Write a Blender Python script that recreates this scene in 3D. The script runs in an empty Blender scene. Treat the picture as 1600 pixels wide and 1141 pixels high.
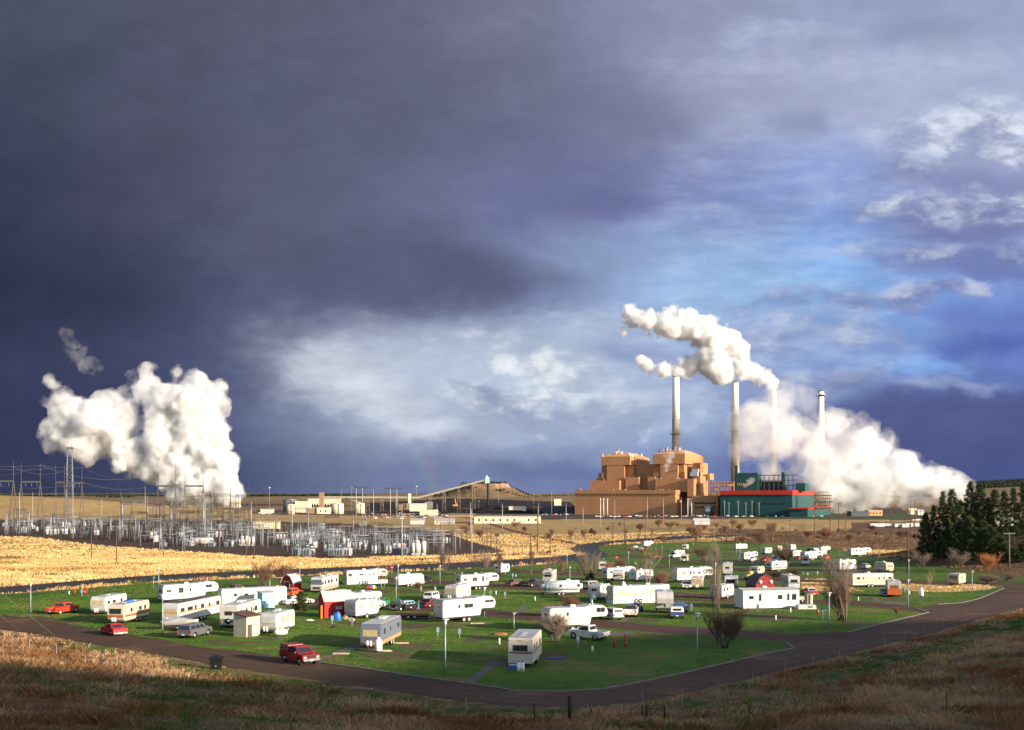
import bpy, bmesh, math, random
import numpy as np
from mathutils import Vector, Matrix, noise as mnoise
random.seed(7)
RNG = np.random.default_rng(11)
sc = bpy.context.scene
COL = sc.collection
PI = math.pi
R = math.radians

# ------------------------------------------------------------------ camera
CAMZ = 28.6
cd = bpy.data.cameras.new('camera')
cam = bpy.data.objects.new('camera', cd)
COL.objects.link(cam)
cam.location = (0, 0, CAMZ)
cam.rotation_euler = (R(90), 0, 0)
cd.sensor_width = 36
cd.lens = 36.0
cd.shift_y = (775 - 570.5) / 1600.0
cd.clip_start = 0.5
cd.clip_end = 60000
sc.camera = cam

# ------------------------------------------------------------------ light
SUN_EL, SUN_AZ = 14.0, 122.0          # azimuth clockwise from +Y (the view direction)
EXPOSURE = 1.0
sd = Vector((math.sin(R(SUN_AZ)) * math.cos(R(SUN_EL)), math.cos(R(SUN_AZ)) * math.cos(R(SUN_EL)), math.sin(R(SUN_EL))))
sl = bpy.data.lights.new('sun', 'SUN')
sl.energy = 5.0
sl.angle = R(0.5)
sl.color = (1.0, 0.85, 0.66)
so = bpy.data.objects.new('sun', sl)
so.rotation_euler = sd.to_track_quat('Z', 'Y').to_euler()
so.location = (200, -200, 200)
COL.objects.link(so)

sc.view_settings.view_transform = 'Standard'
sc.view_settings.look = 'None'
sc.view_settings.exposure = EXPOSURE
sc.view_settings.gamma = 1
sc.view_settings.use_curve_mapping = False
sc.render.engine = 'CYCLES'
sc.cycles.volume_bounces = 7
sc.cycles.max_bounces = 8
sc.cycles.diffuse_bounces = 3
sc.cycles.glossy_bounces = 2
sc.cycles.transmission_bounces = 2
sc.cycles.transparent_max_bounces = 16
sc.cycles.volume_max_steps = 512
sc.cycles.use_denoising = True
sc.cycles.use_adaptive_sampling = True
sc.cycles.adaptive_threshold = 0.02


def srgb(c):
    return tuple(((v / 255.0) / 12.92 if v / 255.0 <= 0.04045 else (((v / 255.0) + 0.055) / 1.055) ** 2.4) for v in c)


# ------------------------------------------------------------------ world (storm clouds over a clear-air sky)
class X:
    """tiny expression wrapper round shader math nodes"""
    nt = None
    def __init__(s, v): s.v = v
    @staticmethod
    def m(op, *a, clamp=False):
        n = X.nt.nodes.new('ShaderNodeMath'); n.operation = op; n.use_clamp = clamp
        for i, q in enumerate(a):
            q = q.v if isinstance(q, X) else q
            if isinstance(q, (int, float)): n.inputs[i].default_value = q
            else: X.nt.links.new(q, n.inputs[i])
        return X(n.outputs[0])
    def __add__(s, o): return X.m('ADD', s, o)
    __radd__ = __add__
    def __sub__(s, o): return X.m('SUBTRACT', s, o)
    def __rsub__(s, o): return X.m('SUBTRACT', o, s)
    def __mul__(s, o): return X.m('MULTIPLY', s, o)
    __rmul__ = __mul__
    def __truediv__(s, o): return X.m('DIVIDE', s, o)
    def ss(s, a, b, c=0.0, d=1.0):
        n = X.nt.nodes.new('ShaderNodeMapRange'); n.interpolation_type = 'SMOOTHSTEP'
        X.nt.links.new(s.v, n.inputs['Value'])
        n.inputs['From Min'].default_value = a; n.inputs['From Max'].default_value = b
        n.inputs['To Min'].default_value = c; n.inputs['To Max'].default_value = d
        return X(n.outputs['Result'])


def xnoise(u, v, w=0.0, scale=1.0, detail=5.0, rough=0.5, color=False):
    nt = X.nt
    cmb = nt.nodes.new('ShaderNodeCombineXYZ')
    for i, q in enumerate((u, v, w)):
        q = q.v if isinstance(q, X) else q
        if isinstance(q, (int, float)): cmb.inputs[i].default_value = q
        else: nt.links.new(q, cmb.inputs[i])
    n = nt.nodes.new('ShaderNodeTexNoise')
    n.inputs['Scale'].default_value = scale; n.inputs['Detail'].default_value = detail; n.inputs['Roughness'].default_value = rough
    nt.links.new(cmb.outputs[0], n.inputs['Vector'])
    if color:
        sp = nt.nodes.new('ShaderNodeSeparateXYZ'); nt.links.new(n.outputs['Color'], sp.inputs[0])
        return X(sp.outputs[0]), X(sp.outputs[1])
    return X(n.outputs['Fac'])


def xmix(fac, a, b):
    n = X.nt.nodes.new('ShaderNodeMix'); n.data_type = 'RGBA'
    if isinstance(fac, X): X.nt.links.new(fac.v, n.inputs[0])
    else: n.inputs[0].default_value = fac
    for k, q in ((6, a), (7, b)):
        if isinstance(q, tuple): n.inputs[k].default_value = (*q[:3], 1)
        else: X.nt.links.new(q, n.inputs[k])
    return n.outputs[2]


def build_world():
    w = bpy.data.worlds.new('World'); sc.world = w; w.use_nodes = True
    nt = w.node_tree; nt.nodes.clear(); X.nt = nt
    L = nt.links.new
    out = nt.nodes.new('ShaderNodeOutputWorld')
    tc = nt.nodes.new('ShaderNodeTexCoord')
    sp = nt.nodes.new('ShaderNodeSeparateXYZ'); L(tc.outputs['Generated'], sp.inputs[0])
    x, y, z = (X(o) for o in sp.outputs)
    yy = X.m('MAXIMUM', y, 0.12)
    U0 = x / yy * 16.0 + 8.0          # azimuth-like coordinate, 1 unit about 3.6 degrees
    V0 = 7.75 - z / yy * 16.0         # falls with elevation; 7.75 is the horizon
    wa, wb = xnoise(U0, V0 * 1.5, 3.0, 0.45, 4, 0.5, color=True)
    wc, wd = xnoise(U0, V0 * 1.6, 9.0, 1.6, 5, 0.55, color=True)
    U = U0 + (wa - 0.5) * 1.8 + (wc - 0.5) * 0.55
    V = V0 + (wb - 0.5) * 0.9 + (wd - 0.5) * 0.35
    rows = [
        (0.0, [(66, 76, 98), (74, 78, 108), (80, 84, 112), (88, 90, 124), (108, 110, 146), (125, 130, 165), (152, 162, 198), (140, 151, 190), (150, 164, 202)]),
        (1.5, [(50, 60, 90), (70, 74, 104), (78, 84, 115), (84, 88, 122), (92, 95, 130), (122, 126, 164), (160, 170, 204), (170, 180, 212), (160, 172, 208)]),
        (3.0, [(38, 48, 82), (62, 65, 96), (78, 82, 115), (86, 90, 130), (95, 106, 158), (103, 114, 166), (132, 154, 210), (120, 158, 228), (110, 128, 186)]),
        (4.5, [(27, 37, 74), (46, 54, 92), (72, 78, 120), (84, 89, 132), (102, 116, 168), (140, 172, 218), (142, 194, 240), (112, 168, 238), (92, 125, 205)]),
        (5.6, [(36, 48, 90), (46, 58, 98), (62, 72, 122), (150, 165, 198), (168, 188, 216), (150, 176, 216), (142, 166, 212), (112, 160, 230), (82, 108, 192)]),
        (6.5, [(33, 43, 88), (40, 50, 98), (66, 78, 134), (150, 166, 200), (158, 178, 210), (150, 174, 212), (128, 148, 195), (78, 92, 152), (68, 82, 146)]),
        (7.5, [(36, 47, 88), (40, 53, 96), (56, 72, 124), (98, 116, 165), (94, 114, 168), (96, 120, 178), (98, 116, 172), (66, 80, 138), (62, 76, 138)]),
    ]
    un = U / 16.0
    col = None
    prev = None
    for vv, cs in rows:
        r = nt.nodes.new('ShaderNodeValToRGB'); r.color_ramp.interpolation = 'B_SPLINE'
        els = r.color_ramp.elements
        els[0].position = 0.0; els[0].color = (*srgb(cs[0]), 1)
        els[1].position = 1.0; els[1].color = (*srgb(cs[-1]), 1)
        for i in range(1, 8):
            e = els.new(i / 8.0); e.color = (*srgb(cs[i]), 1)
        L(un.v, r.inputs[0])
        if col is None: col = r.outputs[0]
        else: col = xmix(V.ss(prev, vv), col, r.outputs[0])
        prev = vv
    nA = xnoise(U0, V0 * 1.8, 0.0, 0.9, 7, 0.58)
    nB = xnoise(U0, V0 * 2.6, 5.0, 2.4, 6, 0.6)
    nS = xnoise(U0 * 0.7 + V0 * 0.4, V0 * 3.4, 7.0, 1.3, 6, 0.55)

    nE = nA * 0.62 + nB * 0.38
    def puff(sc_):
        cm = nt.nodes.new('ShaderNodeCombineXYZ'); L((U0 + (wc - 0.5) * 0.9).v, cm.inputs[0]); L(((V0 + (wd - 0.5) * 0.6) * 1.7).v, cm.inputs[1])
        vo = nt.nodes.new('ShaderNodeTexVoronoi'); vo.feature = 'SMOOTH_F1'; vo.voronoi_dimensions = '2D'; vo.inputs['Scale'].default_value = sc_; vo.inputs['Smoothness'].default_value = 0.6
        vo.inputs['Detail'].default_value = 2.5; vo.inputs['Roughness'].default_value = 0.55
        L(cm.outputs[0], vo.inputs['Vector']); return 1.0 - X(vo.outputs['Distance']) * 1.1
    nP = puff(1.25)
    nQ = nA * 0.52 + nB * 0.20 + nP * 0.28

    def layer(col, px, py, rx, ry, rgb, op=1.0, soft=0.8, amt=1.2, rot=0.0, rgb2=None):
        nz = nE; soft = soft * 1.5 + 0.25; rx *= 1.12; ry *= 1.12
        if rgb2: nz = nQ; soft = soft * 0.6; amt *= 0.75; rx *= 1.22; ry *= 1.22
        du = (U - px / 100.0); dv = (V - py / 100.0)
        c, s = math.cos(R(rot)), math.sin(R(rot))
        a = (du * c + dv * s) / (rx / 100.0); b = (dv * c - du * s) / (ry / 100.0)
        d = a * a + b * b
        m = (1.0 - d + (nz - 0.5) * amt * 2.0).ss(0.0, soft, 0.0, op)
        if rgb2:
            g = (b * 0.8 + (0.5 - nP) * 1.3 + (0.5 - nB) * 1.3 + (0.5 - nA) * 2.2 - 0.1).ss(-0.7, 0.8)
            return xmix(m, col, xmix(g, srgb(rgb), srgb(rgb2)))
        return xmix(m, col, srgb(rgb))
    lay = [
        # dark storm mass, upper left and centre
        (120, 470, 260, 120, (26, 35, 72), 0.6, 1.4, 0.5, 0),
        (560, 395, 290, 80, (78, 83, 122), 0.85, 0.6, 0.5, 4),
        (420, 330, 200, 90, (80, 84, 117), 0.5, 1.2, 0.6, 0),
        (980, 175, 150, 45, (96, 100, 142), 0.8, 1.0, 1.2, -6),
        (930, 315, 115, 36, (86, 94, 150), 0.9, 0.7, 1.0, 4),
        (1250, 190, 60, 40, (112, 118, 160), 0.7, 0.9, 1.0, 0),
        (850, 250, 160, 60, (92, 98, 145), 0.6, 1.0, 0.9, 0),
        # pale cirrus, upper right
        (1225, 48, 95, 24, (182, 194, 222), 0.8, 1.0, 1.4, 3),
        (1330, 110, 190, 34, (176, 184, 214), 0.7, 1.2, 1.6, 6),
        (1120, 105, 100, 28, (168, 174, 204), 0.6, 1.2, 1.4, 0),
        (1440, 60, 120, 30, (120, 130, 172), 0.7, 1.0, 1.3, -4),
        (1500, 120, 90, 22, (176, 188, 220), 0.6, 1.0, 1.3, -12),
        # blue gap
        (1300, 385, 140, 80, (112, 168, 240), 0.9, 1.2, 0.8, -20),
        (1180, 420, 170, 50, (150, 194, 236), 0.7, 1.4, 0.5, -8),
        (1200, 510, 200, 32, (132, 160, 210), 0.6, 1.2, 1.2, 0),
        (1450, 570, 130, 30, (112, 165, 235), 0.75, 1.0, 1.0, 0),
        # lit gap under the storm's edge
        (640, 590, 280, 104, (182, 197, 220), 1.0, 1.0, 0.5, 8),
        (900, 575, 270, 100, (172, 190, 218), 0.95, 1.0, 0.7, 0),
        (540, 580, 110, 66, (220, 228, 238), 1.0, 1.0, 0.5, 12),
        (610, 632, 120, 46, (204, 215, 229), 0.9, 1.0, 0.6, 24),
        (688, 668, 62, 24, (206, 216, 234), 0.95, 0.8, 0.6, 4),
        (660, 560, 120, 24, (176, 192, 216), 0.7, 1.0, 1.2, 4),
        (780, 632, 62, 22, (120, 136, 178), 0.9, 0.6, 0.9, 24),
        (845, 560, 150, 40, (214, 223, 233), 1.0, 1.0, 1.0, 8, (166, 184, 211)),
        (862, 582, 60, 38, (226, 233, 240), 1.0, 1.0, 1.3, 0, (186, 200, 219)),
        (895, 642, 190, 40, (220, 229, 238), 1.0, 1.0, 0.9, 2, (140, 158, 196)),
        (1020, 620, 150, 34, (192, 207, 228), 0.9, 0.9, 1.2, 0),
        (980, 500, 160, 18, (170, 188, 218), 0.75, 0.8, 1.6, 6),
        (1000, 545, 90, 22, (118, 138, 188), 0.8, 0.8, 1.2, 0),
        (1100, 655, 130, 30, (164, 186, 218), 0.7, 1.1, 0.8, 0),
        (900, 705, 260, 16, (120, 140, 186), 0.7, 1.0, 0.6, 0),
        (870, 735, 200, 22, (66, 88, 150), 0.6, 1.0, 0.5, 0),
        (640, 425, 300, 58, (76, 82, 124), 0.95, 0.45, 0.5, 3),
        (420, 400, 160, 60, (76, 76, 110), 0.6, 1.0, 0.5, 6),
        # cumulus at the right
        (1550, 315, 280, 165, (142, 152, 194), 1.0, 1.0, 0.9, 0),
        (1550, 225, 180, 66, (224, 232, 246), 1.0, 1.0, 0.55, -4, (150, 160, 198)),
        (1530, 282, 150, 26, (118, 128, 176), 0.85, 0.9, 1.2, 0),
        (1420, 262, 70, 30, (178, 190, 220), 0.9, 0.8, 1.3, 0, (124, 134, 180)),
        (1520, 330, 230, 38, (196, 204, 228), 1.0, 1.0, 0.7, 0, (118, 128, 178)),
        (1500, 362, 190, 18, (102, 113, 170), 0.85, 0.8, 1.2, 0),
        (1378, 328, 34, 20, (218, 226, 242), 0.95, 0.7, 1.1, 0, (160, 170, 206)),
        (1490, 398, 190, 26, (180, 190, 219), 0.95, 0.9, 0.9, 2, (106, 120, 178)),
        (1530, 425, 140, 16, (92, 106, 174), 0.85, 0.8, 1.2, 2),
        (1300, 472, 150, 20, (166, 178, 212), 0.85, 0.8, 1.6, 0, (116, 134, 190)),
        (1450, 462, 80, 20, (184, 194, 222), 0.9, 0.8, 1.4, -6, (112, 128, 184)),
        (1550, 500, 130, 30, (84, 104, 184), 0.85, 0.9, 1.2, 0),
        (1555, 540, 130, 28, (62, 88, 178), 0.95, 0.7, 1.0, 0),
        (1450, 575, 150, 18, (120, 172, 238), 0.7, 0.9, 1.0, 0),
        (1250, 520, 150, 28, (184, 198, 224), 0.8, 0.9, 1.5, 0, (136, 154, 198)),
        (1240, 590, 170, 26, (186, 198, 222), 0.7, 1.0, 1.2, 0, (140, 156, 198)),
        (1310, 598, 80, 18, (132, 146, 188), 0.85, 0.8, 1.3, 0, (112, 126, 176)),
        # dark bank low at the right
        (1490, 604, 130, 12, (168, 182, 216), 0.8, 1.0, 1.3, 0),
        (1530, 664, 300, 56, (72, 84, 140), 0.95, 0.35, 0.5, 0),
        (1500, 700, 320, 34, (62, 75, 134), 0.5, 0.8, 0.8, 0),
    ]
    for l in lay:
        px, py, rx, ry, rgb, op, soft, amt, rot = l[:9]
        col = layer(col, px, py, rx, ry, rgb, op, soft, amt, rot, l[9] if len(l) > 9 else None)
    # broken streaks of cloud over the right half
    right = (U + (nA - 0.5) * 4.0).ss(8.5, 12.5)
    mid = V.ss(1.0, 3.0)
    st = (nS * 0.6 + nB * 0.4).ss(0.40, 0.66)
    col = xmix(st * right * mid * V.ss(6.4, 5.6) * U.ss(15.4, 13.5) * 0.30, col, srgb((186, 198, 226)))
    st2 = (nS * 0.5 + nA * 0.5).ss(0.60, 0.38)
    col = xmix(st2 * right * V.ss(6.6, 5.8) * V.ss(2.4, 3.6) * 0.24, col, srgb((96, 112, 176)))
    # soft mottling of the whole cloud deck
    gn = (nA * 0.7 + nB * 0.3).ss(0.3, 0.72, 0.91, 1.10)
    hv = nt.nodes.new('ShaderNodeVectorMath'); hv.operation = 'SCALE'
    L(col, hv.inputs[0]); L(gn.v, hv.inputs['Scale'])
    col = hv.outputs[0]
    # faint rainbow foot in the rain
    t = (U0 - (6.12 + (V0 - 6.8) * 0.42 + (V0 - 6.8) * (V0 - 6.8) * 0.05)) / 0.5
    rb = nt.nodes.new('ShaderNodeValToRGB')
    els = rb.color_ramp.elements
    els[0].position = 0.0; els[0].color = (0, 0, 0, 1); els[1].position = 1.0; els[1].color = (0, 0, 0, 1)
    for p, c in ((0.25, (0.02, 0.02, 0.10)), (0.42, (0.02, 0.12, 0.05)), (0.58, (0.13, 0.12, 0.0)), (0.75, (0.14, 0.02, 0.01))):
        e = els.new(p); e.color = (*c, 1)
    L(t.v, rb.inputs[0])
    vm = V0.ss(6.7, 7.3) * 0.24
    rs = nt.nodes.new('ShaderNodeVectorMath'); rs.operation = 'SCALE'
    L(rb.outputs[0], rs.inputs[0]); L(vm.v, rs.inputs['Scale'])
    hs = nt.nodes.new('ShaderNodeHueSaturation'); L(U.ss(6.0, 12.5, 0.76, 0.90).v, hs.inputs['Saturation']); L(col, hs.inputs['Color']); col = hs.outputs[0]
    ra = nt.nodes.new('ShaderNodeVectorMath'); ra.operation = 'ADD'
    L(col, ra.inputs[0]); L(rs.outputs[0], ra.inputs[1])
    bg1 = nt.nodes.new('ShaderNodeBackground'); L(ra.outputs[0], bg1.inputs[0]); bg1.inputs[1].default_value = 0.5
    sky = nt.nodes.new('ShaderNodeTexSky'); sky.sky_type = 'NISHITA'; sky.sun_disc = False
    sky.sun_elevation = R(SUN_EL); sky.sun_rotation = R(SUN_AZ)
    bg2 = nt.nodes.new('ShaderNodeBackground'); L(sky.outputs[0], bg2.inputs[0]); bg2.inputs[1].default_value = 0.14
    # clouds ahead and overhead; clear air behind, where the sun is
    front = (y + (nA - 0.5) * 0.3).ss(-0.15, 0.25)
    mx = nt.nodes.new('ShaderNodeMixShader')
    L(front.v, mx.inputs[0]); L(bg2.outputs[0], mx.inputs[1]); L(bg1.outputs[0], mx.inputs[2])
    L(mx.outputs[0], out.inputs[0])
    w.cycles.sampling_method = 'MANUAL'; w.cycles.sample_map_resolution = 256


build_world()

# ------------------------------------------------------------------ terrain
SHADE_RIDGE = 47.0  # height of the added out-of-view ridge that throws shade on the near ground


def sstep(a, b, x):
    t = np.clip((x - a) / (b - a), 0, 1)
    return t * t * (3 - 2 * t)


def vnoise(x, y, s, seed=0):
    """smooth value noise on arrays, -1..1"""
    x = np.asarray(x, float) / s + seed * 17.3; y = np.asarray(y, float) / s + seed * 7.7
    xi = np.floor(x).astype(np.int64); yi = np.floor(y).astype(np.int64)
    fx = x - xi; fy = y - yi
    fx = fx * fx * (3 - 2 * fx); fy = fy * fy * (3 - 2 * fy)
    def h(a, b):
        n = (a * 374761393 + b * 668265263 + seed * 1442695041) & 0xffffffff
        n = ((n ^ (n >> 13)) * 1274126177) & 0xffffffff
        return ((n ^ (n >> 16)) & 0xffff) / 32767.5 - 1
    return (h(xi, yi) * (1 - fx) + h(xi + 1, yi) * fx) * (1 - fy) + (h(xi, yi + 1) * (1 - fx) + h(xi + 1, yi + 1) * fx) * fy


def fbm(x, y, s, seed=0, o=4):
    r = 0; a = 1; t = 0
    for k in range(o):
        r = r + a * vnoise(x, y, s / 2 ** k, seed + k); t += a; a *= 0.55
    return r / t


def flat_xy(px, py):
    D = 21920.0 / (py - 818.0)
    return ((px - 800) / 1600.0 * D, D)


NEAR_EDGE_PX = [(-900, 925), (-400, 945), (-200, 960), (0, 984), (60, 992), (125, 1004), (250, 1025), (330, 1040), (400, 1050), (500, 1065), (600, 1080),
                (700, 1094), (780, 1102), (860, 1107), (930, 1106), (1000, 1098), (1080, 1082), (1150, 1066), (1250, 1041), (1330, 1021), (1400, 1004),
                (1460, 989), (1530, 969), (1600, 949), (1700, 928), (1900, 905), (2300, 885)]
EDGE = np.array([flat_xy(*p) for p in NEAR_EDGE_PX])


def dist_edge(x, y):
    """signed distance to the near road edge, positive on the camera's side"""
    x = np.asarray(x, float); y = np.asarray(y, float)
    best = np.full(np.broadcast(x, y).shape, 1e9); sg = np.ones_like(best)
    for i in range(len(EDGE) - 1):
        a = EDGE[i]; b = EDGE[i + 1]; d = b - a; L2 = d @ d
        t = np.clip(((x - a[0]) * d[0] + (y - a[1]) * d[1]) / L2, 0, 1)
        qx = x - (a[0] + t * d[0]); qy = y - (a[1] + t * d[1])
        dd = np.hypot(qx, qy)
        cr = d[0] * qy - d[1] * qx
        m = dd < best
        best = np.where(m, dd, best); sg = np.where(m, np.where(cr < 0, 1.0, -1.0), sg)
    return best * sg


def zground(x, y):
    x = np.asarray(x, float); y = np.asarray(y, float)
    a = 14.9 - 0.0269 * y
    z = 0.5 * (a + np.sqrt(a * a + 1.0))
    z = z - 0.5 * (np.sqrt(225.0) * 0 + 0)
    d = np.where(y < 330, dist_edge(x, np.minimum(y, 330)), -50.0)
    dp = np.maximum(d, 0)
    hill = 11.7 * (np.minimum(dp, 90) / 80.0) ** 1.2 + np.maximum(dp - 90, 0) * 0.03
    z = z + hill + np.where(d > 0, sstep(0, 6, d) * (fbm(x, y, 9, 3) * 0.35 + fbm(x, y, 30, 5) * 0.4), 0)
    # unseen ridge added behind the camera, raised to shade the foreground
    p = -0.36 * x + 0.93 * y
    z = z + SHADE_RIDGE * np.exp(-((p + 120 + 18 * vnoise(x, y, 60, 9)) / 44.0) ** 2) * (1 + 0.14 * fbm(x, y, 45, 21))
    # pine knoll at the right
    z = z + 18 * np.exp(-((x - 190) / 50.0) ** 2 - ((y - 320) / 58.0) ** 2)
    # lumpy made ground right of the trailer park
    lum = sstep(560, 640, y) * (1 - sstep(950, 1100, y)) * sstep(60, 140, x)
    z = z + lum * (2.2 + 2.6 * fbm(x, y, 55, 31) + 1.2 * fbm(x, y, 18, 32))
    mid = sstep(380, 460, y) * (1 - sstep(1400, 1600, y)) * sstep(40, -10, x - 0.1 * y)
    z = z + mid * 0.0
    # golden bank in front of the switchyard
    # far country
    z = z + np.maximum(y - 1750, 0) * 0.0082 * (1 - 0.35 * sstep(6000, 9000, y))
    far = sstep(1650, 2200, y)
    z = z + far * (fbm(x, y, 600, 41) * 6 + 3)
    z = z + 30 * np.exp(-((x + 800) / 330.0) ** 2 - ((y - 1500) / 230.0) ** 2)
    z = z + 14 * np.exp(-((x + 250) / 300.0) ** 2 - ((y - 2700) / 350.0) ** 2) + 15 * np.exp(-((x - 230) / 260.0) ** 2 - ((y - 3000) / 300.0) ** 2)
    # flat topped butte
    bx = np.abs(x + 105 + 12 * vnoise(x, y, 90, 51)) ; by = np.abs(y - 4000) / 1.6
    r = np.maximum(bx, 0) ** 2 + by ** 2
    r = np.sqrt(r) + 16 * fbm(x, y, 60, 52)
    z = z + 46 * sstep(230, 60, r) ** 1.0 * 1.0 + 12 * sstep(95, 84, r)
    # wooded ridge at the right
    rx = sstep(950, 1700, x)
    z = z + rx * (58 + 16 * fbm(x, y, 500, 61)) * np.exp(-((y - 3600) / 500.0) ** 2)
    z = z + sstep(250, 900, x) * 8 * np.exp(-((y - 2900) / 380.0) ** 2)
    return z


def gz(x, y): return float(zground(np.array([x]), np.array([y]))[0])


YS_ = np.concatenate([np.arange(12, 400, 1.5), np.arange(400, 1200, 6.0), np.arange(1200, 9000, 40.0)])


def P(px, py, off=0.0):
    """point of the ground seen at this place of the photograph (marching the sight line)"""
    dx = (px - 800) / 1600.0; dz = -(py - 775) / 1600.0
    ys = YS_
    h = CAMZ + dz * ys - zground(dx * ys, ys)
    i = np.argmax(h < 0)
    if h[i] >= 0: i = len(ys) - 1
    t = np.linspace(ys[max(i - 1, 0)], ys[i], 24)
    g = CAMZ + dz * t - zground(dx * t, t); j = max(int(np.argmax(g < 0)), 1)
    m = float(t[j - 1] + (t[j] - t[j - 1]) * np.clip(g[j - 1] / (g[j - 1] - g[j] + 1e-9), 0, 1))
    return Vector((dx * m, m, gz(dx * m, m) + off))


def proj(x, y, z):
    return 800 + 1600 * x / y, 775 - 1600 * (z - CAMZ) / y


# ---- outlines of the ground's zones, traced on the photograph and laid on the ground
LAWN = [(-200, 925), (0, 929), (120, 921), (210, 913), (300, 907), (400, 903), (500, 899), (600, 895), (700, 890), (800, 885), (860, 881), (905, 875), (940, 872),
        (947, 866), (935, 860), (932, 853), (960, 851), (1030, 849), (1090, 846), (1150, 846), (1300, 856), (1350, 866), (1400, 876), (1450, 884), (1520, 893), (1600, 902), (1700, 904),
        (1600, 910), (1569, 919), (1530, 935), (1503, 941.5), (1464, 944), (1451, 957), (1424, 963), (1385, 972), (1340, 984), (1324, 988), (1253, 989), (1243.5, 1013),
        (1200, 1021), (1150, 1032.5), (1087, 1047.5), (1012, 1064), (940, 1077.5), (875, 1081), (800, 1079), (775, 1074), (650, 1057), (500, 1035), (400, 1021),
        (312, 1010), (250, 999), (160, 985), (67, 967.5), (0, 961), (-200, 948)]
FAR_ROAD = ([(-300, 925), (-100, 928), (0, 923), (100, 914.5), (210, 906), (300, 901), (400, 897), (500, 893), (600, 889), (700, 885), (800, 879.5), (860, 875.5), (900, 871)], 5.0)
FAR_ROAD_B = [(895, 878), (893, 872), (915, 866), (893, 861), (890, 858), (900, 853), (915, 849.5), (943, 846.5), (1003, 841.5), (1080, 838), (1180, 835), (1185, 838), (1100, 841),
              (1010, 845.5), (960, 849.5), (935, 853.5), (936, 859), (950, 866), (947, 871), (930, 875)]
PARK_ROADS = [
    ([(440, 935), (487, 941), (600, 947), (670, 951), (740, 956), (800, 961), (870, 968), (950, 976), (1037, 983.5), (1110, 988), (1200, 993.5), (1240, 998), (1300, 1006)], 6.0),
    ([(590, 905), (665, 909), (713, 912), (800, 917.3), (912, 923.3), (1000, 926), (1060, 929), (1130, 934), (1250, 939.5), (1332, 942.5), (1420, 950), (1470, 958)], 3.6),
    ([(1040, 936), (1100, 938.5), (1180, 940)], 1.6),
    ([(799, 891), (830, 894), (900, 897), (945, 899.5), (1000, 901.5), (1045, 903), (1154, 904.5), (1249, 907.5), (1300, 909.3), (1411, 909.5), (1530, 911), (1600, 914)], 2.3),
    ([(945, 882), (1010, 885.5), (1045, 886.5), (1110, 888.5), (1204, 889.5), (1300, 891), (1400, 893)], 1.5),
    ([(955, 868), (987, 870), (1050, 874), (1100, 876.5), (1162, 878.3), (1240, 880), (1340, 883)], 1.3),
    ([(960, 857), (980, 859), (1040, 862), (1100, 864), (1190, 867.5), (1300, 871)], 1.1),
]
NEAR_ROAD = [(-300, 925), (-200, 948), (0, 961), (67, 967.5), (160, 985), (250, 999), (312, 1010), (400, 1021), (500, 1035), (650, 1057), (775, 1074), (800, 1079), (875, 1081), (940, 1077.5),
             (1012, 1064), (1087, 1047.5), (1150, 1032.5), (1200, 1021), (1243.5, 1013), (1229, 1005), (1200, 1000), (1253, 989), (1324, 988), (1340, 984), (1385, 972), (1424, 963),
             (1451, 957), (1430, 951), (1464, 944), (1503, 941.5), (1530, 935), (1569, 919), (1565, 916.5), (1600, 908), (1700, 900), (2400, 870)] + NEAR_EDGE_PX[::-1]
YARD = [(-700, 812), (0, 812), (260, 812), (420, 815), (560, 819), (640, 826), (700, 834), (735, 846), (775, 857), (790, 864), (740, 867), (700, 868), (600, 871), (520, 874), (400, 870),
        (260, 860), (150, 852), (60, 840), (0, 838), (-700, 825)]
RED_BANK = ([(720, 806), (745, 813), (800, 829), (840, 839), (890, 848), (905, 851)], 1.6)
RED_BANK2 = ([(600, 877), (680, 874), (760, 869), (800, 866), (840, 866), (872, 860)], 1.8)
COAL = [(560, 786), (640, 783), (700, 779), (745, 775), (800, 780), (890, 784), (905, 796), (900, 806), (840, 804), (720, 800), (560, 798)]
PLANT_YARD = [(395, 797), (560, 798), (720, 799), (840, 804), (905, 796), (905, 790), (1330, 790), (1440, 797), (1440, 803), (1100, 812), (1000, 811), (840, 812), (720, 806), (600, 806), (395, 804)]
GREEN_STRIP = [(1130, 808), (1200, 804), (1300, 801), (1450, 800), (1450, 813), (1300, 812), (1200, 811), (1130, 810)]
DRYS = [[(1248, 906), (1290, 904), (1320, 915), (1350, 924), (1300, 924), (1255, 922)], [(1395, 917), (1420, 910), (1480, 913), (1530, 913), (1556, 918), (1540, 922), (1480, 926), (1420, 924)]]
PADS = [[(728, 1066), (741, 1068), (781, 1035), (770, 1031)], [(774, 1041), (779, 1032.5), (800, 1034), (800, 1041)], [(496, 1030), (505, 1032), (560, 1011), (552, 1007.5)],
        [(549, 1013), (566, 1006), (592, 1010), (588, 1015)], [(950, 989), (988, 987.5), (992, 992), (958, 993.5)], [(972, 969.5), (976, 957), (985, 957.5), (982, 970.5)],
        [(803, 957), (818, 946), (828, 946), (811, 958)], [(1375, 943), (1388, 939.5), (1425, 941.5), (1412, 945)], [(1363, 939), (1366, 933.5), (1373, 933.5), (1374, 939.5)],
        [(560, 1010), (552, 1007), (596, 992), (604, 994)]]


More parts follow.
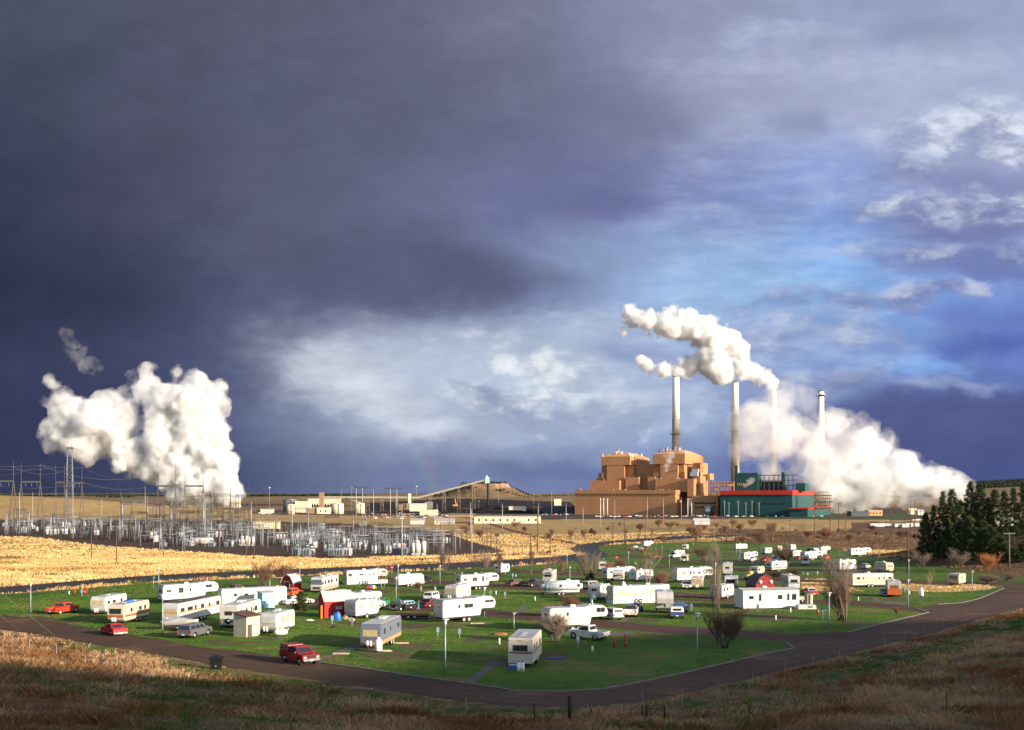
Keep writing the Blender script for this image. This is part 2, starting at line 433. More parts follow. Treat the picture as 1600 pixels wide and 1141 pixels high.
DIRTS = [(600, 1023, 46, 8), (655, 1010, 30, 5), (866, 1024, 26, 8), (640, 978, 40, 4), (700, 976, 22, 3), (1210, 966, 34, 7), (1160, 958, 16, 3), (1010, 969, 24, 4), (990, 934, 16, 2.5), (875, 956, 38, 7), (900, 970, 12, 3),
         (462, 944, 20, 5), (560, 973, 34, 3), (95, 971, 22, 3), (60, 966, 26, 3), (338, 1002, 18, 3), (372, 992, 14, 3), (350, 1008, 30, 1.6), (378, 1004, 34, 1.6), (420, 998, 20, 3), (1332, 974, 18, 4), (1385, 936, 36, 3), (300, 908, 26, 2),
         (640, 925, 24, 3), (590, 924, 30, 3), (700, 926, 20, 2), (1060, 958, 14, 2), (740, 1000, 16, 3), (960, 950, 12, 2), (900, 940, 26, 2), (1250, 900, 30, 2), (1190, 890, 24, 2), (1000, 893, 20, 1.6), (1130, 870, 20, 1.4), (1070, 880, 16, 1.4)]


def inpoly(px, py, poly):
    r = np.zeros(px.shape, bool); n = len(poly); j = n - 1
    for i in range(n):
        xi, yi = poly[i]; xj, yj = poly[j]
        if yi != yj:
            c = ((yi > py) != (yj > py)) & (px < (xj - xi) * (py - yi) / (yj - yi) + xi)
            r ^= c
        j = i
    return r


def strip(px, py, line, hw):
    xs = np.array([p[0] for p in line], float); ys = np.array([p[1] for p in line], float)
    yc = np.interp(px, xs, ys)
    return (np.abs(py - yc) < hw) & (px >= xs[0]) & (px <= xs[-1])


ZN = ['dry_hillside', 'lawn', 'gravel_road', 'asphalt_road', 'park_road', 'switchyard_gravel', 'dry_field', 'coal_yard', 'industrial_yard', 'rough_ground', 'far_country', 'concrete_pad',
      'red_earth_bank', 'green_verge', 'tilled_field', 'bare_earth']


def zones(x, y, z):
    """zone number of every face centre"""
    yy = np.maximum(y, 5.0)
    px, py = proj(x, yy, z)
    wob = (vnoise(x, y, 1.6, 71) * 0.9 + vnoise(x, y, 0.7, 75) * 0.5) * np.clip(py - 900, 0, 200) / 100.0 + vnoise(x, y, 5, 72) * 0.5
    pw = py + wob
    d = np.where(y < 330, dist_edge(x, np.minimum(y, 330)), -50.0)
    zn = np.full(x.shape, 6, int)                       # dry field
    infront = y > 20
    zn[(y > 1600)] = 10
    knoll = ((x - 190) / 110.0) ** 2 + ((y - 330) / 130.0) ** 2 < 1
    wv = 6 * fbm(x, y, 60, 73) + 3 * fbm(x, y, 14, 74)
    rough = (y > 520) & (y < 1300) & (py + wv > np.where(px > 1330, 816, 831 - 0.02 * (px - 1150))) & (px + 14 * wv > 1130)
    zn[rough | knoll] = 9
    zn[inpoly(px, pw, YARD) & infront] = 5
    zn[inpoly(px, py, COAL) & (y < 2600)] = 7
    zn[inpoly(px, py, PLANT_YARD) & (y > 900) & (y < 2600)] = 8
    zn[inpoly(px, py, GREEN_STRIP) & (y > 800)] = 13
    zn[strip(px, py, *RED_BANK) | strip(px, pw, *RED_BANK2)] = 12
    flat = (y > 70) & (y < 900)
    zn[inpoly(px, pw, LAWN) & flat] = 1
    for q in DRYS: zn[inpoly(px, pw, q) & flat] = 6
    for (ex, ey, ea, eb) in DIRTS:
        zn[(((px - ex) / ea) ** 2 + ((py - ey) / eb) ** 2 < 1 + 0.9 * fbm(x, y, 1.8, 76, 3)) & (zn == 1) & flat] = 15
    for ln, hw in PARK_ROADS: zn[strip(px, py + wob * 0.6, ln, hw) & flat & (inpoly(px, py, LAWN) | (px > 1240))] = 4
    for q in PADS: zn[inpoly(px, py, q) & flat] = 11
    zn[strip(px, py + wob * 0.3, *FAR_ROAD) & flat] = 3
    zn[inpoly(px, py, FAR_ROAD_B) & (y > 200) & (y < 1000)] = 3
    zn[inpoly(px, pw, NEAR_ROAD) & (y > 60) & (y < 330) & (d < 2)] = 2
    zn[(d > 0.0 + 0.5 * vnoise(x, y, 3, 74)) & (y < 330)] = 0
    zn[y <= 20] = 0
    return zn


# ------------------------------------------------------------------ materials
MATS = {}


def nmat(name):
    m = bpy.data.materials.new(name); m.use_nodes = True
    nt = m.node_tree
    bs = nt.nodes['Principled BSDF']
    bs.inputs['Roughness'].default_value = 0.85
    bs.inputs['Specular IOR Level'].default_value = 0.2
    MATS[name] = m
    return m, nt, bs


def tex(nt, scale, detail=5, rough=0.55, coord='Object', stretch=None, loc=None):
    tc = nt.nodes.new('ShaderNodeTexCoord')
    n = nt.nodes.new('ShaderNodeTexNoise'); n.inputs['Scale'].default_value = scale
    n.inputs['Detail'].default_value = detail; n.inputs['Roughness'].default_value = rough
    mp = nt.nodes.new('ShaderNodeMapping')
    if stretch: mp.inputs['Scale'].default_value = stretch
    if loc: mp.inputs['Location'].default_value = loc
    nt.links.new(tc.outputs[coord], mp.inputs[0]); nt.links.new(mp.outputs[0], n.inputs[0])
    return n.outputs['Fac']


def ramp(nt, sock, stops, interp='LINEAR'):
    r = nt.nodes.new('ShaderNodeValToRGB'); r.color_ramp.interpolation = interp
    els = r.color_ramp.elements
    els[0].position = stops[0][0]; els[0].color = (*stops[0][1], 1)
    els[1].position = stops[-1][0]; els[1].color = (*stops[-1][1], 1)
    for p, c in stops[1:-1]:
        e = els.new(p); e.color = (*c, 1)
    nt.links.new(sock, r.inputs[0]); return r.outputs[0]


def mixc(nt, fac, a, b, mode='MIX'):
    n = nt.nodes.new('ShaderNodeMix'); n.data_type = 'RGBA'; n.blend_type = mode
    for k, q in ((0, fac), (6, a), (7, b)):
        if isinstance(q, (int, float)): n.inputs[k].default_value = q
        elif isinstance(q, tuple): n.inputs[k].default_value = (*q[:3], 1)
        else: nt.links.new(q, n.inputs[k])
    return n.outputs[2]


def bump(nt, bs, sock, strength, dist):
    b = nt.nodes.new('ShaderNodeBump'); b.inputs['Strength'].default_value = strength; b.inputs['Distance'].default_value = dist
    nt.links.new(sock, b.inputs['Height']); nt.links.new(b.outputs[0], bs.inputs['Normal'])


def gmat(name, c1, c2, c3=None, s1=0.08, s2=1.2, bs_=(0.5, 0.2), fine=6.0, stretch=None, c3pos=(0.6, 0.7)):
    """ground: two tones in broad patches, a third in blotches, fine grain"""
    m, nt, bs = nmat(name)
    a = tex(nt, s1, 6, 0.6, stretch=stretch); b = tex(nt, s2, 6, 0.65, stretch=stretch); f = tex(nt, fine, 4, 0.6)
    col = mixc(nt, ramp(nt, a, [(0.36, (0, 0, 0)), (0.64, (1, 1, 1))]), c1, c2)
    col = mixc(nt, ramp(nt, b, [(0.3, (0, 0, 0)), (0.7, (1, 1, 1))]), col, mixc(nt, 0.5, col, tuple(0.5 * v for v in c1)))
    if c3: col = mixc(nt, ramp(nt, tex(nt, s1 * 2.3, 6, 0.65, loc=(31, 7, 0), stretch=stretch), [(c3pos[0], (0, 0, 0)), (c3pos[1], (1, 1, 1))]), col, c3)
    col = mixc(nt, 0.35, col, ramp(nt, f, [(0.3, (0.35, 0.35, 0.35)), (0.7, (1, 1, 1))]), 'MULTIPLY')
    nt.links.new(col, bs.inputs['Base Color'])
    bump(nt, bs, b if fine < 3 else f, *bs_)
    return m


G = {
    'dry_hillside': gmat('dry_grass_hillside', (0.20, 0.11, 0.05), (0.26, 0.165, 0.08), (0.05, 0.09, 0.018), 0.10, 1.0, (0.6, 0.15), 5, c3pos=(0.50, 0.60)),
    'lawn': gmat('lawn_grass', (0.052, 0.125, 0.012), (0.120, 0.210, 0.018), (0.22, 0.15, 0.06), 0.05, 0.6, (0.8, 0.12), 4, c3pos=(0.53, 0.66)),
    'gravel_road': gmat('gravel_road', (0.078, 0.045, 0.028), (0.115, 0.068, 0.042), (0.20, 0.09, 0.05), 0.06, 1.2, (0.5, 0.05), 9, c3pos=(0.56, 0.68)),
    'asphalt_road': gmat('asphalt', (0.045, 0.042, 0.046), (0.06, 0.056, 0.058), None, 0.05, 0.8, (0.3, 0.03), 8),
    'park_road': gmat('red_gravel', (0.105, 0.050, 0.036), (0.13, 0.062, 0.042), (0.17, 0.10, 0.07), 0.05, 0.8, (0.4, 0.04), 8),
    'switchyard_gravel': gmat('dark_gravel', (0.075, 0.042, 0.030), (0.11, 0.066, 0.045), (0.05, 0.035, 0.03), 0.02, 0.3, (0.4, 0.05), 4),
    'dry_field': gmat('golden_grass', (0.50, 0.33, 0.135), (0.38, 0.245, 0.095), (0.18, 0.14, 0.04), 0.022, 0.35, (1.0, 0.5), 1.6, stretch=(1, 0.35, 1), c3pos=(0.60, 0.70)),
    'coal_yard': gmat('coal', (0.014, 0.012, 0.012), (0.03, 0.022, 0.02), (0.07, 0.045, 0.03), 0.01, 0.1, (0.5, 0.6), 1),
    'industrial_yard': gmat('yard_gravel', (0.10, 0.07, 0.05), (0.05, 0.04, 0.035), (0.22, 0.15, 0.08), 0.01, 0.08, (0.3, 0.3), 1),
    'rough_ground': gmat('rough_dry_ground', (0.19, 0.105, 0.055), (0.115, 0.07, 0.036), (0.05, 0.055, 0.02), 0.035, 0.3, (1.0, 0.8), 1.2, stretch=(1, 0.5, 1)),
    'far_country': gmat('far_rangeland', (0.30, 0.20, 0.095), (0.16, 0.105, 0.06), (0.44, 0.31, 0.15), 0.0016, 0.012, (0.6, 3.0), 0.06, stretch=(1, 0.22, 1)),
    'bare_earth': gmat('worn_earth', (0.17, 0.10, 0.058), (0.12, 0.085, 0.04), (0.06, 0.10, 0.015), 0.35, 1.5, (0.5, 0.06), 8, c3pos=(0.48, 0.56)),
    'concrete_pad': gmat('concrete', (0.19, 0.165, 0.15), (0.14, 0.125, 0.115), None, 0.3, 2, (0.2, 0.02), 9),
    'red_earth_bank': gmat('red_earth', (0.19, 0.055, 0.030), (0.13, 0.05, 0.03), (0.25, 0.16, 0.07), 0.06, 0.5, (0.5, 0.3), 3),
    'green_verge': gmat('verge_grass', (0.06, 0.085, 0.022), (0.045, 0.045, 0.022), (0.16, 0.11, 0.05), 0.02, 0.2, (0.5, 0.5), 2),
    'tilled_field': gmat('tilled_field', (0.12, 0.05, 0.035), (0.10, 0.045, 0.03), None, 0.02, 0.2, (0.5, 0.5), 2),
}


def mesh_np(name, V, F, mats, smooth=False, link=True):
    """mesh from numpy arrays; F is (n,3) or (n,4)"""
    me = bpy.data.meshes.new(name)
    V = np.asarray(V, np.float32); F = np.asarray(F, np.int32); k = F.shape[1]
    me.vertices.add(len(V)); me.vertices.foreach_set('co', V.ravel())
    me.loops.add(F.size); me.loops.foreach_set('vertex_index', F.ravel())
    me.polygons.add(len(F)); me.polygons.foreach_set('loop_start', np.arange(0, F.size, k, dtype=np.int32))
    me.polygons.foreach_set('loop_total', np.full(len(F), k, np.int32))
    if smooth: me.polygons.foreach_set('use_smooth', np.ones(len(F), bool))
    me.update(calc_edges=True)
    for m in (mats if isinstance(mats, (list, tuple)) else [mats]): me.materials.append(m)
    o = bpy.data.objects.new(name, me)
    if link: COL.objects.link(o)
    return o


def build_terrain():
    # columns fan out from behind the camera, finest inside the view
    us = np.concatenate([-np.geomspace(12, 0.62, 50), np.linspace(-0.60, 0.60, 1050), np.geomspace(0.62, 12, 50)])
    ys = [0.0]
    while ys[-1] < 12000:
        y = ys[-1]
        h = max(CAMZ - max(14.9 - 0.0269 * y, 0), 12)
        st = 1.15 * y * y / (1600 * h)
        st = min(max(st, 0.55 if y < 60 else 0.30), 22 + y * 0.004)
        if y < 30: st = 1.5
        ys.append(y + st)
    ys = np.array(ys)
    XX = us[None, :] * (ys[:, None] + 20); YY = np.repeat(ys[:, None], len(us), 1)
    parts = []
    for (xx, yy2) in ((XX, YY), (np.meshgrid(np.linspace(-900, 900, 181), np.linspace(-500, 0, 51))[0], np.meshgrid(np.linspace(-900, 900, 181), np.linspace(-500, 0, 51))[1])):
        if yy2.min() < -1: xx, yy2 = xx.copy(), yy2 - 0.0
        nr, nc = xx.shape
        x = xx.ravel(); y = yy2.ravel()
        z = np.concatenate([zground(x[i:i + 60000], y[i:i + 60000]) for i in range(0, len(x), 60000)])
        # shallow relief of roads: kerb drop is modelled separately
        idx = np.arange(nr * nc).reshape(nr, nc)
        q = np.stack([idx[:-1, :-1], idx[:-1, 1:], idx[1:, 1:], idx[1:, :-1]], -1).reshape(-1, 4)
        cx = x[q].mean(1); cy = y[q].mean(1); cz = z[q].mean(1)
        zn = np.concatenate([zones(cx[i:i + 60000], cy[i:i + 60000], cz[i:i + 60000]) for i in range(0, len(cx), 60000)])
        parts.append((np.stack([x, y, z], 1), q, zn))
    for k, nm in enumerate(ZN):
        Vs, Fs, off = [], [], 0
        for V_, q, zn in parts:
            f = q[zn == k]
            if len(f) == 0: continue
            u, inv = np.unique(f.ravel(), return_inverse=True)
            Vs.append(V_[u]); Fs.append(inv.reshape(-1, 4) + off); off += len(u)
        if not Vs: continue
        Vc = np.concatenate(Vs)
        o = mesh_np(nm, Vc, np.concatenate(Fs), G[nm], smooth=True)
        o['kind'] = 'structure'
        if nm in ('gravel_road', 'far_country'):
            x, y = Vc[:, 0], Vc[:, 1]
            if nm == 'gravel_road':
                d = -dist_edge(x, np.minimum(y, 330)) + 0.35 * vnoise(x, y, 14, 131)
                t = sum(np.exp(-((d - c_) / 0.42) ** 2) for c_ in (1.9, 3.6, 5.4, 7.1)) * (0.6 + 0.5 * vnoise(x, y, 9, 133))
            else: t = sstep(50, 75, Vc[:, 2]) * sstep(300, 200, np.abs(x + 105)) * sstep(3700, 3850, y)
            at = o.data.attributes.new('wear', 'FLOAT', 'POINT'); at.data.foreach_set('value', np.clip(t, 0, 1).astype(np.float32))


build_terrain()
for nm_, c_ in (('gravel_road', (0.17, 0.115, 0.08)), ('far_country', (0.50, 0.27, 0.18))):
    nt_ = G[nm_].node_tree; b_ = nt_.nodes['Principled BSDF']; at_ = nt_.nodes.new('ShaderNodeAttribute'); at_.attribute_name = 'wear'
    mm_ = nt_.nodes.new('ShaderNodeMath'); mm_.operation = 'MULTIPLY'; mm_.inputs[1].default_value = 0.7 if nm_ == 'far_country' else 0.28; nt_.links.new(at_.outputs['Fac'], mm_.inputs[0])
    nt_.links.new(mixc(nt_, mm_.outputs[0], b_.inputs['Base Color'].links[0].from_socket, c_), b_.inputs['Base Color'])

# ------------------------------------------------------------------ steam
def surface_nets(f, iso=0.0):
    """vertices (grid units) and quads of the iso surface of a 3-D array"""
    nx, ny, nz = f.shape
    s = f > iso
    c = np.zeros((nx - 1, ny - 1, nz - 1), np.int8)
    for i in (0, 1):
        for j in (0, 1):
            for k in (0, 1):
                c += s[i:nx - 1 + i, j:ny - 1 + j, k:nz - 1 + k]
    act = (c > 0) & (c < 8)
    idx = -np.ones(act.shape, np.int64)
    ci = np.argwhere(act)
    idx[act] = np.arange(len(ci))
    acc = np.zeros((len(ci), 3)); cnt = np.zeros(len(ci))
    x, y, z = ci.T
    cor = [(i, j, k) for i in (0, 1) for j in (0, 1) for k in (0, 1)]
    for a in range(8):
        for b in range(a + 1, 8):
            A, B = cor[a], cor[b]
            if sum(abs(p - q) for p, q in zip(A, B)) != 1: continue
            fa = f[x + A[0], y + A[1], z + A[2]] - iso; fb = f[x + B[0], y + B[1], z + B[2]] - iso
            m = (fa > 0) != (fb > 0)
            t = np.where(m, fa / np.where(m, fa - fb, 1), 0)
            p = np.array(A)[None] + t[:, None] * (np.array(B) - np.array(A))[None]
            acc += np.where(m[:, None], p, 0); cnt += m
    V = ci + acc / cnt[:, None]
    Q = []
    for ax in range(3):
        sl0 = [slice(1, -1)] * 3; sl1 = [slice(1, -1)] * 3
        sl0[ax] = slice(0, -1); sl1[ax] = slice(1, None)
        a = s[tuple(sl0)]; b = s[tuple(sl1)]
        e = np.argwhere(a != b)
        if len(e) == 0: continue
        o = np.ones(3, int); o[ax] = 0
        e2 = e + o
        u = [0, 0, 0]; v = [0, 0, 0]; u[(ax + 1) % 3] = 1; v[(ax + 2) % 3] = 1
        u = np.array(u); v = np.array(v)
        def I(p): return idx[p[:, 0], p[:, 1], p[:, 2]]
        q = np.stack([I(e2 - u - v), I(e2 - v), I(e2), I(e2 - u)], 1)
        ina = a[e[:, 0], e[:, 1], e[:, 2]]
        q[~ina] = q[~ina][:, ::-1]
        Q.append(q[(q >= 0).all(1)])
    return V, np.concatenate(Q)


def noise3(shape, cell, rng):
    """trilinear value noise on a grid, one octave, -1..1"""
    n = [int(s / cell) + 3 for s in shape]
    L = rng.uniform(-1, 1, n)
    ax = []
    for s in shape:
        t = np.arange(s) / cell; i = t.astype(int); f = t - i; f = f * f * (3 - 2 * f); ax.append((i, f))
    def lerp(A, axis):
        i, f = ax[axis]
        sh = [1, 1, 1]; sh[axis] = -1
        f = f.reshape(sh)
        return np.take(A, i, axis) * (1 - f) + np.take(A, i + 1, axis) * f
    return lerp(lerp(lerp(L, 0), 1), 2)


def steam_mat(name, dens, col=(0.96, 0.97, 0.985), aniso=0.2, ragged=None):
    m = bpy.data.materials.new(name); m.use_nodes = True
    nt = m.node_tree; nt.nodes.clear()
    out = nt.nodes.new('ShaderNodeOutputMaterial')
    v = nt.nodes.new('ShaderNodeVolumePrincipled')
    v.inputs['Color'].default_value = (*col, 1); v.inputs['Density'].default_value = dens; v.inputs['Anisotropy'].default_value = aniso
    if ragged:
        n = tex(nt, ragged, 5, 0.68); d = tex(nt, ragged * 0.3, 2, 0.5, loc=(9, 3, 1))
        r = nt.nodes.new('ShaderNodeMapRange'); r.interpolation_type = 'SMOOTHSTEP'; r.inputs['From Min'].default_value = 0.40; r.inputs['From Max'].default_value = 0.60; r.inputs['To Max'].default_value = dens * 2.2
        a = nt.nodes.new('ShaderNodeMath'); a.operation = 'MULTIPLY_ADD'; a.inputs[1].default_value = 0.45; nt.links.new(d, a.inputs[0])
        b = nt.nodes.new('ShaderNodeMath'); b.operation = 'MULTIPLY'; b.inputs[1].default_value = 0.55; nt.links.new(n, b.inputs[0]); nt.links.new(b.outputs[0], a.inputs[2])
        nt.links.new(a.outputs[0], r.inputs['Value']); nt.links.new(r.outputs[0], v.inputs['Density'])
        m.cycles.volume_step_rate = 0.25
    nt.links.new(v.outputs[0], out.inputs['Volume'])
    return m


def plume_mesh(name, blobs, D, cell, layers, parent=None, seed=1, kids=((14, 0.42), (9, 0.36)), nz=((9, 0.30), (4.5, 0.16), (2.2, 0.09))):
    """blobs: (px, py, radius px, depth offset px). layers: (iso shift in blob radii, material)"""
    rng = np.random.default_rng(seed)
    k = D / 1600.0
    S = []
    for b in blobs:
        px, py, r = b[:3]; dd = b[3] if len(b) > 3 else rng.uniform(-0.3, 0.3) * r
        c = np.array([(px - 800) * k, D + dd * k, CAMZ - (py - 775) * k]); r = r * k
        S.append((c, r, 0))
        for _ in range(kids[0][0]):
            d = rng.normal(size=3); d /= np.linalg.norm(d)
            r1 = r * kids[0][1] * rng.uniform(0.6, 1.15); c1 = c + d * r * rng.uniform(0.72, 0.98)
            S.append((c1, r1, 1))
            for _ in range(kids[1][0]):
                d2 = rng.normal(size=3) + d * 0.6; d2 /= np.linalg.norm(d2)
                r2 = r1 * kids[1][1] * rng.uniform(0.6, 1.2); c2_ = c1 + d2 * r1 * rng.uniform(0.75, 1.0); S.append((c2_, r2, 2))
                if len(kids) > 2:
                    for _ in range(kids[2][0]):
                        d3 = rng.normal(size=3) + d2 * 0.6; d3 /= np.linalg.norm(d3); S.append((c2_ + d3 * r2 * rng.uniform(0.8, 1.05), r2 * kids[2][1] * rng.uniform(0.6, 1.3), 3))
    cs = np.array([s[0] for s in S]); rs = np.array([s[1] for s in S])
    lo = (cs - rs[:, None]).min(0) - cell * 8; hi = (cs + rs[:, None]).max(0) + cell * 8
    sh = np.ceil((hi - lo) / cell).astype(int)
    f = np.full(sh, -6.0, np.float32)
    for c, r in zip(cs, rs):
        c0 = (c - lo) / cell; r0 = r / cell
        a = np.maximum(np.floor(c0 - r0 - 6).astype(int), 0); b = np.minimum(np.ceil(c0 + r0 + 6).astype(int) + 1, sh)
        g = np.ogrid[a[0]:b[0], a[1]:b[1], a[2]:b[2]]
        d = r0 - np.sqrt((g[0] - c0[0]) ** 2 + (g[1] - c0[1]) ** 2 + (g[2] - c0[2]) ** 2)
        sub = f[a[0]:b[0], a[1]:b[1], a[2]:b[2]]
        np.maximum(sub, d, out=sub)
    # noise in cell units
    f0 = f.copy()
    for (cc, am) in nz: f += noise3(sh, cc, rng).astype(np.float32) * am * cc
    f = np.where(f0 < -3.6, f0, f)
    f[0] = f[-1] = -6; f[:, 0] = f[:, -1] = -6; f[:, :, 0] = f[:, :, -1] = -6
    obs = []
    for i, (iso, mat) in enumerate(layers):
        fl = f
        if i: fl = np.where(f0 < -3.6, f0, f + noise3(sh, 7, rng).astype(np.float32) * 1.6 + noise3(sh, 3.2, rng).astype(np.float32) * 1.0)
        V, Q = surface_nets(fl, iso)
        V = V * cell + lo
        o = mesh_np(name if i == 0 else 'dense_core', V, Q, mat, smooth=True)
        obs.append(o)
    return obs


def tag(o, label=None, cat=None, group=None, kind=None):
    if label: o['label'] = label
    if cat: o['category'] = cat
    if group: o['group'] = group
    if kind: o['kind'] = kind
    return o




st_veil = steam_mat('steam_veil', 0.0016); st_out = steam_mat('steam_thin', 0.010); st_mid = steam_mat('steam_medium', 0.035); st_in = steam_mat('steam_dense', 0.14)
LEFT = [(352, 768, 20), (330, 755, 28), (300, 754, 24), (345, 728, 22), (312, 717, 37), (275, 724, 34), (243, 727, 28), (335, 692, 25), (302, 672, 40), (255, 694, 37), (215, 708, 30),
        (192, 714, 20), (300, 632, 28), (178, 682, 32), (140, 668, 32), (112, 668, 24), (150, 646, 20), (368, 768, 11), (280, 765, 16), (250, 665, 22)]
LTHIN = [(320, 622, 26), (300, 604, 22), (268, 618, 26), (248, 640, 28), (330, 640, 22), (92, 622, 18), (85, 604, 12), (105, 645, 24), (182, 634, 22), (205, 640, 16), (232, 582, 11), (240, 597, 12), (275, 590, 12), (352, 698, 7), (92, 690, 20),
         (80, 672, 16), (335, 655, 16), (165, 628, 16), (130, 695, 26), (222, 612, 14), (205, 655, 18), (340, 612, 12)]
STACK = [(1203, 600, 8), (1192, 592, 12), (1176, 583, 15), (1155, 577, 17), (1132, 578, 20), (1108, 572, 21), (1122, 560, 17), (1082, 570, 17), (1062, 578, 13), (1038, 578, 11), (1012, 572, 10), (1000, 566, 6),
         (1150, 548, 14), (1141, 534, 16), (1122, 528, 18), (1100, 517, 21), (1074, 511, 20), (1050, 507, 19), (1030, 511, 16), (1010, 506, 15), (992, 500, 14), (985, 490, 10), (1045, 492, 9), (1075, 495, 10), (976, 520, 6)]
RIGHT = [(1505, 765, 12), (1490, 759, 18), (1465, 759, 24), (1435, 755, 30), (1400, 751, 34), (1362, 750, 38), (1328, 752, 36), (1365, 718, 26), (1335, 705, 28), (1400, 722, 18), (1300, 748, 32), (1335, 690, 18)]
RTHIN = [(1290, 672, 26), (1315, 668, 22), (1268, 660, 22), (1240, 735, 24), (1345, 700, 30), (1300, 712, 36), (1270, 720, 36), (1245, 722, 30), (1275, 690, 32), (1310, 686, 26), (1345, 676, 20), (1230, 700, 26), (1255, 676, 26), (1420, 735, 24), (1380, 700, 20), (1290, 745, 34), (1470, 745, 20), (1215, 720, 20)]
VEIL = [(1200, 660, 40), (1170, 665, 26), (1222, 636, 30), (1258, 640, 28), (1180, 700, 30), (1300, 650, 26), (1200, 735, 24), (1168, 740, 18), (1240, 665, 38), (1330, 660, 22), (1215, 690, 34)]


def plume(name, blobs, D, cell, lay, label, seed, **kw):
    obs = plume_mesh(name, blobs, D, cell, lay, seed=seed, **kw)
    tag(obs[0], label, 'steam', 'steam plumes of the power station')
    for o in obs[1:]: o.parent = obs[0]
    return obs[0]


SH = [steam_mat('shell_a', 0.007, ragged=0.045), steam_mat('shell_b', 0.013, ragged=0.06), steam_mat('shell_c', 0.026, ragged=0.08), steam_mat('shell_d', 0.045)]
RAG = ((18, 0.34), (9, 0.36), (4.5, 0.38), (2.2, 0.36))
KD = ((14, 0.42), (10, 0.36), (5, 0.36))
lp_ = plume('steam_plume', LEFT, 2000, 1.9, [(-2.6, SH[0]), (-1.2, SH[1]), (0.2, SH[2]), (1.6, SH[3]), (3.0, st_in)], 'huge white steam cloud rising behind the switchyard at far left', 3, nz=RAG, kids=KD)
for o_ in plume_mesh('thin_steam', LTHIN, 2000, 1.9, [(-2.2, SH[0]), (-0.6, SH[0]), (1.0, SH[1]), (2.6, SH[2])], seed=4, nz=((16, 0.5), (8, 0.45), (4, 0.4), (2, 0.3))): o_.parent = lp_
plume('steam_plume', [(x_, y_, r_ * 1.08) for x_, y_, r_ in STACK], 1720, 1.4, [(-2.2, SH[1]), (-0.8, SH[2]), (0.5, SH[3]), (1.8, st_in)], 'dense white smoke plume trailing left from the hidden third chimney', 5, nz=RAG, kids=KD)
rp_ = plume('steam_plume', RIGHT, 1660, 2.4, [(-3.0, SH[0]), (-1.2, SH[0]), (0.8, SH[1]), (3.0, SH[1]), (5.5, SH[2])], 'broad soft grey-white steam bank beside the green power house', 8, nz=((16, 0.34), (8, 0.36), (4, 0.3), (2, 0.25)))
for o_ in plume_mesh('thin_steam', RTHIN, 1660, 2.8, [(-2.6, SH[0]), (0.4, SH[0]), (3.0, SH[1])], seed=18, nz=((16, 0.5), (8, 0.45), (4, 0.35), (2, 0.25))): o_.parent = rp_
plume('steam_plume', VEIL, 1620, 3.0, [(-2.0, steam_mat('veil_a', 0.004, ragged=0.02)), (1.5, SH[0]), (5.0, SH[1])], 'thin veil of steam drifting round the third chimney', 9, nz=((16, 0.5), (8, 0.4), (4, 0.3)))
plume('steam_wisp', [(1042, 742, 1.6), (1042, 735, 3), (1041, 727, 4), (1045, 720, 5), (1048, 712, 5), (1038, 713, 3)], 1400, 0.8, [(-0.5, steam_mat('wisp', 0.05))], 'small steam wisp from the roof of the right orange boiler house', 12, nz=((5, 0.5), (2.5, 0.4)))
plume('steam_wisp', [(104, 522, 7), (112, 540, 9), (122, 556, 10), (138, 570, 11), (150, 580, 8)], 2000, 2.0, [(-1.0, steam_mat('wisp_b', 0.0035, ragged=0.07))], 'thin pinkish steam wisp high above the left steam cloud', 14, nz=((8, 0.7), (4, 0.6), (2, 0.4)))
plume('steam_wisp', [(205, 585, 8), (218, 600, 12), (196, 612, 9), (222, 622, 10)], 2000, 2.0, [(-1.0, steam_mat('wisp_c', 0.008, ragged=0.07))], 'ragged scraps of thin steam round the left steam cloud', 15, nz=((8, 0.7), (4, 0.6), (2, 0.4)))
plume('steam_wisp', [(1165, 758, 3), (1170, 753, 4), (1176, 750, 4)], 1440, 1.0, [(-0.5, steam_mat('wisp_d', 0.04))], 'small steam puff at a green power house roof vent', 16, nz=((5, 0.5), (2.5, 0.4)))

# ------------------------------------------------------------------ building helpers
def smat(name, col, rough=0.5, metal=0.0, spec=0.4, var=0.12, scale=1.5, dirt=None, dscale=0.8):
    """painted or plain surface with uneven tone"""
    if name in MATS: return MATS[name]
    m, nt, bs = nmat(name)
    bs.inputs['Roughness'].default_value = rough; bs.inputs['Metallic'].default_value = metal; bs.inputs['Specular IOR Level'].default_value = spec
    f = tex(nt, scale, 5, 0.6)
    c = mixc(nt, ramp(nt, f, [(0.3, (0, 0, 0)), (0.7, (1, 1, 1))]), tuple(v * (1 - var) for v in col), tuple(min(v * (1 + var * 0.6), 1) for v in col))
    if dirt: c = mixc(nt, ramp(nt, tex(nt, dscale, 7, 0.7, stretch=(1, 1, 0.35)), [(0.52, (0, 0, 0)), (0.72, (0.8, 0.8, 0.8))]), c, dirt)
    nt.links.new(c, bs.inputs['Base Color'])
    return m


def glass(name='dark_glass', col=(0.02, 0.025, 0.03)):
    if name in MATS: return MATS[name]
    m, nt, bs = nmat(name)
    bs.inputs['Base Color'].default_value = (*col, 1); bs.inputs['Roughness'].default_value = 0.08; bs.inputs['Specular IOR Level'].default_value = 0.6
    return m


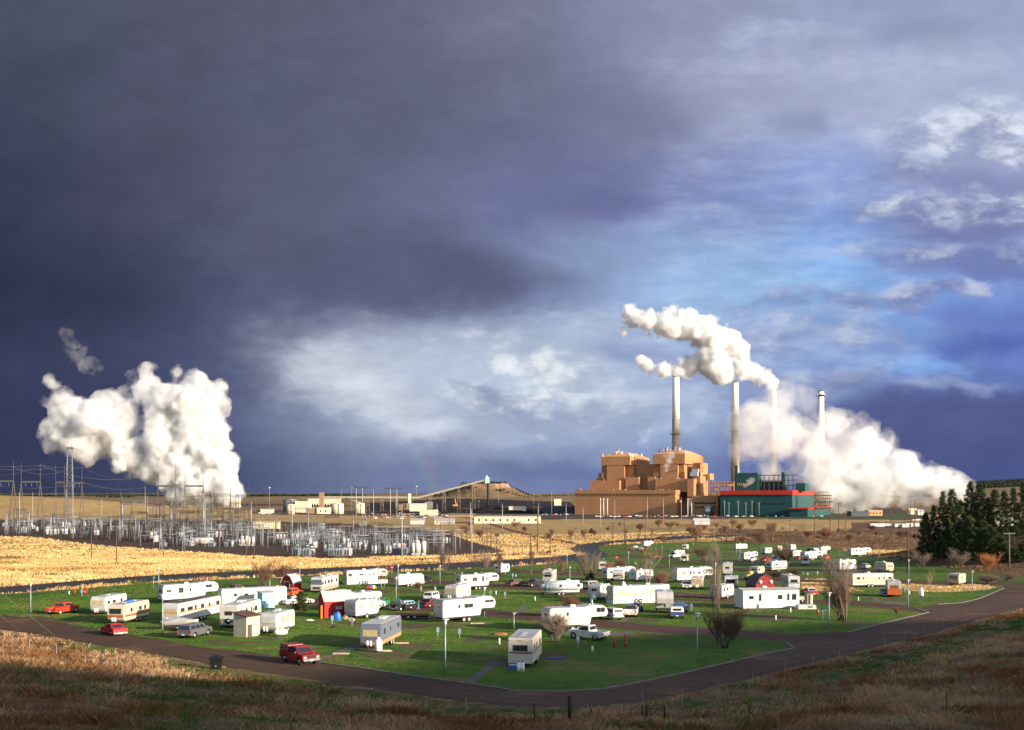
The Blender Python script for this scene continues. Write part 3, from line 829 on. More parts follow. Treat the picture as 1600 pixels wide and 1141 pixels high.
class MB:
    def __init__(s): s.v = []; s.f = []; s.m = []; s.sm = []
    def add(s, vs, fs, mi=0, smooth=False):
        o = len(s.v); s.v += [tuple(p) for p in vs]; s.f += [tuple(i + o for i in f) for f in fs]; s.m += [mi] * len(fs); s.sm += [smooth] * len(fs); return s
    def box(s, x0, x1, y0, y1, z0, z1, mi=0, taper=0.0):
        t = taper
        return s.add([(x0, y0, z0), (x1, y0, z0), (x1, y1, z0), (x0, y1, z0), (x0 + t, y0 + t, z1), (x1 - t, y0 + t, z1), (x1 - t, y1 - t, z1), (x0 + t, y1 - t, z1)],
                     [(0, 3, 2, 1), (4, 5, 6, 7), (0, 1, 5, 4), (1, 2, 6, 5), (2, 3, 7, 6), (3, 0, 4, 7)], mi)
    def prism(s, poly, y0, y1, mi=0, axis='y'):
        n = len(poly)
        f = (lambda a, b, c: (a, c, b)) if axis == 'y' else ((lambda a, b, c: (c, a, b)) if axis == 'x' else (lambda a, b, c: (a, b, c)))
        vs = [f(a, b, y0) for a, b in poly] + [f(a, b, y1) for a, b in poly]
        fs = [tuple(range(n)), tuple(range(2 * n - 1, n - 1, -1))] + [(i, i + n, (i + 1) % n + n, (i + 1) % n) for i in range(n)]
        return s.add(vs, fs, mi)
    def tube(s, pts, rs, n=6, mi=0, cap=True, smooth=True):
        if isinstance(rs, (int, float)): rs = [rs] * len(pts)
        pts = [Vector(p) for p in pts]; vs = []
        for i, p in enumerate(pts):
            d = (pts[min(i + 1, len(pts) - 1)] - pts[max(i - 1, 0)])
            if d.length < 1e-9: d = Vector((0, 0, 1))
            d.normalize()
            a = d.orthogonal() if i == 0 else (a - d * a.dot(d))
            if a.length < 1e-6: a = d.orthogonal()
            a.normalize(); b = d.cross(a)
            vs += [p + (a * math.cos(2 * PI * k / n) + b * math.sin(2 * PI * k / n)) * rs[i] for k in range(n)]
        fs = [(i * n + k, i * n + (k + 1) % n, (i + 1) * n + (k + 1) % n, (i + 1) * n + k) for i in range(len(pts) - 1) for k in range(n)]
        if cap: fs += [tuple(range(n - 1, -1, -1)), tuple(range((len(pts) - 1) * n, len(pts) * n))]
        return s.add(vs, fs, mi, smooth)
    def cyl(s, c, r, h, n=16, mi=0, r2=None, smooth=True): return s.tube([c, (c[0], c[1], c[2] + h)], [r, r if r2 is None else r2], n, mi, True, smooth)
    def ball(s, c, r, n=8, mi=0, sq=(1, 1, 1)):
        vs = [(c[0], c[1], c[2] + r * sq[2])]; m = n // 2
        for i in range(1, m):
            t = PI * i / m
            vs += [(c[0] + r * sq[0] * math.sin(t) * math.cos(2 * PI * k / n), c[1] + r * sq[1] * math.sin(t) * math.sin(2 * PI * k / n), c[2] + r * sq[2] * math.cos(t)) for k in range(n)]
        vs.append((c[0], c[1], c[2] - r * sq[2])); e = len(vs) - 1
        fs = [(0, 1 + k, 1 + (k + 1) % n) for k in range(n)]
        for i in range(m - 2):
            a = 1 + i * n; fs += [(a + k, a + n + k, a + n + (k + 1) % n, a + (k + 1) % n) for k in range(n)]
        a = 1 + (m - 2) * n; fs += [(a + (k + 1) % n, a + k, e) for k in range(n)]
        return s.add(vs, fs, mi, True)
    def build(s, name, mats, parent=None, bevel=0, seg=2, smooth=False, link=True, zmin=None):
        me = bpy.data.meshes.new(name); me.from_pydata(s.v, [], s.f)
        for m in (mats if isinstance(mats, (list, tuple)) else [mats]): me.materials.append(m)
        for p, mi, sm in zip(me.polygons, s.m, s.sm): p.material_index = mi; p.use_smooth = sm or smooth
        bm = bmesh.new(); bm.from_mesh(me)
        if bevel:
            ed = [e for e in bm.edges if len(e.link_faces) == 2 and e.calc_face_angle(0) > 0.5 and (zmin is None or min(v.co.z for v in e.verts) > zmin)]
            bmesh.ops.bevel(bm, geom=ed, offset=bevel, segments=seg, affect='EDGES', clamp_overlap=True)
        bmesh.ops.recalc_face_normals(bm, faces=bm.faces)
        bm.to_mesh(me); bm.free()
        o = bpy.data.objects.new(name, me)
        if link: COL.objects.link(o)
        if parent: o.parent = parent
        return o


def empty(name, loc=(0, 0, 0), rz=0.0, label=None, cat=None, group=None):
    o = bpy.data.objects.new(name, None); COL.objects.link(o); o.location = loc; o.rotation_euler = (0, 0, rz); o.empty_display_size = 0.3
    return tag(o, label, cat, group)


KIDS = {}


def copy_tree(o, loc=None, rz=None, parent=None, scale=None, label=None, group=None, link=True):
    """a thing with its parts and sub-parts; meshes are shared"""
    c = o.copy(); COL.objects.link(c)
    if parent: c.parent = parent
    if loc is not None: c.location = loc
    if rz is not None: c.rotation_euler = (c.rotation_euler[0], c.rotation_euler[1], rz)
    if scale is not None: c.scale = scale if isinstance(scale, (tuple, list)) else (scale,) * 3
    if label: c['label'] = label
    if group: c['group'] = group
    if o.name not in KIDS: KIDS[o.name] = list(o.children)
    for ch in KIDS[o.name]: copy_tree(ch, parent=c)
    return c


ORD = ['leftmost', 'second', 'third', 'fourth', 'fifth', 'sixth', 'seventh', 'eighth', 'ninth', 'tenth', 'eleventh', 'twelfth', 'thirteenth', 'fourteenth', 'fifteenth', 'sixteenth',
       'seventeenth', 'eighteenth', 'nineteenth', 'twentieth', 'twenty-first', 'twenty-second', 'twenty-third', 'twenty-fourth', 'twenty-fifth', 'twenty-sixth', 'twenty-seventh',
       'twenty-eighth', 'twenty-ninth', 'thirtieth']


def nth(i, n=None):
    if n is not None and i == n - 1 and n > 1: return 'rightmost'
    if i == 0: return 'leftmost'
    return (ORD[i] if i < len(ORD) else 'number %d' % (i + 1)) + ' from the left'


WHITE = smat('white_paint', (0.50, 0.485, 0.455), 0.45, var=0.06, dirt=(0.36, 0.31, 0.25))
CREAM = smat('cream_paint', (0.52, 0.45, 0.32), 0.5, var=0.08, dirt=(0.5, 0.4, 0.3))
GREYW = smat('pale_grey_paint', (0.50, 0.50, 0.50), 0.5, var=0.1, dirt=(0.35, 0.31, 0.27))
ROOF = smat('trailer_roof', (0.42, 0.42, 0.44), 0.6, var=0.2, scale=0.8, dirt=(0.25, 0.22, 0.2))
DKROOF = smat('dark_roof', (0.10, 0.095, 0.09), 0.7, var=0.2, scale=0.8)
ALU = smat('brushed_aluminium', (0.62, 0.64, 0.66), 0.3, 0.85, var=0.15, scale=3)
RUB = smat('tyre_rubber', (0.02, 0.019, 0.018), 0.8)
DARK = smat('dark_undercarriage', (0.025, 0.022, 0.02), 0.8)
CHROME = smat('chrome', (0.55, 0.55, 0.55), 0.25, 0.9)
GALV = smat('galvanised_steel', (0.42, 0.45, 0.48), 0.5, 0.3, var=0.15)
WOOD = smat('weathered_wood', (0.10, 0.07, 0.05), 0.9, var=0.35, scale=4)
PLY = smat('plywood', (0.50, 0.37, 0.22), 0.8, var=0.2, scale=3)
GLS = glass()
GLB = glass('blue_glass', (0.10, 0.16, 0.20))
CURT = smat('curtained_window', (0.46, 0.38, 0.22), 0.4, var=0.3, scale=5)
RED_L = smat('red_lens', (0.5, 0.02, 0.015), 0.25)
AMB_L = smat('amber_lens', (0.7, 0.22, 0.03), 0.3)
WHT_L = smat('headlamp_glass', (0.7, 0.68, 0.6), 0.15)
PLATE = smat('licence_plate', (0.75, 0.74, 0.7), 0.4)
PROP = smat('tank_white', (0.82, 0.81, 0.78), 0.35, var=0.05)


def cmat(name, c): return smat(name, c, 0.28, 0.0, 0.6, var=0.06, dirt=tuple(v * 0.6 + 0.03 for v in c), dscale=1.2)


ORANGE_ST = cmat('orange_stripe', (0.55, 0.22, 0.06)); BROWN_ST = cmat('brown_stripe', (0.20, 0.085, 0.045)); RED_ST = cmat('rust_red_stripe', (0.42, 0.07, 0.03))
BLUE_ST = cmat('blue_stripe', (0.05, 0.10, 0.42)); GREEN_ST = cmat('green_stripe', (0.10, 0.22, 0.13)); YEL_ST = cmat('yellow_stripe', (0.70, 0.50, 0.12)); GREY_ST = cmat('grey_stripe', (0.22, 0.24, 0.28))


def wheel(parent, x, y, r, w=0.22, rimm=None, dual=False):
    m = MB(); s = 1 if y > 0 else -1
    m.tube([(x, y, r), (x, y - s * w, r)], r, 16, 0)
    m.tube([(x, y + s * 0.012, r), (x, y - s * 0.02, r)], [r * 0.58, r * 0.62], 12, 1)
    m.tube([(x, y + s * 0.03, r), (x, y, r)], r * 0.16, 8, 0)
    return m.build('wheel', [RUB, rimm or CHROME], parent)


def window(parent, c, w, h, nrm, pane=None, frame=None, name='window'):
    """framed window on a wall: nrm one of +y -y +x -x; c its centre on the wall plane"""
    m = MB(); x, y, z = c
    e, g = 0.018, 0.03
    ax, s = nrm[1], (1 if nrm[0] == '+' else -1)
    if ax == 'y':
        m.box(x - w / 2, x + w / 2, min(y, y + s * e), max(y, y + s * e), z - h / 2, z + h / 2, 0)
        m.box(x - w / 2 + 0.06, x + w / 2 - 0.06, min(y, y + s * g), max(y, y + s * g), z - h / 2 + 0.06, z + h / 2 - 0.06, 1)
        if w > 0.85: m.box(x - 0.02, x + 0.02, min(y, y + s * 0.036), max(y, y + s * 0.036), z - h / 2 + 0.05, z + h / 2 - 0.05, 0)
    else:
        m.box(min(x, x + s * e), max(x, x + s * e), y - w / 2, y + w / 2, z - h / 2, z + h / 2, 0)
        m.box(min(x, x + s * g), max(x, x + s * g), y - w / 2 + 0.06, y + w / 2 - 0.06, z - h / 2 + 0.06, z + h / 2 - 0.06, 1)
        if w > 1.0: m.box(min(x, x + s * 0.036), max(x, x + s * 0.036), y - 0.02, y + 0.02, z - h / 2 + 0.05, z + h / 2 - 0.05, 0)
    return m.build(name, [frame or CHROME, pane or GLS], parent)


def solve_yaw(cx, cy, farx, L, towards=False):
    """direction of a long side that starts at the ground point seen at (cx, cy) and ends at pixel column farx"""
    p = P(cx, cy); best = None
    rng = range(-70, 251) if not towards else range(-180, 1)
    for a in rng:
        d = (math.cos(R(a)), math.sin(R(a)))
        q = (p.x + d[0] * L, p.y + d[1] * L)
        px = 800 + 1600 * q[0] / q[1]
        pen = 0 if 0 <= a <= 180 or towards else 1.5 + 0.05 * min(abs(a), abs(a - 180))
        e = abs(px - farx) + pen
        if best is None or e < best[0]: best = (e, a)
    return p, R(best[1])


def place_box(cx, cy, farx, L, W, front='near', deep=0.0):
    """centre, yaw of a vehicle whose near corner is at (cx, cy)"""
    p, a = solve_yaw(cx, cy, farx, L)
    d = Vector((math.cos(a), math.sin(a), 0))
    right = farx >= cx
    w = Vector((-d.y, d.x, 0)) if right else Vector((d.y, -d.x, 0))
    c = p + d * L / 2 + w * W / 2
    yaw = a if front == 'far' else a + PI
    z0 = gz(c.x, c.y)
    return Vector((c.x, c.y, z0)), yaw


def prof(kind, L, H, f):
    h = L / 2
    if kind == 'trailer':
        return [(-h, f), (-h - 0.02, H - 0.35), (-h + 0.18, H), (h - 0.45, H), (h - 0.08, H - 0.5), (h, f + 0.9), (h - 0.12, f + 0.35), (h - 0.35, f)]
    if kind == 'boxy':
        return [(-h, f), (-h, H - 0.12), (-h + 0.1, H), (h - 0.1, H), (h, H - 0.12), (h, f)]
    if kind == 'fifth':
        return [(-h, f), (-h - 0.02, H - 0.4), (-h + 0.2, H - 0.15), (h * 0.2, H - 0.15), (h * 0.2 + 0.5, H), (h - 0.8, H), (h - 0.2, H - 0.4), (h, H - 0.95), (h - 0.25, f + 0.92), (h - 2.45, f + 0.92), (h - 2.65, f)]
    if kind == 'motor':
        return [(-h, f), (-h, H - 0.15), (-h + 0.15, H), (h - 0.4, H), (h - 0.06, H - 0.35), (h - 0.02, f + 1.15), (h + 0.05, f + 0.85), (h, f - 0.05)]
    if kind == 'minimotor':
        return [(-h, f), (-h, H - 0.1), (-h + 0.1, H), (h - 1.3, H), (h - 0.75, H - 0.3), (h - 0.85, 2.05), (h - 1.45, 2.0), (h - 1.05, 1.45), (h - 0.15, 1.25), (h, 1.1), (h, f), (h - 2.2, f)]
    if kind == 'camper':      # slide-in camper standing on a pickup or on jacks
        return [(-h, f), (-h, H - 0.15), (-h + 0.1, H), (h - 0.5, H), (h, H - 0.35), (h - 0.1, f + 1.1), (h - 1.6, f + 1.0), (h - 1.65, f)]


def make_rv(kind, loc, yaw, L, W=2.4, H=2.75, label='', cat='caravan', name='travel_trailer', body=WHITE, stripes=(), roof=ROOF, win=None, acs=1, pane=None, endwin=True, skirt=None,
            lower=None, group=None, f=None, spare=False, propane=True, frontpane=None, detail=True, door=True, seed=0, vent=1, awning=False, wheels=True):
    rng = random.Random(seed + int(L * 100) + int(loc[0] * 3))
    root = empty(name, loc, yaw, label, cat, group or 'caravans and motorhomes in the park')
    if f is None: f = {'trailer': 0.55, 'boxy': 0.5, 'fifth': 0.8, 'motor': 0.5, 'minimotor': 0.45, 'camper': 0.8, 'home': 0.15, 'air': 0.5}[kind]
    h = L / 2; w = W / 2
    if kind == 'home':
        m = MB(); m.box(-h, h, -w, w, f, H); m.build('body', body, root, 0.02, 1)
        m = MB(); m.prism([(-w - 0.12, H + 0.003), (0, H + 0.28), (w + 0.12, H + 0.003)], -h - 0.12, h + 0.12, axis='x'); m.build('roof', roof, root)
    elif kind == 'air':
        m = MB(); m.box(-h, h, -w, w, f, H); m.build('body', body, root, 0.62, 6, smooth=True)
        m = MB()
        for k in range(-4, 5): m.box(k * h / 5 - 0.012, k * h / 5 + 0.012, -w - 0.006, w + 0.006, f + 0.7, H - 0.66)
        m.build('panel_seams', GREYW, root)
    else:
        pr = prof(kind, L, H, f)
        m = MB(); m.prism(pr, -w, w); m.build('body', body, root, 0.07, 2)
        if kind in ('trailer', 'fifth', 'motor', 'boxy', 'minimotor', 'camper'):
            x0, x1 = {'trailer': (-h + 0.25, h - 0.5), 'fifth': (h * 0.2 + 0.55, h - 0.85), 'motor': (-h + 0.2, h - 0.45), 'boxy': (-h + 0.15, h - 0.15), 'minimotor': (-h + 0.15, h - 1.35), 'camper': (-h + 0.15, h - 0.55)}[kind]
            m = MB(); m.box(x0, x1, -w + 0.06, w - 0.06, H - 0.02, H + 0.02)
            if kind == 'fifth': m.box(-h + 0.25, h * 0.2 - 0.05, -w + 0.06, w - 0.06, H - 0.17, H - 0.13)
            for k in range(vent + 1):
                vx = x0 + (x1 - x0) * rng.uniform(0.15, 0.9); m.box(vx - 0.2, vx + 0.2, -0.25, 0.15, H + 0.02, H + 0.13)
            m.build('roof', roof, root)
    hb = H - 0.15 if kind == 'fifth' else H
    for k in range(acs):
        ax = -h * 0.1 + (k - (acs - 1) / 2) * L * 0.42
        z = hb if not (kind == 'home') else H + 0.26
        m = MB(); m.box(ax - 0.42, ax + 0.42, -0.36, 0.36, z, z + 0.30, 0, 0.06); m.build('air_conditioner', WHITE, root, 0.05, 1)
    # stripes along both sides and round the ends: (z0, z1, material)
    for (z0, z1, sm) in stripes:
        xe = h - (2.7 if kind == 'fifth' and z0 < f + 0.9 else 0.5 if kind in ('trailer', 'fifth', 'minimotor', 'camper') else 0.12)
        m = MB()
        for s in (-1, 1): m.box(-h + 0.1, xe, min(s * w, s * (w + 0.008)), max(s * w, s * (w + 0.008)), z0, z1)
        m.box(-h - 0.035, -h - 0.01, -w + 0.1, w - 0.1, z0, z1)
        if kind in ('trailer', 'boxy', 'motor') and z0 > f + 0.35: m.box(h - 0.06, h + 0.012 if kind != 'motor' else h + 0.06, -w + 0.1, w - 0.1, z0, z1)
        m.build('stripe', sm, root)
    if lower:
        m = MB()
        for s in (-1, 1): m.box(-h + 0.05, h - (2.72 if kind == 'fifth' else 0.4), min(s * w, s * (w + 0.006)), max(s * w, s * (w + 0.006)), f + 0.02, f + lower[0])
        if kind == 'trailer': m.box(h - 0.4, h - 0.1, -w + 0.06, w - 0.06, f + 0.01, f + 0.32)
        if kind in ('boxy', 'motor'): m.box(h + 0.0, h + 0.03, -w + 0.05, w - 0.05, f, f + lower[0])
        m.build('lower_panel', lower[1], root)
    if win is None:
        win = []
        x = -h + 0.9 + rng.uniform(0, 0.3)
        while x < h - 1.1:
            ww = rng.choice([0.55, 0.7, 0.95, 1.1]); win.append((x, ww, rng.choice([0.45, 0.55, 0.6]))); x += ww + rng.uniform(0.6, 1.4)
    zc = f + (hb - f) * 0.60
    for s in (-1, 1):
        dx = None
        if s == -1 and door:
            dx = rng.choice([0.15, -0.2]) * L
            m = MB(); m.box(dx - 0.34, dx + 0.34, -w - 0.022, -w, f + 0.05, f + 1.93, 0); m.box(dx - 0.3, dx + 0.3, -w - 0.03, -w, f + 0.1, f + 1.88, 1)
            m.box(dx - 0.16, dx + 0.16, -w - 0.038, -w, f + 1.2, f + 1.65, 2)
            m.build('door', [GREYW, body, GLS], root)
        for (x, ww, wh) in win:
            if dx is not None and abs(x - dx) < 0.34 + ww / 2 + 0.1: continue
            z = zc + (0.45 if kind == 'fifth' and x > h - 2.5 else 0)
            window(root, (x, s * w, z), ww, wh, '+y' if s > 0 else '-y', pane)
    if endwin:
        window(root, (-h, 0, zc), W * 0.42, 0.55, '-x', frontpane or pane)
        if kind == 'trailer':
            m = MB(); zz = f + 0.95
            m.add([(h + 0.012, -w * 0.7, zz), (h + 0.012, w * 0.7, zz), (h - 0.045, w * 0.7, zz + 0.72), (h - 0.045, -w * 0.7, zz + 0.72)], [(0, 1, 2, 3)])
            m.add([(h - 0.10, -w * 0.7, zz - 0.02), (h - 0.10, w * 0.7, zz - 0.02), (h - 0.14, w * 0.7, zz + 0.74), (h - 0.14, -w * 0.7, zz + 0.74)], [(0, 1, 2, 3)])
            m.build('window', frontpane or pane or GLS, root)
        if kind == 'boxy': window(root, (h, 0, zc), W * 0.6, 0.6, '+x', frontpane or pane)
    if kind == 'motor':
        m = MB(); a = f + 1.2; b = H - 0.42
        m.add([(h - 0.0, -w + 0.12, a), (h - 0.0, w - 0.12, a), (h - 0.035, w - 0.16, b), (h - 0.035, -w + 0.16, b)], [(0, 1, 2, 3)]); m.build('windscreen', GLB, root)
        m = MB(); m.box(h + 0.03, h + 0.12, -w + 0.02, w - 0.02, f - 0.05, f + 0.12); m.build('bumper', CHROME, root, 0.02, 1)
        m = MB(); m.box(h + 0.0, h + 0.06, -0.75, 0.75, f + 0.35, f + 0.7); m.build('grille', DARK, root)
        for s in (-1, 1): m = MB(); m.box(h + 0.01, h + 0.08, s * 0.95 - 0.12, s * 0.95 + 0.12, f + 0.4, f + 0.62); m.build('headlight', WHT_L, root)
        for s in (-1, 1): m = MB(); m.box(h - 0.15, h + 0.05, s * (w + 0.22) - 0.07, s * (w + 0.22) + 0.07, a + 0.1, a + 0.55); m.tube([(h - 0.1, s * w * 0.98, a + 0.5), (h - 0.05, s * (w + 0.2), a + 0.5)], 0.02, 4); m.build('mirror', DARK, root)
    if kind == 'minimotor':
        m = MB(); m.add([(h - 1.43, -0.78, 1.99), (h - 1.43, 0.78, 1.99), (h - 1.05, 0.82, 1.49), (h - 1.05, -0.82, 1.49)], [(0, 1, 2, 3)]); m.build('windscreen', GLS, root)
        m = MB(); m.box(h, h + 0.12, -w + 0.15, w - 0.15, f, f + 0.2); m.build('bumper', CHROME, root)
        for s in (-1, 1): m = MB(); m.box(h, h + 0.03, s * 0.8 - 0.13, s * 0.8 + 0.13, 0.8, 1.0); m.build('headlight', WHT_L, root)
        for s in (-1, 1): window(root, (h - 1.75, s * w, 1.65), 0.55, 0.45, '+y' if s > 0 else '-y')
        window(root, (h - 0.8, 0, 2.45), 1.3, 0.35, '+x')
    # running gear
    r = 0.34
    if wheels and kind != 'home':
        if kind in ('motor', 'minimotor'): axs = [-h * 0.52, h * (0.72 if kind == 'motor' else 0.66)]; r = 0.42 if kind == 'motor' else 0.36
        elif kind == 'camper': axs = []
        else: axs = [-0.45 - h * 0.12, 0.4 - h * 0.12] if L > 5.2 else [-0.15]
        for ax in axs:
            for s in (-1, 1):
                wheel(root, ax, s * (w + 0.004), r, rimm=WHITE if kind not in ('motor',) else CHROME)
                m = MB(); m.tube([(ax, s * (w - 0.05), r), (ax, s * (w + 0.002), r)], r * 1.22, 14); m.build('wheel_arch', DARK, root)
    m = MB()
    if kind != 'home': m.box(-h + 0.2, h - (2.9 if kind == 'fifth' else 0.5), -w + 0.25, w - 0.25, f - 0.22, f)
    if kind in ('trailer', 'air', 'boxy'):
        m.tube([(h - 0.3, -0.75, f - 0.08), (h + 1.1, 0, f - 0.1)], 0.05, 4); m.tube([(h - 0.3, 0.75, f - 0.08), (h + 1.1, 0, f - 0.1)], 0.05, 4)
        m.tube([(h + 1.0, 0, 0.0), (h + 1.0, 0, f + 0.25)], 0.04, 5)
    if kind == 'fifth':
        for s in (-1, 1): m.tube([(h - 2.85, s * 0.85, 0), (h - 2.85, s * 0.85, f)], 0.05, 5)
        m.tube([(h - 1.1, 0, f + 0.35), (h - 1.1, 0, f + 0.95)], 0.12, 6)
    if kind == 'camper' and f > 1.0:
        for sx in (-1, 1):
            for s in (-1, 1): m.tube([(sx * h * 0.6, s * (w + 0.05), 0), (sx * h * 0.6, s * (w + 0.05), f + 0.4)], 0.04, 5)
    if m.v: m.build('chassis', DARK, root)
    if propane and kind == 'trailer':
        for s in (-1, 1):
            m = MB(); m.cyl((h + 0.38, s * 0.18, f - 0.02), 0.15, 0.5, 10); m.ball((h + 0.38, s * 0.18, f + 0.48), 0.15, 8, 0, (1, 1, 0.5)); m.build('gas_bottle', PROP, root)
    for s in (-1, 1):
        m = MB(); m.box(-h - 0.05, -h + 0.0, s * (w - 0.25) - 0.09, s * (w - 0.25) + 0.09, f + 0.25, f + 0.5); m.build('tail_light', RED_L, root)
    if spare:
        m = MB(); m.tube([(-h - 0.03, 0, f + 0.55), (-h - 0.2, 0, f + 0.55)], 0.36, 16, 0); m.tube([(-h - 0.19, 0, f + 0.55), (-h - 0.22, 0, f + 0.55)], 0.17, 12, 1); m.build('spare_wheel', [RUB, CHROME], root)
    if skirt:
        m = MB(); m.box(-h + 0.03, h - 0.1, -w + 0.02, w - 0.02, 0.0, f + 0.02); m.build('skirting', skirt, root)
    # small running lights along the top edge at the front
    if kind in ('trailer', 'fifth', 'boxy'):
        for q in (-0.85, -0.15, 0, 0.15, 0.85) if loc[1] < 160 else ():
            if kind == 'boxy': m = MB(); m.box(h, h + 0.03, q * w - 0.05, q * w + 0.05, H - 0.29, H - 0.21); m.build('marker_light', AMB_L, root)
            m = MB(); m.box(-h - 0.05, -h + 0.02, q * w - 0.04, q * w + 0.04, hb - 0.38, hb - 0.32); m.build('marker_light', AMB_L, root)
    return root


def car_poly(pts_top, L, zb, axles, r):
    """side outline with wheel arches; pts_top runs rear to front"""
    p = list(pts_top)
    h = L / 2
    p.append((h, zb + 0.1)); p.append((h - 0.1, zb))
    for ax in sorted(axles, reverse=True):
        R_ = r * 1.18
        dz = max(r - zb, 0); ang0 = math.asin(min(dz / R_, 0.99)) if dz < R_ else 0
        n = 7
        a0, a1 = -ang0, PI + ang0
        for k in range(n + 1):
            a = a0 + (a1 - a0) * k / n
            p.append((ax + R_ * math.cos(a), r + R_ * math.sin(a)))
    p.append((-h + 0.1, zb)); p.append((-h, zb + 0.1))
    return p


def make_car(kind, loc, yaw, paint, label, name, cat='car', L=4.6, W=1.78, group=None, cap=None, hood_up=False, trim=None, two=None, text=None, lights=True, rimm=None):
    root = empty(name, loc, yaw, label, cat, group or 'cars and pickups in the park')
    h = L / 2; w = W / 2
    tr = kind in ('pickup', 'suv', 'van')
    r = 0.37 if tr else 0.31; zb = 0.46 if tr else 0.27
    ax = [-h + (1.05 if not tr else 1.1), h - 0.85]
    if kind == 'sedan':
        top = [(-h, 0.5), (-h, 0.88), (-h + 0.1, 0.93), (h - 1.25, 0.93), (h - 0.15, 0.76), (h, 0.62)]
        cab = (-h + 0.75, h - 1.15, -h + 1.35, h - 1.95, 0.92, 1.36)
    elif kind == 'wagon':
        top = [(-h, 0.5), (-h, 0.88), (-h + 0.1, 0.93), (h - 1.25, 0.93), (h - 0.15, 0.76), (h, 0.62)]
        cab = (-h + 0.1, h - 1.15, -h + 0.35, h - 1.9, 0.92, 1.4)
    elif kind == 'suv':
        top = [(-h, 0.6), (-h, 1.05), (-h + 0.06, 1.1), (h - 1.2, 1.1), (h - 0.1, 1.02), (h, 0.85)]
        cab = (-h + 0.03, h - 1.15, -h + 0.2, h - 1.75, 1.09, 1.68)
    elif kind == 'van':
        top = [(-h, 0.6), (-h, 1.05), (-h + 0.06, 1.1), (h - 0.9, 1.1), (h - 0.1, 0.95), (h, 0.8)]
        cab = (-h + 0.03, h - 0.8, -h + 0.15, h - 1.5, 1.09, 1.75)
    else:
        bed = -h + L * 0.37
        top = [(-h, 0.6), (-h, 0.72), (bed, 0.72), (bed, 1.08), (h - 1.2, 1.1), (h - 0.1, 1.03), (h, 0.88)]
        cab = (bed + 0.05, h - 1.15, bed + 0.15, h - 1.75, 1.09, 1.66)
    m = MB(); m.prism(car_poly(top, L, zb, ax, r), -w, w)
    if kind == 'pickup':
        m.box(-h, bed, -w, -w + 0.12, 0.7, 1.08); m.box(-h, bed, w - 0.12, w, 0.7, 1.08); m.box(-h, -h + 0.08, -w + 0.12, w - 0.12, 0.7, 1.06)
    m.build('body', paint, root, 0.045, 2, zmin=0.5)
    x0, x1, t0, t1, z0, z1 = cab
    ins = 0.13
    def cpt(u, v, side):      # point on the cabin's faces
        xa = x0 + (t0 - x0) * v; xb = x1 + (t1 - x1) * v; wy = (w - 0.05) - ins * v; z = z0 + (z1 - z0) * v; e = 0.012
        if side == 'l': return (xa + (xb - xa) * u, wy + e, z)
        if side == 'r': return (xa + (xb - xa) * u, -wy - e, z)
        if side == 'f': return (xb + e, -wy + 2 * wy * u, z)
        return (xa - e, -wy + 2 * wy * u, z)
    m = MB(); b = w - 0.05
    m.add([(x0, -b, z0), (x1, -b, z0), (x1, b, z0), (x0, b, z0), (t0, -b + ins, z1), (t1, -b + ins, z1), (t1, b - ins, z1), (t0, b - ins, z1)],
          [(0, 3, 2, 1), (4, 5, 6, 7), (0, 1, 5, 4), (1, 2, 6, 5), (2, 3, 7, 6), (3, 0, 4, 7)])
    m.build('cabin', two or paint, root, 0.05, 2)
    def pane(side, u0, u1, v0=0.12, v1=0.86, nm='window'):
        q = MB(); q.add([cpt(u0, v0, side), cpt(u1, v0, side), cpt(u1, v1, side), cpt(u0, v1, side)], [(0, 1, 2, 3)])
        o = q.build(nm, GLS, root); md = o.modifiers.new('thick', 'SOLIDIFY'); md.thickness = 0.012; md.offset = 0; return o
    pane('f', 0.06, 0.94, nm='windscreen'); pane('b', 0.08, 0.92, nm='rear_window')
    ug = {'sedan': [(0.14, 0.47), (0.52, 0.84)], 'wagon': [(0.06, 0.3), (0.34, 0.6), (0.64, 0.86)], 'suv': [(0.05, 0.33), (0.37, 0.6), (0.64, 0.88)], 'van': [(0.05, 0.34), (0.38, 0.66), (0.70, 0.9)],
          'pickup': [(0.12, 0.82)]}[kind]
    for s in 'lr':
        for (a_, b_) in ug: pane(s, a_, b_)
    for x in ax:
        for s in (-1, 1): wheel(root, x, s * (w - 0.02), r, 0.2, rimm)
    m = MB(); m.box(-h + 0.15, h - 0.15, -w + 0.22, w - 0.22, zb - 0.08, zb + 0.35); m.build('chassis', DARK, root)
    for sx, nm in ((1, 'front_bumper'), (-1, 'rear_bumper')):
        m = MB(); m.box(sx * (h + 0.03) - 0.07, sx * (h + 0.03) + 0.07, -w + 0.03, w - 0.03, zb + 0.02, zb + 0.2); m.build(nm, trim or CHROME, root, 0.03, 1)
        m = MB(); m.box(sx * (h + 0.105) - 0.006, sx * (h + 0.105) + 0.006, -0.16, 0.16, zb + 0.03, zb + 0.18); m.build('licence_plate', PLATE, root)
    m = MB(); m.box(h - 0.02, h + 0.02, -0.5, 0.5, zb + 0.28, zb + 0.45 + (0.08 if tr else 0)); m.build('grille', DARK, root)
    zl = zb + (0.38 if tr else 0.34)
    for s in (-1, 1):
        m = MB(); m.box(h - 0.02, h + 0.03, s * (w - 0.25) - 0.13, s * (w - 0.25) + 0.13, zl - 0.08, zl + 0.08); m.build('headlight', WHT_L, root)
        m = MB(); m.box(-h - 0.025, -h + 0.03, s * (w - 0.12) - 0.09, s * (w - 0.12) + 0.09, zl - 0.1, zl + 0.14); m.build('tail_light', RED_L, root)
        m = MB(); m.box(x1 - 0.35, x1 - 0.22, s * (w + 0.08) - 0.07, s * (w + 0.08) + 0.07, z0 + 0.06, z0 + 0.2); m.build('mirror', paint, root)
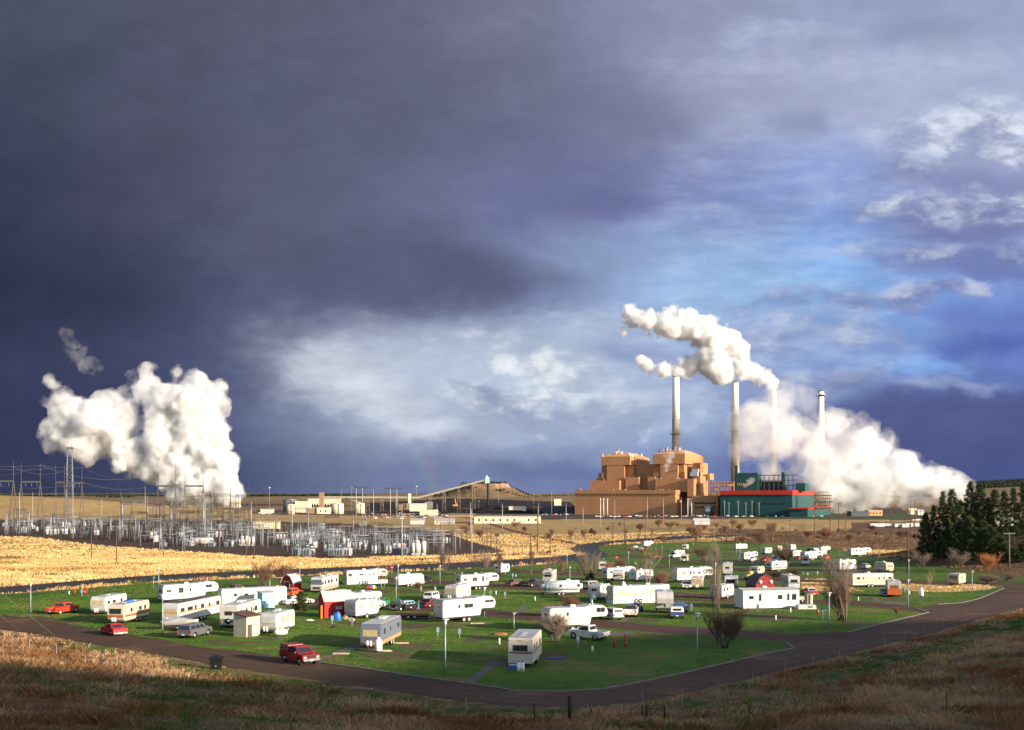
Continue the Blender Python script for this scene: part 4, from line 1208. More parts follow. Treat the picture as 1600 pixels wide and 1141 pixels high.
    if cap:
        m = MB(); m.box(-h + 0.02, bed - 0.01, -w + 0.04, w - 0.04, 1.085, 1.7, 0, 0.05); m.build('bed_canopy', cap, root, 0.04, 2)
        for s in (-1, 1):
            for q in (0.28, 0.74):
                xx = -h + (bed + h) * q; o = window(root, (xx, s * (w - 0.045), 1.4), 0.62, 0.3, '+y' if s > 0 else '-y')
        window(root, (-h + 0.035, 0, 1.42), 1.2, 0.34, '-x')
    if hood_up:
        m = MB(); m.add([(h - 1.2, -w + 0.1, 1.0), (h - 1.2, w - 0.1, 1.0), (h - 0.75, w - 0.1, 1.85), (h - 0.75, -w + 0.1, 1.85)], [(0, 1, 2, 3)]); o = m.build('raised_bonnet', two or paint, root)
        md = o.modifiers.new('thick', 'SOLIDIFY'); md.thickness = 0.04
        m = MB(); m.box(h - 1.15, h - 0.15, -w + 0.15, w - 0.15, 0.76, 0.97); m.build('engine', DARK, root)
    if text:
        tx = bpy.data.curves.new('lettering', 'FONT'); tx.body = text; tx.size = 0.24; tx.extrude = 0.006; tx.align_x = 'CENTER'; tx.align_y = 'CENTER'
        to = bpy.data.objects.new('lettering', tx); COL.objects.link(to)
        dg = bpy.context.evaluated_depsgraph_get(); me = bpy.data.meshes.new_from_object(to.evaluated_get(dg)); bpy.data.objects.remove(to)
        o = bpy.data.objects.new('lettering', me); COL.objects.link(o); me.materials.clear(); me.materials.append(WHITE); o.parent = root
        o.location = (-h - 0.012, 0, 0.93); o.rotation_euler = (R(90), 0, R(-90)); o.scale = (1.15, 1, 1)
    return root

# ------------------------------------------------------------------ caravans, motorhomes (near corner px, py, far column px, length, front end)
def rv(kind, cx, cy, fx, L, front, label, W=2.4, **k):
    loc, yaw = place_box(cx, cy, fx, L, W, front)
    nm = {'trailer': 'travel_trailer', 'boxy': 'travel_trailer', 'fifth': 'fifth_wheel_trailer', 'motor': 'motorhome', 'minimotor': 'motorhome', 'camper': 'truck_camper', 'home': 'mobile_home', 'air': 'rounded_trailer'}[kind]
    ct = {'motor': 'motorhome', 'minimotor': 'motorhome', 'home': 'mobile home', 'camper': 'camper'}.get(kind, 'caravan')
    k.setdefault('H', {'trailer': 2.75, 'boxy': 2.75, 'fifth': 3.3, 'motor': 3.1, 'minimotor': 2.95, 'camper': 2.6, 'home': 2.9, 'air': 2.75}[kind])
    return make_rv(kind, loc, yaw, L, W, label=label, cat=ct, name=nm, **k)


rv('trailer', 164, 961, 198, 6.6, 'near', 'white caravan with pale yellow end windows, leftmost caravan, right of the red pickup', win=[(-1.6, 0.6, 0.5), (0.6, 0.9, 0.45), (2.2, 0.6, 0.5)], frontpane=CURT, acs=0)
c2 = rv('trailer', 193, 976, 233, 7.4, 'near', 'cream caravan with rust-red stripe and a blue tarp on its roof', body=CREAM, stripes=[(1.05, 1.28, RED_ST), (1.32, 1.36, BROWN_ST)], win=[(-2.4, 0.6, 0.6), (-1.0, 0.8, 0.5), (1.5, 0.6, 0.5)], acs=0)
rv('fifth', 255, 944, 342, 10.2, 'far', 'long white fifth-wheel caravan with a blue flash, behind the orange-striped caravan', stripes=[(1.25, 1.32, BLUE_ST)],
   win=[(-4.1, 0.9, 0.45), (-1.9, 0.9, 0.95), (-0.2, 0.4, 0.6), (3.2, 1.2, 0.55)], door=False, H=3.4)
rv('trailer', 278, 976, 346, 12.0, 'near', 'very long white caravan with an orange stripe and dark roof behind the grey estate car', H=3.0, stripes=[(1.62, 1.8, ORANGE_ST)], roof=DKROOF,
   win=[(-5, 0.9, 0.6), (-2.6, 0.5, 0.45), (-0.6, 0.9, 0.6), (1.3, 0.5, 0.6), (2.8, 1.4, 0.5), (4.8, 1.0, 0.5)], pane=None, frontpane=CURT, acs=0, lower=(0.28, GREYW))
rv('boxy', 346, 949, 448, 11.0, 'far', 'long plain white trailer home with a pale blue shed at its right end', H=3.0, win=[(-3.2, 0.55, 0.55), (-1.4, 0.7, 0.4), (2.4, 0.8, 0.45)], door=False, acs=0, endwin=False, propane=False, skirt=WHITE)
rv('motor', 371, 982, 408, 9.0, 'far', 'white motorhome seen from behind, spare wheel on its back and green side panels', W=2.45, spare=True, stripes=[(1.0, 1.35, GREEN_ST)],
   win=[(-3.2, 0.9, 0.6), (-1.2, 0.6, 0.65), (0.6, 0.4, 0.65), (2.3, 1.0, 0.65)], roof=GREYW, acs=1)
rv('trailer', 431, 992, 461, 5.4, 'near', 'small white caravan with curtained yellow window band beside the plywood lean-to', H=2.65, stripes=[(1.42, 1.46, GREY_ST)],
   win=[(-1.9, 0.8, 0.55), (-0.6, 0.7, 0.55), (0.8, 0.6, 0.5)], pane=CURT, frontpane=GREYW, acs=1)
rv('minimotor', 549, 957, 603, 7.2, 'far', 'white motorhome with cab-over bed standing behind the red shed', stripes=[(1.5, 1.6, BROWN_ST)], acs=1)
rv('trailer', 556, 968, 593, 4.8, 'far', 'white caravan with a thin blue line, right of the red shed', H=2.7, stripes=[(0.85, 0.93, BLUE_ST)], win=[(-1.4, 0.9, 0.5), (0.9, 0.7, 0.5)], pane=CURT, acs=0, door=False)
rv('trailer', 594.5, 1015, 628, 8.6, 'near', 'blue-grey caravan with tan lower panels and a light roof, beside the upright white gas tank', body=smat('blue_grey_siding', (0.13, 0.145, 0.185), 0.5, var=0.1, scale=4), H=2.85,
   W=2.35, lower=(0.42, smat('tan_panel', (0.36, 0.24, 0.11), 0.6)), win=[(-2.9, 0.8, 0.5), (0.3, 0.45, 0.5), (2.7, 0.75, 0.62)], frontpane=CURT, roof=smat('light_roof', (0.48, 0.48, 0.48), 0.5, dirt=(0.4, 0.38, 0.35)), acs=1, door=False)
rv('motor', 503.5, 926.5, 529, 9.0, 'near', 'cream motorhome with tan lower body and big windscreen next to the small red barn', W=2.45, stripes=[(1.15, 1.25, BROWN_ST), (2.35, 2.42, BROWN_ST)], lower=(0.55, smat('tan_lower', (0.42, 0.27, 0.20), 0.4)),
   win=[(-3.3, 0.8, 0.7), (-0.6, 1.0, 0.6), (1.0, 1.0, 0.6), (2.7, 0.8, 0.7)], acs=2, roof=WHITE)
rv('fifth', 542, 913.5, 606, 10.0, 'far', 'white fifth-wheel caravan with brown lines behind the pale bare tree', stripes=[(1.2, 1.28, BROWN_ST), (1.42, 1.48, BROWN_ST)], win=[(-4.2, 0.9, 0.8), (-1.5, 1.1, 0.5), (0.5, 0.35, 0.5), (1.5, 0.35, 0.7), (4.0, 1.0, 0.5)], door=False, skirt=WHITE)
rv('trailer', 623, 917.5, 663, 6.2, 'far', 'white caravan with a tan curtained window, parked in front of the dark pickup', stripes=[(1.0, 1.04, GREY_ST)], win=[(-1.0, 0.5, 0.4), (0.3, 0.35, 0.5), (1.9, 1.0, 0.5)], pane=CURT, door=False)
rv('trailer', 783, 897.5, 797, 4.6, 'far', 'small white caravan between the bare trees beside the far road', H=2.7, win=[(-1.2, 0.7, 0.5), (1, 0.7, 0.5)])
rv('fifth', 720, 922.5, 780, 9.4, 'far', 'white fifth-wheel caravan with dark windows behind the yellow-windowed caravan', win=[(-3.6, 0.9, 0.5), (-1.3, 1.2, 0.85), (0.7, 0.55, 1.2), (1.6, 0.4, 0.6), (3.6, 1.4, 0.5)], stripes=[(1.15, 1.2, GREY_ST), (2.45, 2.5, ORANGE_ST)], door=False)
rv('trailer', 713, 939.5, 736, 6.0, 'near', 'white caravan with a row of yellow end windows beside the white pickup', stripes=[(1.15, 1.22, GREY_ST)], win=[(-1.6, 0.6, 0.5), (0.6, 0.7, 0.5), (1.9, 0.5, 0.6)], frontpane=CURT, pane=CURT, acs=1)
rv('fifth', 692, 974, 775, 8.9, 'far', 'large clean white fifth-wheel caravan with two wheels showing, in the middle of the park', W=2.45, win=[(-0.2, 1.5, 0.62), (3.3, 1.5, 0.42)], acs=0, H=3.35, door=True, seed=5, stripes=[(1.02, 1.035, GREY_ST)])
rv('air', 849, 931, 912, 8.1, 'far', 'rounded silver caravan with riveted skin, end on to the red gravel lane', body=smat('polished_skin', (0.66, 0.70, 0.70), 0.32, 0.45, var=0.12, scale=1.2), win=[(-0.6, 0.55, 0.5), (3.0, 0.6, 0.5)], door=False, acs=2, endwin=False, propane=False)
rv('minimotor', 863, 912, 869.5, 6.5, 'near', 'white motorhome with cab-over window facing the camera behind the silver caravan', stripes=[(1.0, 1.15, GREEN_ST)], win=[(-2, 0.6, 0.5), (-0.4, 0.6, 0.5)])
rv('boxy', 947, 892, 947.4, 4.0, 'near', 'small square white box trailer end on among the orange shrubs', W=2.2, H=2.6, win=[], acs=0, propane=False)
rv('fifth', 949, 908.5, 994, 8.6, 'far', 'tan-striped white fifth-wheel caravan behind the small camper and gas tank', stripes=[(1.3, 1.45, ORANGE_ST), (1.9, 1.98, BROWN_ST)], win=[(-3.2, 0.6, 0.6), (-0.6, 1.0, 0.5), (0.9, 0.4, 0.7), (3.2, 1.3, 0.55)])
rv('camper', 973, 913, 976, 4.0, 'near', 'truck camper on jacks with an orange band, in front of the tan-striped caravan', f=1.0, H=3.0, stripes=[(1.5, 1.65, ORANGE_ST)], win=[(0, 0.8, 0.4)])
rv('trailer', 995, 909.5, 1021, 6.4, 'far', 'silver-grey caravan with white roof left of the tall bare tree', body=GREYW, win=[(-2, 0.7, 0.5), (0, 0.9, 0.5), (1.8, 0.6, 0.5)], stripes=[(1.6, 1.75, WHITE)])
rv('trailer', 938, 938, 955, 4.6, 'far', 'short white caravan with grey lower front, left end of the orange-striped row', lower=(0.5, GREYW), win=[(0.5, 0.9, 0.5)], acs=0)
rv('boxy', 958, 943.5, 1046, 11.2, 'far', 'long white trailer home with a broken orange stripe behind the parked pickups', H=3.0, stripes=[(1.5, 1.62, ORANGE_ST)], win=[(-4.0, 0.8, 0.6), (-2.6, 0.35, 0.6), (-1.6, 0.7, 0.3), (0.0, 0.9, 0.35), (2.2, 0.9, 0.5), (3.6, 0.35, 0.6), (4.6, 0.9, 0.5)],
   pane=CURT, skirt=smat('stained_skirting', (0.72, 0.70, 0.68), 0.6, dirt=(0.12, 0.14, 0.35), dscale=2.0), acs=2, propane=False, door=False)
rv('fifth', 1026, 961, 1023, 6.8, 'near', 'white fifth-wheel caravan nosing toward the lane above two pickups', W=2.5, H=3.5, win=[(-1.5, 0.7, 0.5), (0.5, 0.6, 0.5)], lower=(0.6, GREYW))
rv('fifth', 859, 988, 950, 8.4, 'far', 'grey-white fifth-wheel caravan half hidden by a bare shrub and a white pickup', W=2.45, H=3.15, body=smat('ivory_paint', (0.62, 0.60, 0.52), 0.5, var=0.08), stripes=[(1.35, 1.42, GREY_ST), (1.0, 1.06, GREY_ST)],
   win=[(-0.8, 0.95, 0.95), (3.1, 1.3, 0.65)], acs=1, door=True)
rv('fifth', 1058, 911.5, 1115, 9.8, 'far', 'big cream and white fifth-wheel caravan marked OPEN on its nose', body=WHITE, stripes=[(2.0, 2.12, BROWN_ST)], win=[(-3.2, 0.7, 0.4), (-1.3, 0.5, 0.8), (-0.4, 0.5, 0.5), (1.0, 0.7, 0.5)], door=False, H=3.6)
rv('trailer', 1098, 921.5, 1099.5, 4.4, 'near', 'old cream camper trailer with rounded corners in front of the OPEN caravan', body=CREAM, H=2.5, win=[(0, 0.8, 0.5)], W=2.3, pane=CURT)
rv('fifth', 1006.5, 855, 1021, 6.6, 'far', 'farthest white fifth-wheel caravan, alone at the top edge of the lawn', stripes=[(1.3, 1.4, ORANGE_ST)])
rv('trailer', 1073, 859.5, 1076, 4.5, 'near', 'small bright caravan in the farthest row, right of a bare tree', H=2.7)
rv('minimotor', 1052, 872, 1070, 6.5, 'near', 'white motorhome with cab-over bunk in the second farthest row')
rv('trailer', 1074, 879, 1077, 4.6, 'near', 'small cream caravan below the motorhome in the second farthest row', body=CREAM)
rv('trailer', 1150, 859, 1168, 7.2, 'far', 'long white caravan side on in the farthest row by the brush', H=2.9)
rv('fifth', 1163, 877, 1185, 8.0, 'far', 'tan and white fifth-wheel caravan behind a white pickup', stripes=[(1.3, 1.5, ORANGE_ST)], roof=WHITE)
rv('trailer', 1196, 866, 1207, 6.6, 'far', 'white caravan turned at an angle, far row left of the bare tree', H=2.8)
rv('trailer', 1216, 862.5, 1223, 4.8, 'far', 'white caravan behind the left side of the far bare tree', H=2.8)
rv('trailer', 1236, 860.5, 1244, 4.8, 'far', 'white caravan behind the right side of the far bare tree', H=2.9)
rv('trailer', 1239, 871, 1253, 5.6, 'far', 'white caravan beside the bright red car in the far rows', H=2.7, stripes=[(1.5, 1.6, GREY_ST)])
rv('fifth', 1258, 876.5, 1285, 8.6, 'far', 'long grey-striped white fifth-wheel caravan in the far rows', stripes=[(1.2, 1.35, GREY_ST), (1.6, 1.68, BLUE_ST)], win=[(-3, .8, .5), (-1, .9, .6), (.6, .5, .6), (3, 1, .5)])
rv('trailer', 1284, 874, 1292, 5.0, 'far', 'white caravan just right of the long grey-striped caravan', H=2.6)
rv('trailer', 1272, 866, 1280, 4.5, 'far', 'small white caravan next to the dark juniper in the far rows', H=2.6)
rv('fifth', 1283, 865.5, 1298, 7.0, 'far', 'slim white fifth-wheel caravan beyond the small juniper')
rv('boxy', 1216, 880, 1218, 5.0, 'near', 'grey-white camper behind the red pickup, far rows', body=GREYW, H=2.8, win=[(0, 0.8, 0.5)], acs=0)
rv('minimotor', 1252.5, 883.5, 1251, 6.0, 'near', 'white motorhome facing the camera with a dark windscreen, far rows')
rv('trailer', 1206, 893, 1231, 7.4, 'far', 'white caravan with a bold red lower stripe behind the red barn', stripes=[(0.85, 1.15, RED_ST)], H=2.8)
rv('motor', 1144, 899, 1144.5, 8.0, 'far', 'tall white motorhome seen end on, alone between two lanes', W=2.5, spare=False)
rv('trailer', 1152, 922, 1153, 5.0, 'near', 'old rounded white caravan with brown skirt left of the red barn', W=2.6, H=2.75, lower=(0.5, BROWN_ST), win=[(0, 0.8, 0.5)], acs=0)
rv('trailer', 1128, 937, 1147, 5.0, 'far', 'dull grey caravan hidden behind the left end of the white mobile home', body=GREYW, H=2.6, acs=0)
rv('boxy', 1231.5, 922, 1219, 7.0, 'near', 'grey and white caravan right of the red barn above the mobile home', body=GREYW, stripes=[(1.4, 1.7, GREY_ST)], roof=ROOF, acs=1, H=2.9)
rv('home', 1161, 952, 1249, 9.6, 'far', 'plain white mobile home with weathered left end and small windows', W=3.6, H=3.05, win=[(-3.4, 0.8, 0.55), (-1.9, 0.45, 1.1), (1.5, 0.8, 0.7), (2.9, 0.4, 1.1), (3.9, 0.8, 1.0)], door=False, acs=1, endwin=False,
   body=smat('mobile_home_white', (0.56, 0.56, 0.56), 0.5, var=0.05, dirt=(0.46, 0.43, 0.38)), roof=smat('silver_roof', (0.48, 0.48, 0.46), 0.5, 0.2, dirt=(0.3, 0.27, 0.22)))
rv('boxy', 1332, 918, 1396, 9.6, 'far', 'long white caravan with yellow and orange lines behind the big bare tree', stripes=[(1.3, 1.42, ORANGE_ST), (1.85, 2.1, YEL_ST), (1.05, 1.12, RED_ST)], win=[(-3.4, 0.8, 0.6), (-2.2, 0.35, 0.6), (1.3, 0.8, 0.6), (2.6, 0.35, 0.6), (4.0, 0.8, 0.5)], H=2.95, acs=1)
rv('boxy', 1386.5, 933, 1383, 5.2, 'near', 'small caravan with white top and bright orange lower half', H=2.95, W=2.45, lower=(1.15, smat('orange_panel', (0.60, 0.13, 0.03), 0.6, dirt=(0.45, 0.2, 0.08), dscale=3)), stripes=[(1.66, 1.72, YEL_ST)], win=[(0, 0.8, 0.5)], acs=1, frontpane=RED_ST)
rv('trailer', 1384.5, 895.5, 1366, 5.6, 'near', 'cream caravan with a dark red end window, above the yellow-lined caravan', body=CREAM, H=2.75, win=[(0, 0.9, 0.5)], frontpane=RED_ST, acs=1)
rv('motor', 1312, 893, 1338, 7.5, 'far', 'white motorhome partly hidden behind the crown of the big bare tree', acs=2)
rv('fifth', 1330, 870.5, 1362, 10.0, 'far', 'white fifth-wheel caravan at the foot of the brown slope')
rv('trailer', 1498, 915.5, 1509, 4.6, 'near', 'small cream and brown caravan alone by the road, rightmost caravan', body=CREAM, stripes=[(1.25, 1.32, BROWN_ST), (1.7, 1.76, BROWN_ST)], H=2.55, W=2.4, win=[(0.3, 0.6, 0.45)], acs=0, propane=False)
rv('trailer', 1184, 899.5, 1195, 4.4, 'far', 'little tan caravan above the red barn beside the yellow machine', body=CREAM, H=2.3, acs=0)

# the word on the big caravan's nose
def lettering(txt, size, loc, rot, mat, parent, name='lettering'):
    tx = bpy.data.curves.new(name, 'FONT'); tx.body = txt; tx.size = size; tx.extrude = 0.01; tx.align_x = 'CENTER'; tx.align_y = 'CENTER'; tx.offset = 0.012 * size / 0.3
    to = bpy.data.objects.new(name, tx); COL.objects.link(to)
    me = bpy.data.meshes.new_from_object(to.evaluated_get(bpy.context.evaluated_depsgraph_get())); bpy.data.objects.remove(to)
    o = bpy.data.objects.new(name, me); COL.objects.link(o); me.materials.clear(); me.materials.append(mat); o.parent = parent; o.location = loc; o.rotation_euler = rot
    return o
for o in [o for o in COL.objects if o.name.startswith('fifth_wheel_trailer') and 'OPEN' in o.get('label', '')]:
    lettering('OPEN', 1.15, (3.55, -1.22, 2.6), (R(90), 0, 0), DARK, o)

# ------------------------------------------------------------------ cars and pickups
P_RED = cmat('bright_red_paint', (0.62, 0.045, 0.02)); P_DRED = cmat('dark_red_paint', (0.28, 0.012, 0.012)); P_MAR = cmat('maroon_paint', (0.12, 0.015, 0.015)); P_RORG = cmat('orange_red_paint', (0.68, 0.10, 0.025))
P_GRY = cmat('grey_paint', (0.11, 0.11, 0.12)); P_SIL = cmat('silver_paint', (0.42, 0.41, 0.42)); P_BLK = cmat('black_paint', (0.022, 0.02, 0.025)); P_WHT = cmat('white_car_paint', (0.78, 0.76, 0.72))
P_TAN = cmat('tan_paint', (0.62, 0.48, 0.32)); P_BLU = cmat('blue_car_paint', (0.04, 0.08, 0.30)); P_BRN = cmat('bronze_paint', (0.14, 0.08, 0.05)); P_GRN = cmat('green_car_paint', (0.03, 0.25, 0.10))


def car(kind, cx, cy, fx, L, front, label, paint, W=1.8, ct='car', **k):
    loc, yaw = place_box(cx, cy, fx, L, W, front)
    nm = {'pickup': 'pickup_truck', 'suv': 'estate_car', 'sedan': 'parked_car', 'wagon': 'parked_car', 'van': 'passenger_van'}[kind]
    return make_car(kind, loc, yaw, paint, label, nm, {'pickup': 'pickup', 'van': 'van'}.get(kind, ct), L, W, **k)


car('pickup', 87, 961, 124, 5.3, 'far', 'bright red pickup truck on the lawn at far left, tailgate toward the camera', P_RED, 1.95, text='FORD', rimm=WHITE)
car('sedan', 177, 994.5, 156.5, 4.5, 'far', 'red saloon car parked on the edge of the near gravel road', cmat('crimson_paint', (0.55, 0.012, 0.015)), 1.75)
car('pickup', 473, 1041, 435.5, 5.0, 'near', 'dark red pickup with a matching bed canopy driving on the near road', P_DRED, 1.85, cap=P_DRED)
car('suv', 298, 999, 332, 4.9, 'far', 'dark grey estate car with tan sills parked beside the left lamp post', P_GRY, 1.9, trim=CHROME, two=P_GRY)
car('pickup', 942, 1002, 886, 4.9, 'far', 'white pickup truck with black wheels and side graphic, in front of the bare shrub', P_WHT, 1.85, rimm=WHITE)
car('suv', 958, 970, 932, 4.6, 'far', 'silver-grey estate car beside the nose of the half hidden caravan', P_SIL, 1.85)
car('suv', 676, 940.5, 692, 4.7, 'far', 'white pickup with a white canopy left of the yellow-windowed caravan', P_WHT, 1.85)
car('sedan', 665, 950, 699, 4.9, 'far', 'dark red saloon car on the gravel lane behind the large white caravan', P_MAR, 1.8)
car('wagon', 621, 955, 650, 4.3, 'near', 'dark car with its pale blue bonnet raised, people working beside it', P_BLK, 1.75, hood_up=True, two=smat('pale_blue_bonnet', (0.35, 0.60, 0.66), 0.4))
car('pickup', 664, 912, 676, 5.0, 'far', 'dark pickup half hidden behind the tan-windowed caravan', P_BLK, 1.85)
car('sedan', 798, 916.5, 824, 4.9, 'far', 'bronze-grey saloon car left of the black pickup on the lane', P_BRN, 1.8)
car('pickup', 826, 917.5, 853, 5.2, 'far', 'black pickup truck on the lane, in front of the white motorhome', P_BLK, 1.9)
car('van', 920, 922, 940, 4.7, 'far', 'tan passenger van right of the silver caravan', P_TAN, 1.85)
car('pickup', 994.5, 965.5, 997, 5.0, 'far', 'white and rust pickup parked tail to the lane, left of the blue camper pickup', P_WHT, 1.95, trim=smat('tan_bumper', (0.5, 0.36, 0.24), 0.5), two=P_BRN)
car('pickup', 1047.5, 967.5, 1044, 5.2, 'far', 'blue and white pickup with a tall white bed canopy', P_BLU, 1.95, cap=P_WHT)
car('pickup', 1066, 921.5, 1064, 5.0, 'near', 'white pickup facing the camera beside the OPEN caravan', P_WHT, 1.9)
car('sedan', 447, 946, 491, 5.2, 'far', 'long low white car behind the small juniper', P_WHT, 1.85, rimm=CHROME)
car('suv', 457, 934, 474, 4.2, 'far', 'orange-red open jeep near the small red barn', P_RORG, 1.75, rimm=CHROME)
car('sedan', 363, 925.5, 388, 4.8, 'far', 'brown car behind the long plain trailer home', P_BRN, 1.8)
car('sedan', 403, 925.5, 412, 4.6, 'far', 'dull red car behind the pale blue shed', P_MAR, 1.8)
car('sedan', 597, 950, 609, 4.5, 'near', 'green and white car behind the cab-over motorhome', P_GRN, 1.8)
car('sedan', 1265, 931, 1251, 4.7, 'far', 'white-roofed red car right of the grey and white caravan', cmat('cherry_paint', (0.5, 0.03, 0.03)), 1.8, two=P_WHT)
car('sedan', 1375, 932, 1374.5, 4.6, 'near', 'dark grey car facing the camera left of the orange-bottomed caravan', P_GRY, 1.8)
car('wagon', 1353, 889, 1361, 4.4, 'far', 'blue-white car left of the cream caravan with the red window', P_SIL, 1.8)
car('sedan', 1020, 873, 1034, 4.7, 'far', 'dark red car alone on a lane in the far rows', P_MAR, 1.8)
car('sedan', 990, 856.5, 999, 4.6, 'far', 'grey car by the far lane, left of the farthest caravan', P_SIL, 1.8)
car('pickup', 999, 859.5, 1006, 4.8, 'far', 'silver pickup by the far lane below the farthest caravan', P_SIL, 1.85)
car('pickup', 1174, 878, 1186, 4.9, 'far', 'small white pickup under the tan-striped caravan, far rows', P_WHT, 1.8)
car('pickup', 1193, 878, 1206, 5.0, 'far', 'dark red pickup in the far rows left of the grey camper', P_DRED, 1.85)
car('sedan', 1248, 875, 1257, 4.6, 'far', 'bright red car in the far rows beside a white caravan', P_RED, 1.8)
car('pickup', 1290, 874.5, 1297, 4.8, 'far', 'red pickup at the right end of the far rows', P_RED, 1.8)
car('van', 1221, 885, 1236, 4.8, 'far', 'dark grey van under the far bare tree', P_GRY, 1.9)

# ------------------------------------------------------------------ grass
def attr_mat(name, lo, hi, green=None, rough=0.9, trans=0.0):
    m, nt, bs = nmat(name); bs.inputs['Roughness'].default_value = rough; bs.inputs['Specular IOR Level'].default_value = 0.1
    a = nt.nodes.new('ShaderNodeAttribute'); a.attribute_name = 'tone'
    sp = nt.nodes.new('ShaderNodeSeparateXYZ'); nt.links.new(a.outputs['Vector'], sp.inputs[0])
    c = mixc(nt, sp.outputs[0], lo, hi)
    if green: c = mixc(nt, sp.outputs[1], c, green)
    nt.links.new(c, bs.inputs['Base Color'])
    if trans:
        t = nt.nodes.new('ShaderNodeBsdfTranslucent'); nt.links.new(c, t.inputs[0]); mx = nt.nodes.new('ShaderNodeMixShader'); mx.inputs[0].default_value = trans
        nt.links.new(bs.outputs[0], mx.inputs[1]); nt.links.new(t.outputs[0], mx.inputs[2]); nt.links.new(mx.outputs[0], nt.nodes['Material Output'].inputs[0])
    return m


def blades(name, x, y, hgt, nb, spread, width, mat, lean=0.35, green=None, label=None, cat=None, tone=None):
    """tufts at x, y: nb bent blades each"""
    n = len(x); z = np.concatenate([zground(x[i:i + 50000], y[i:i + 50000]) for i in range(0, n, 50000)])
    N = n * nb
    bx = np.repeat(x, nb) + RNG.normal(0, spread, N); by = np.repeat(y, nb) + RNG.normal(0, spread, N); bz = np.repeat(z, nb) - 0.03
    h = np.repeat(hgt, nb) * RNG.uniform(0.45, 1.15, N)
    a = RNG.uniform(0, 2 * PI, N); la = RNG.normal(0.0, 0.7, N) + np.repeat(fbm(x, y, 4.0, 121, 3) * 6.0, nb); ln = h * RNG.uniform(0.1, 1.0, N) * lean
    wx = np.cos(a) * width * 0.5; wy = np.sin(a) * width * 0.5
    V = np.empty((N, 4, 3), np.float32)
    V[:, 0] = np.stack([bx - wx, by - wy, bz], 1); V[:, 1] = np.stack([bx + wx, by + wy, bz], 1)
    V[:, 2] = np.stack([bx + wx * 0.5 + np.cos(la) * ln * 0.9, by + wy * 0.5 + np.sin(la) * ln * 0.9, bz + h * 0.9], 1)
    V[:, 3] = np.stack([bx - wx * 0.6 + np.cos(la) * ln * 1.1, by - wy * 0.6 + np.sin(la) * ln * 1.1, bz + h * 1.0], 1)
    F = np.arange(N * 4).reshape(N, 4)
    o = mesh_np(name, V.reshape(-1, 3), F, mat)
    at = o.data.attributes.new('tone', 'FLOAT_VECTOR', 'POINT')
    t = np.repeat(tone if tone is not None else RNG.uniform(0, 1, n), nb); t = np.clip(t + RNG.normal(0, 0.22, N), 0, 1)
    g = np.repeat(green if green is not None else np.zeros(n), nb)
    g = np.clip((g + RNG.uniform(-0.3, 0.3, N) > 0.5).astype(float), 0, 1)
    arr = np.zeros((N, 4, 3), np.float32); arr[:, :, 0] = t[:, None]; arr[:, :, 1] = g[:, None]
    at.data.foreach_set('vector', arr.ravel())
    return tag(o, label, cat, kind='stuff')


def hill_green(x, y):
    d = dist_edge(x, np.minimum(y, 330))
    px = 800 + 1600 * x / np.maximum(y, 5)
    f = fbm(x, y, 11, 81, 4) * 0.9 + fbm(x, y, 3.0, 85, 3) * 0.35
    g = 0.30 + f * 1.0
    g = g + 0.75 * sstep(7.5, 2.5, d) * sstep(940, 850, px) * sstep(60, 160, px)
    g = g - 0.45 * sstep(330, 60, px) * sstep(14, 3, d)
    g = g + 0.60 * np.exp(-((d - 7.5 - 1.5 * vnoise(x, y, 9, 88)) / 2.2) ** 2) * sstep(1240, 1330, px)
    g = g - 0.35 * sstep(1150, 1250, px) * sstep(2.0, 6.0, np.abs(d - 7.5))
    g = g - 0.25 * sstep(300, 0, px)
    return np.clip(g, 0, 1)


def scatter(x0, x1, y0, y1, n):
    return RNG.uniform(x0, x1, n), RNG.uniform(y0, y1, n)


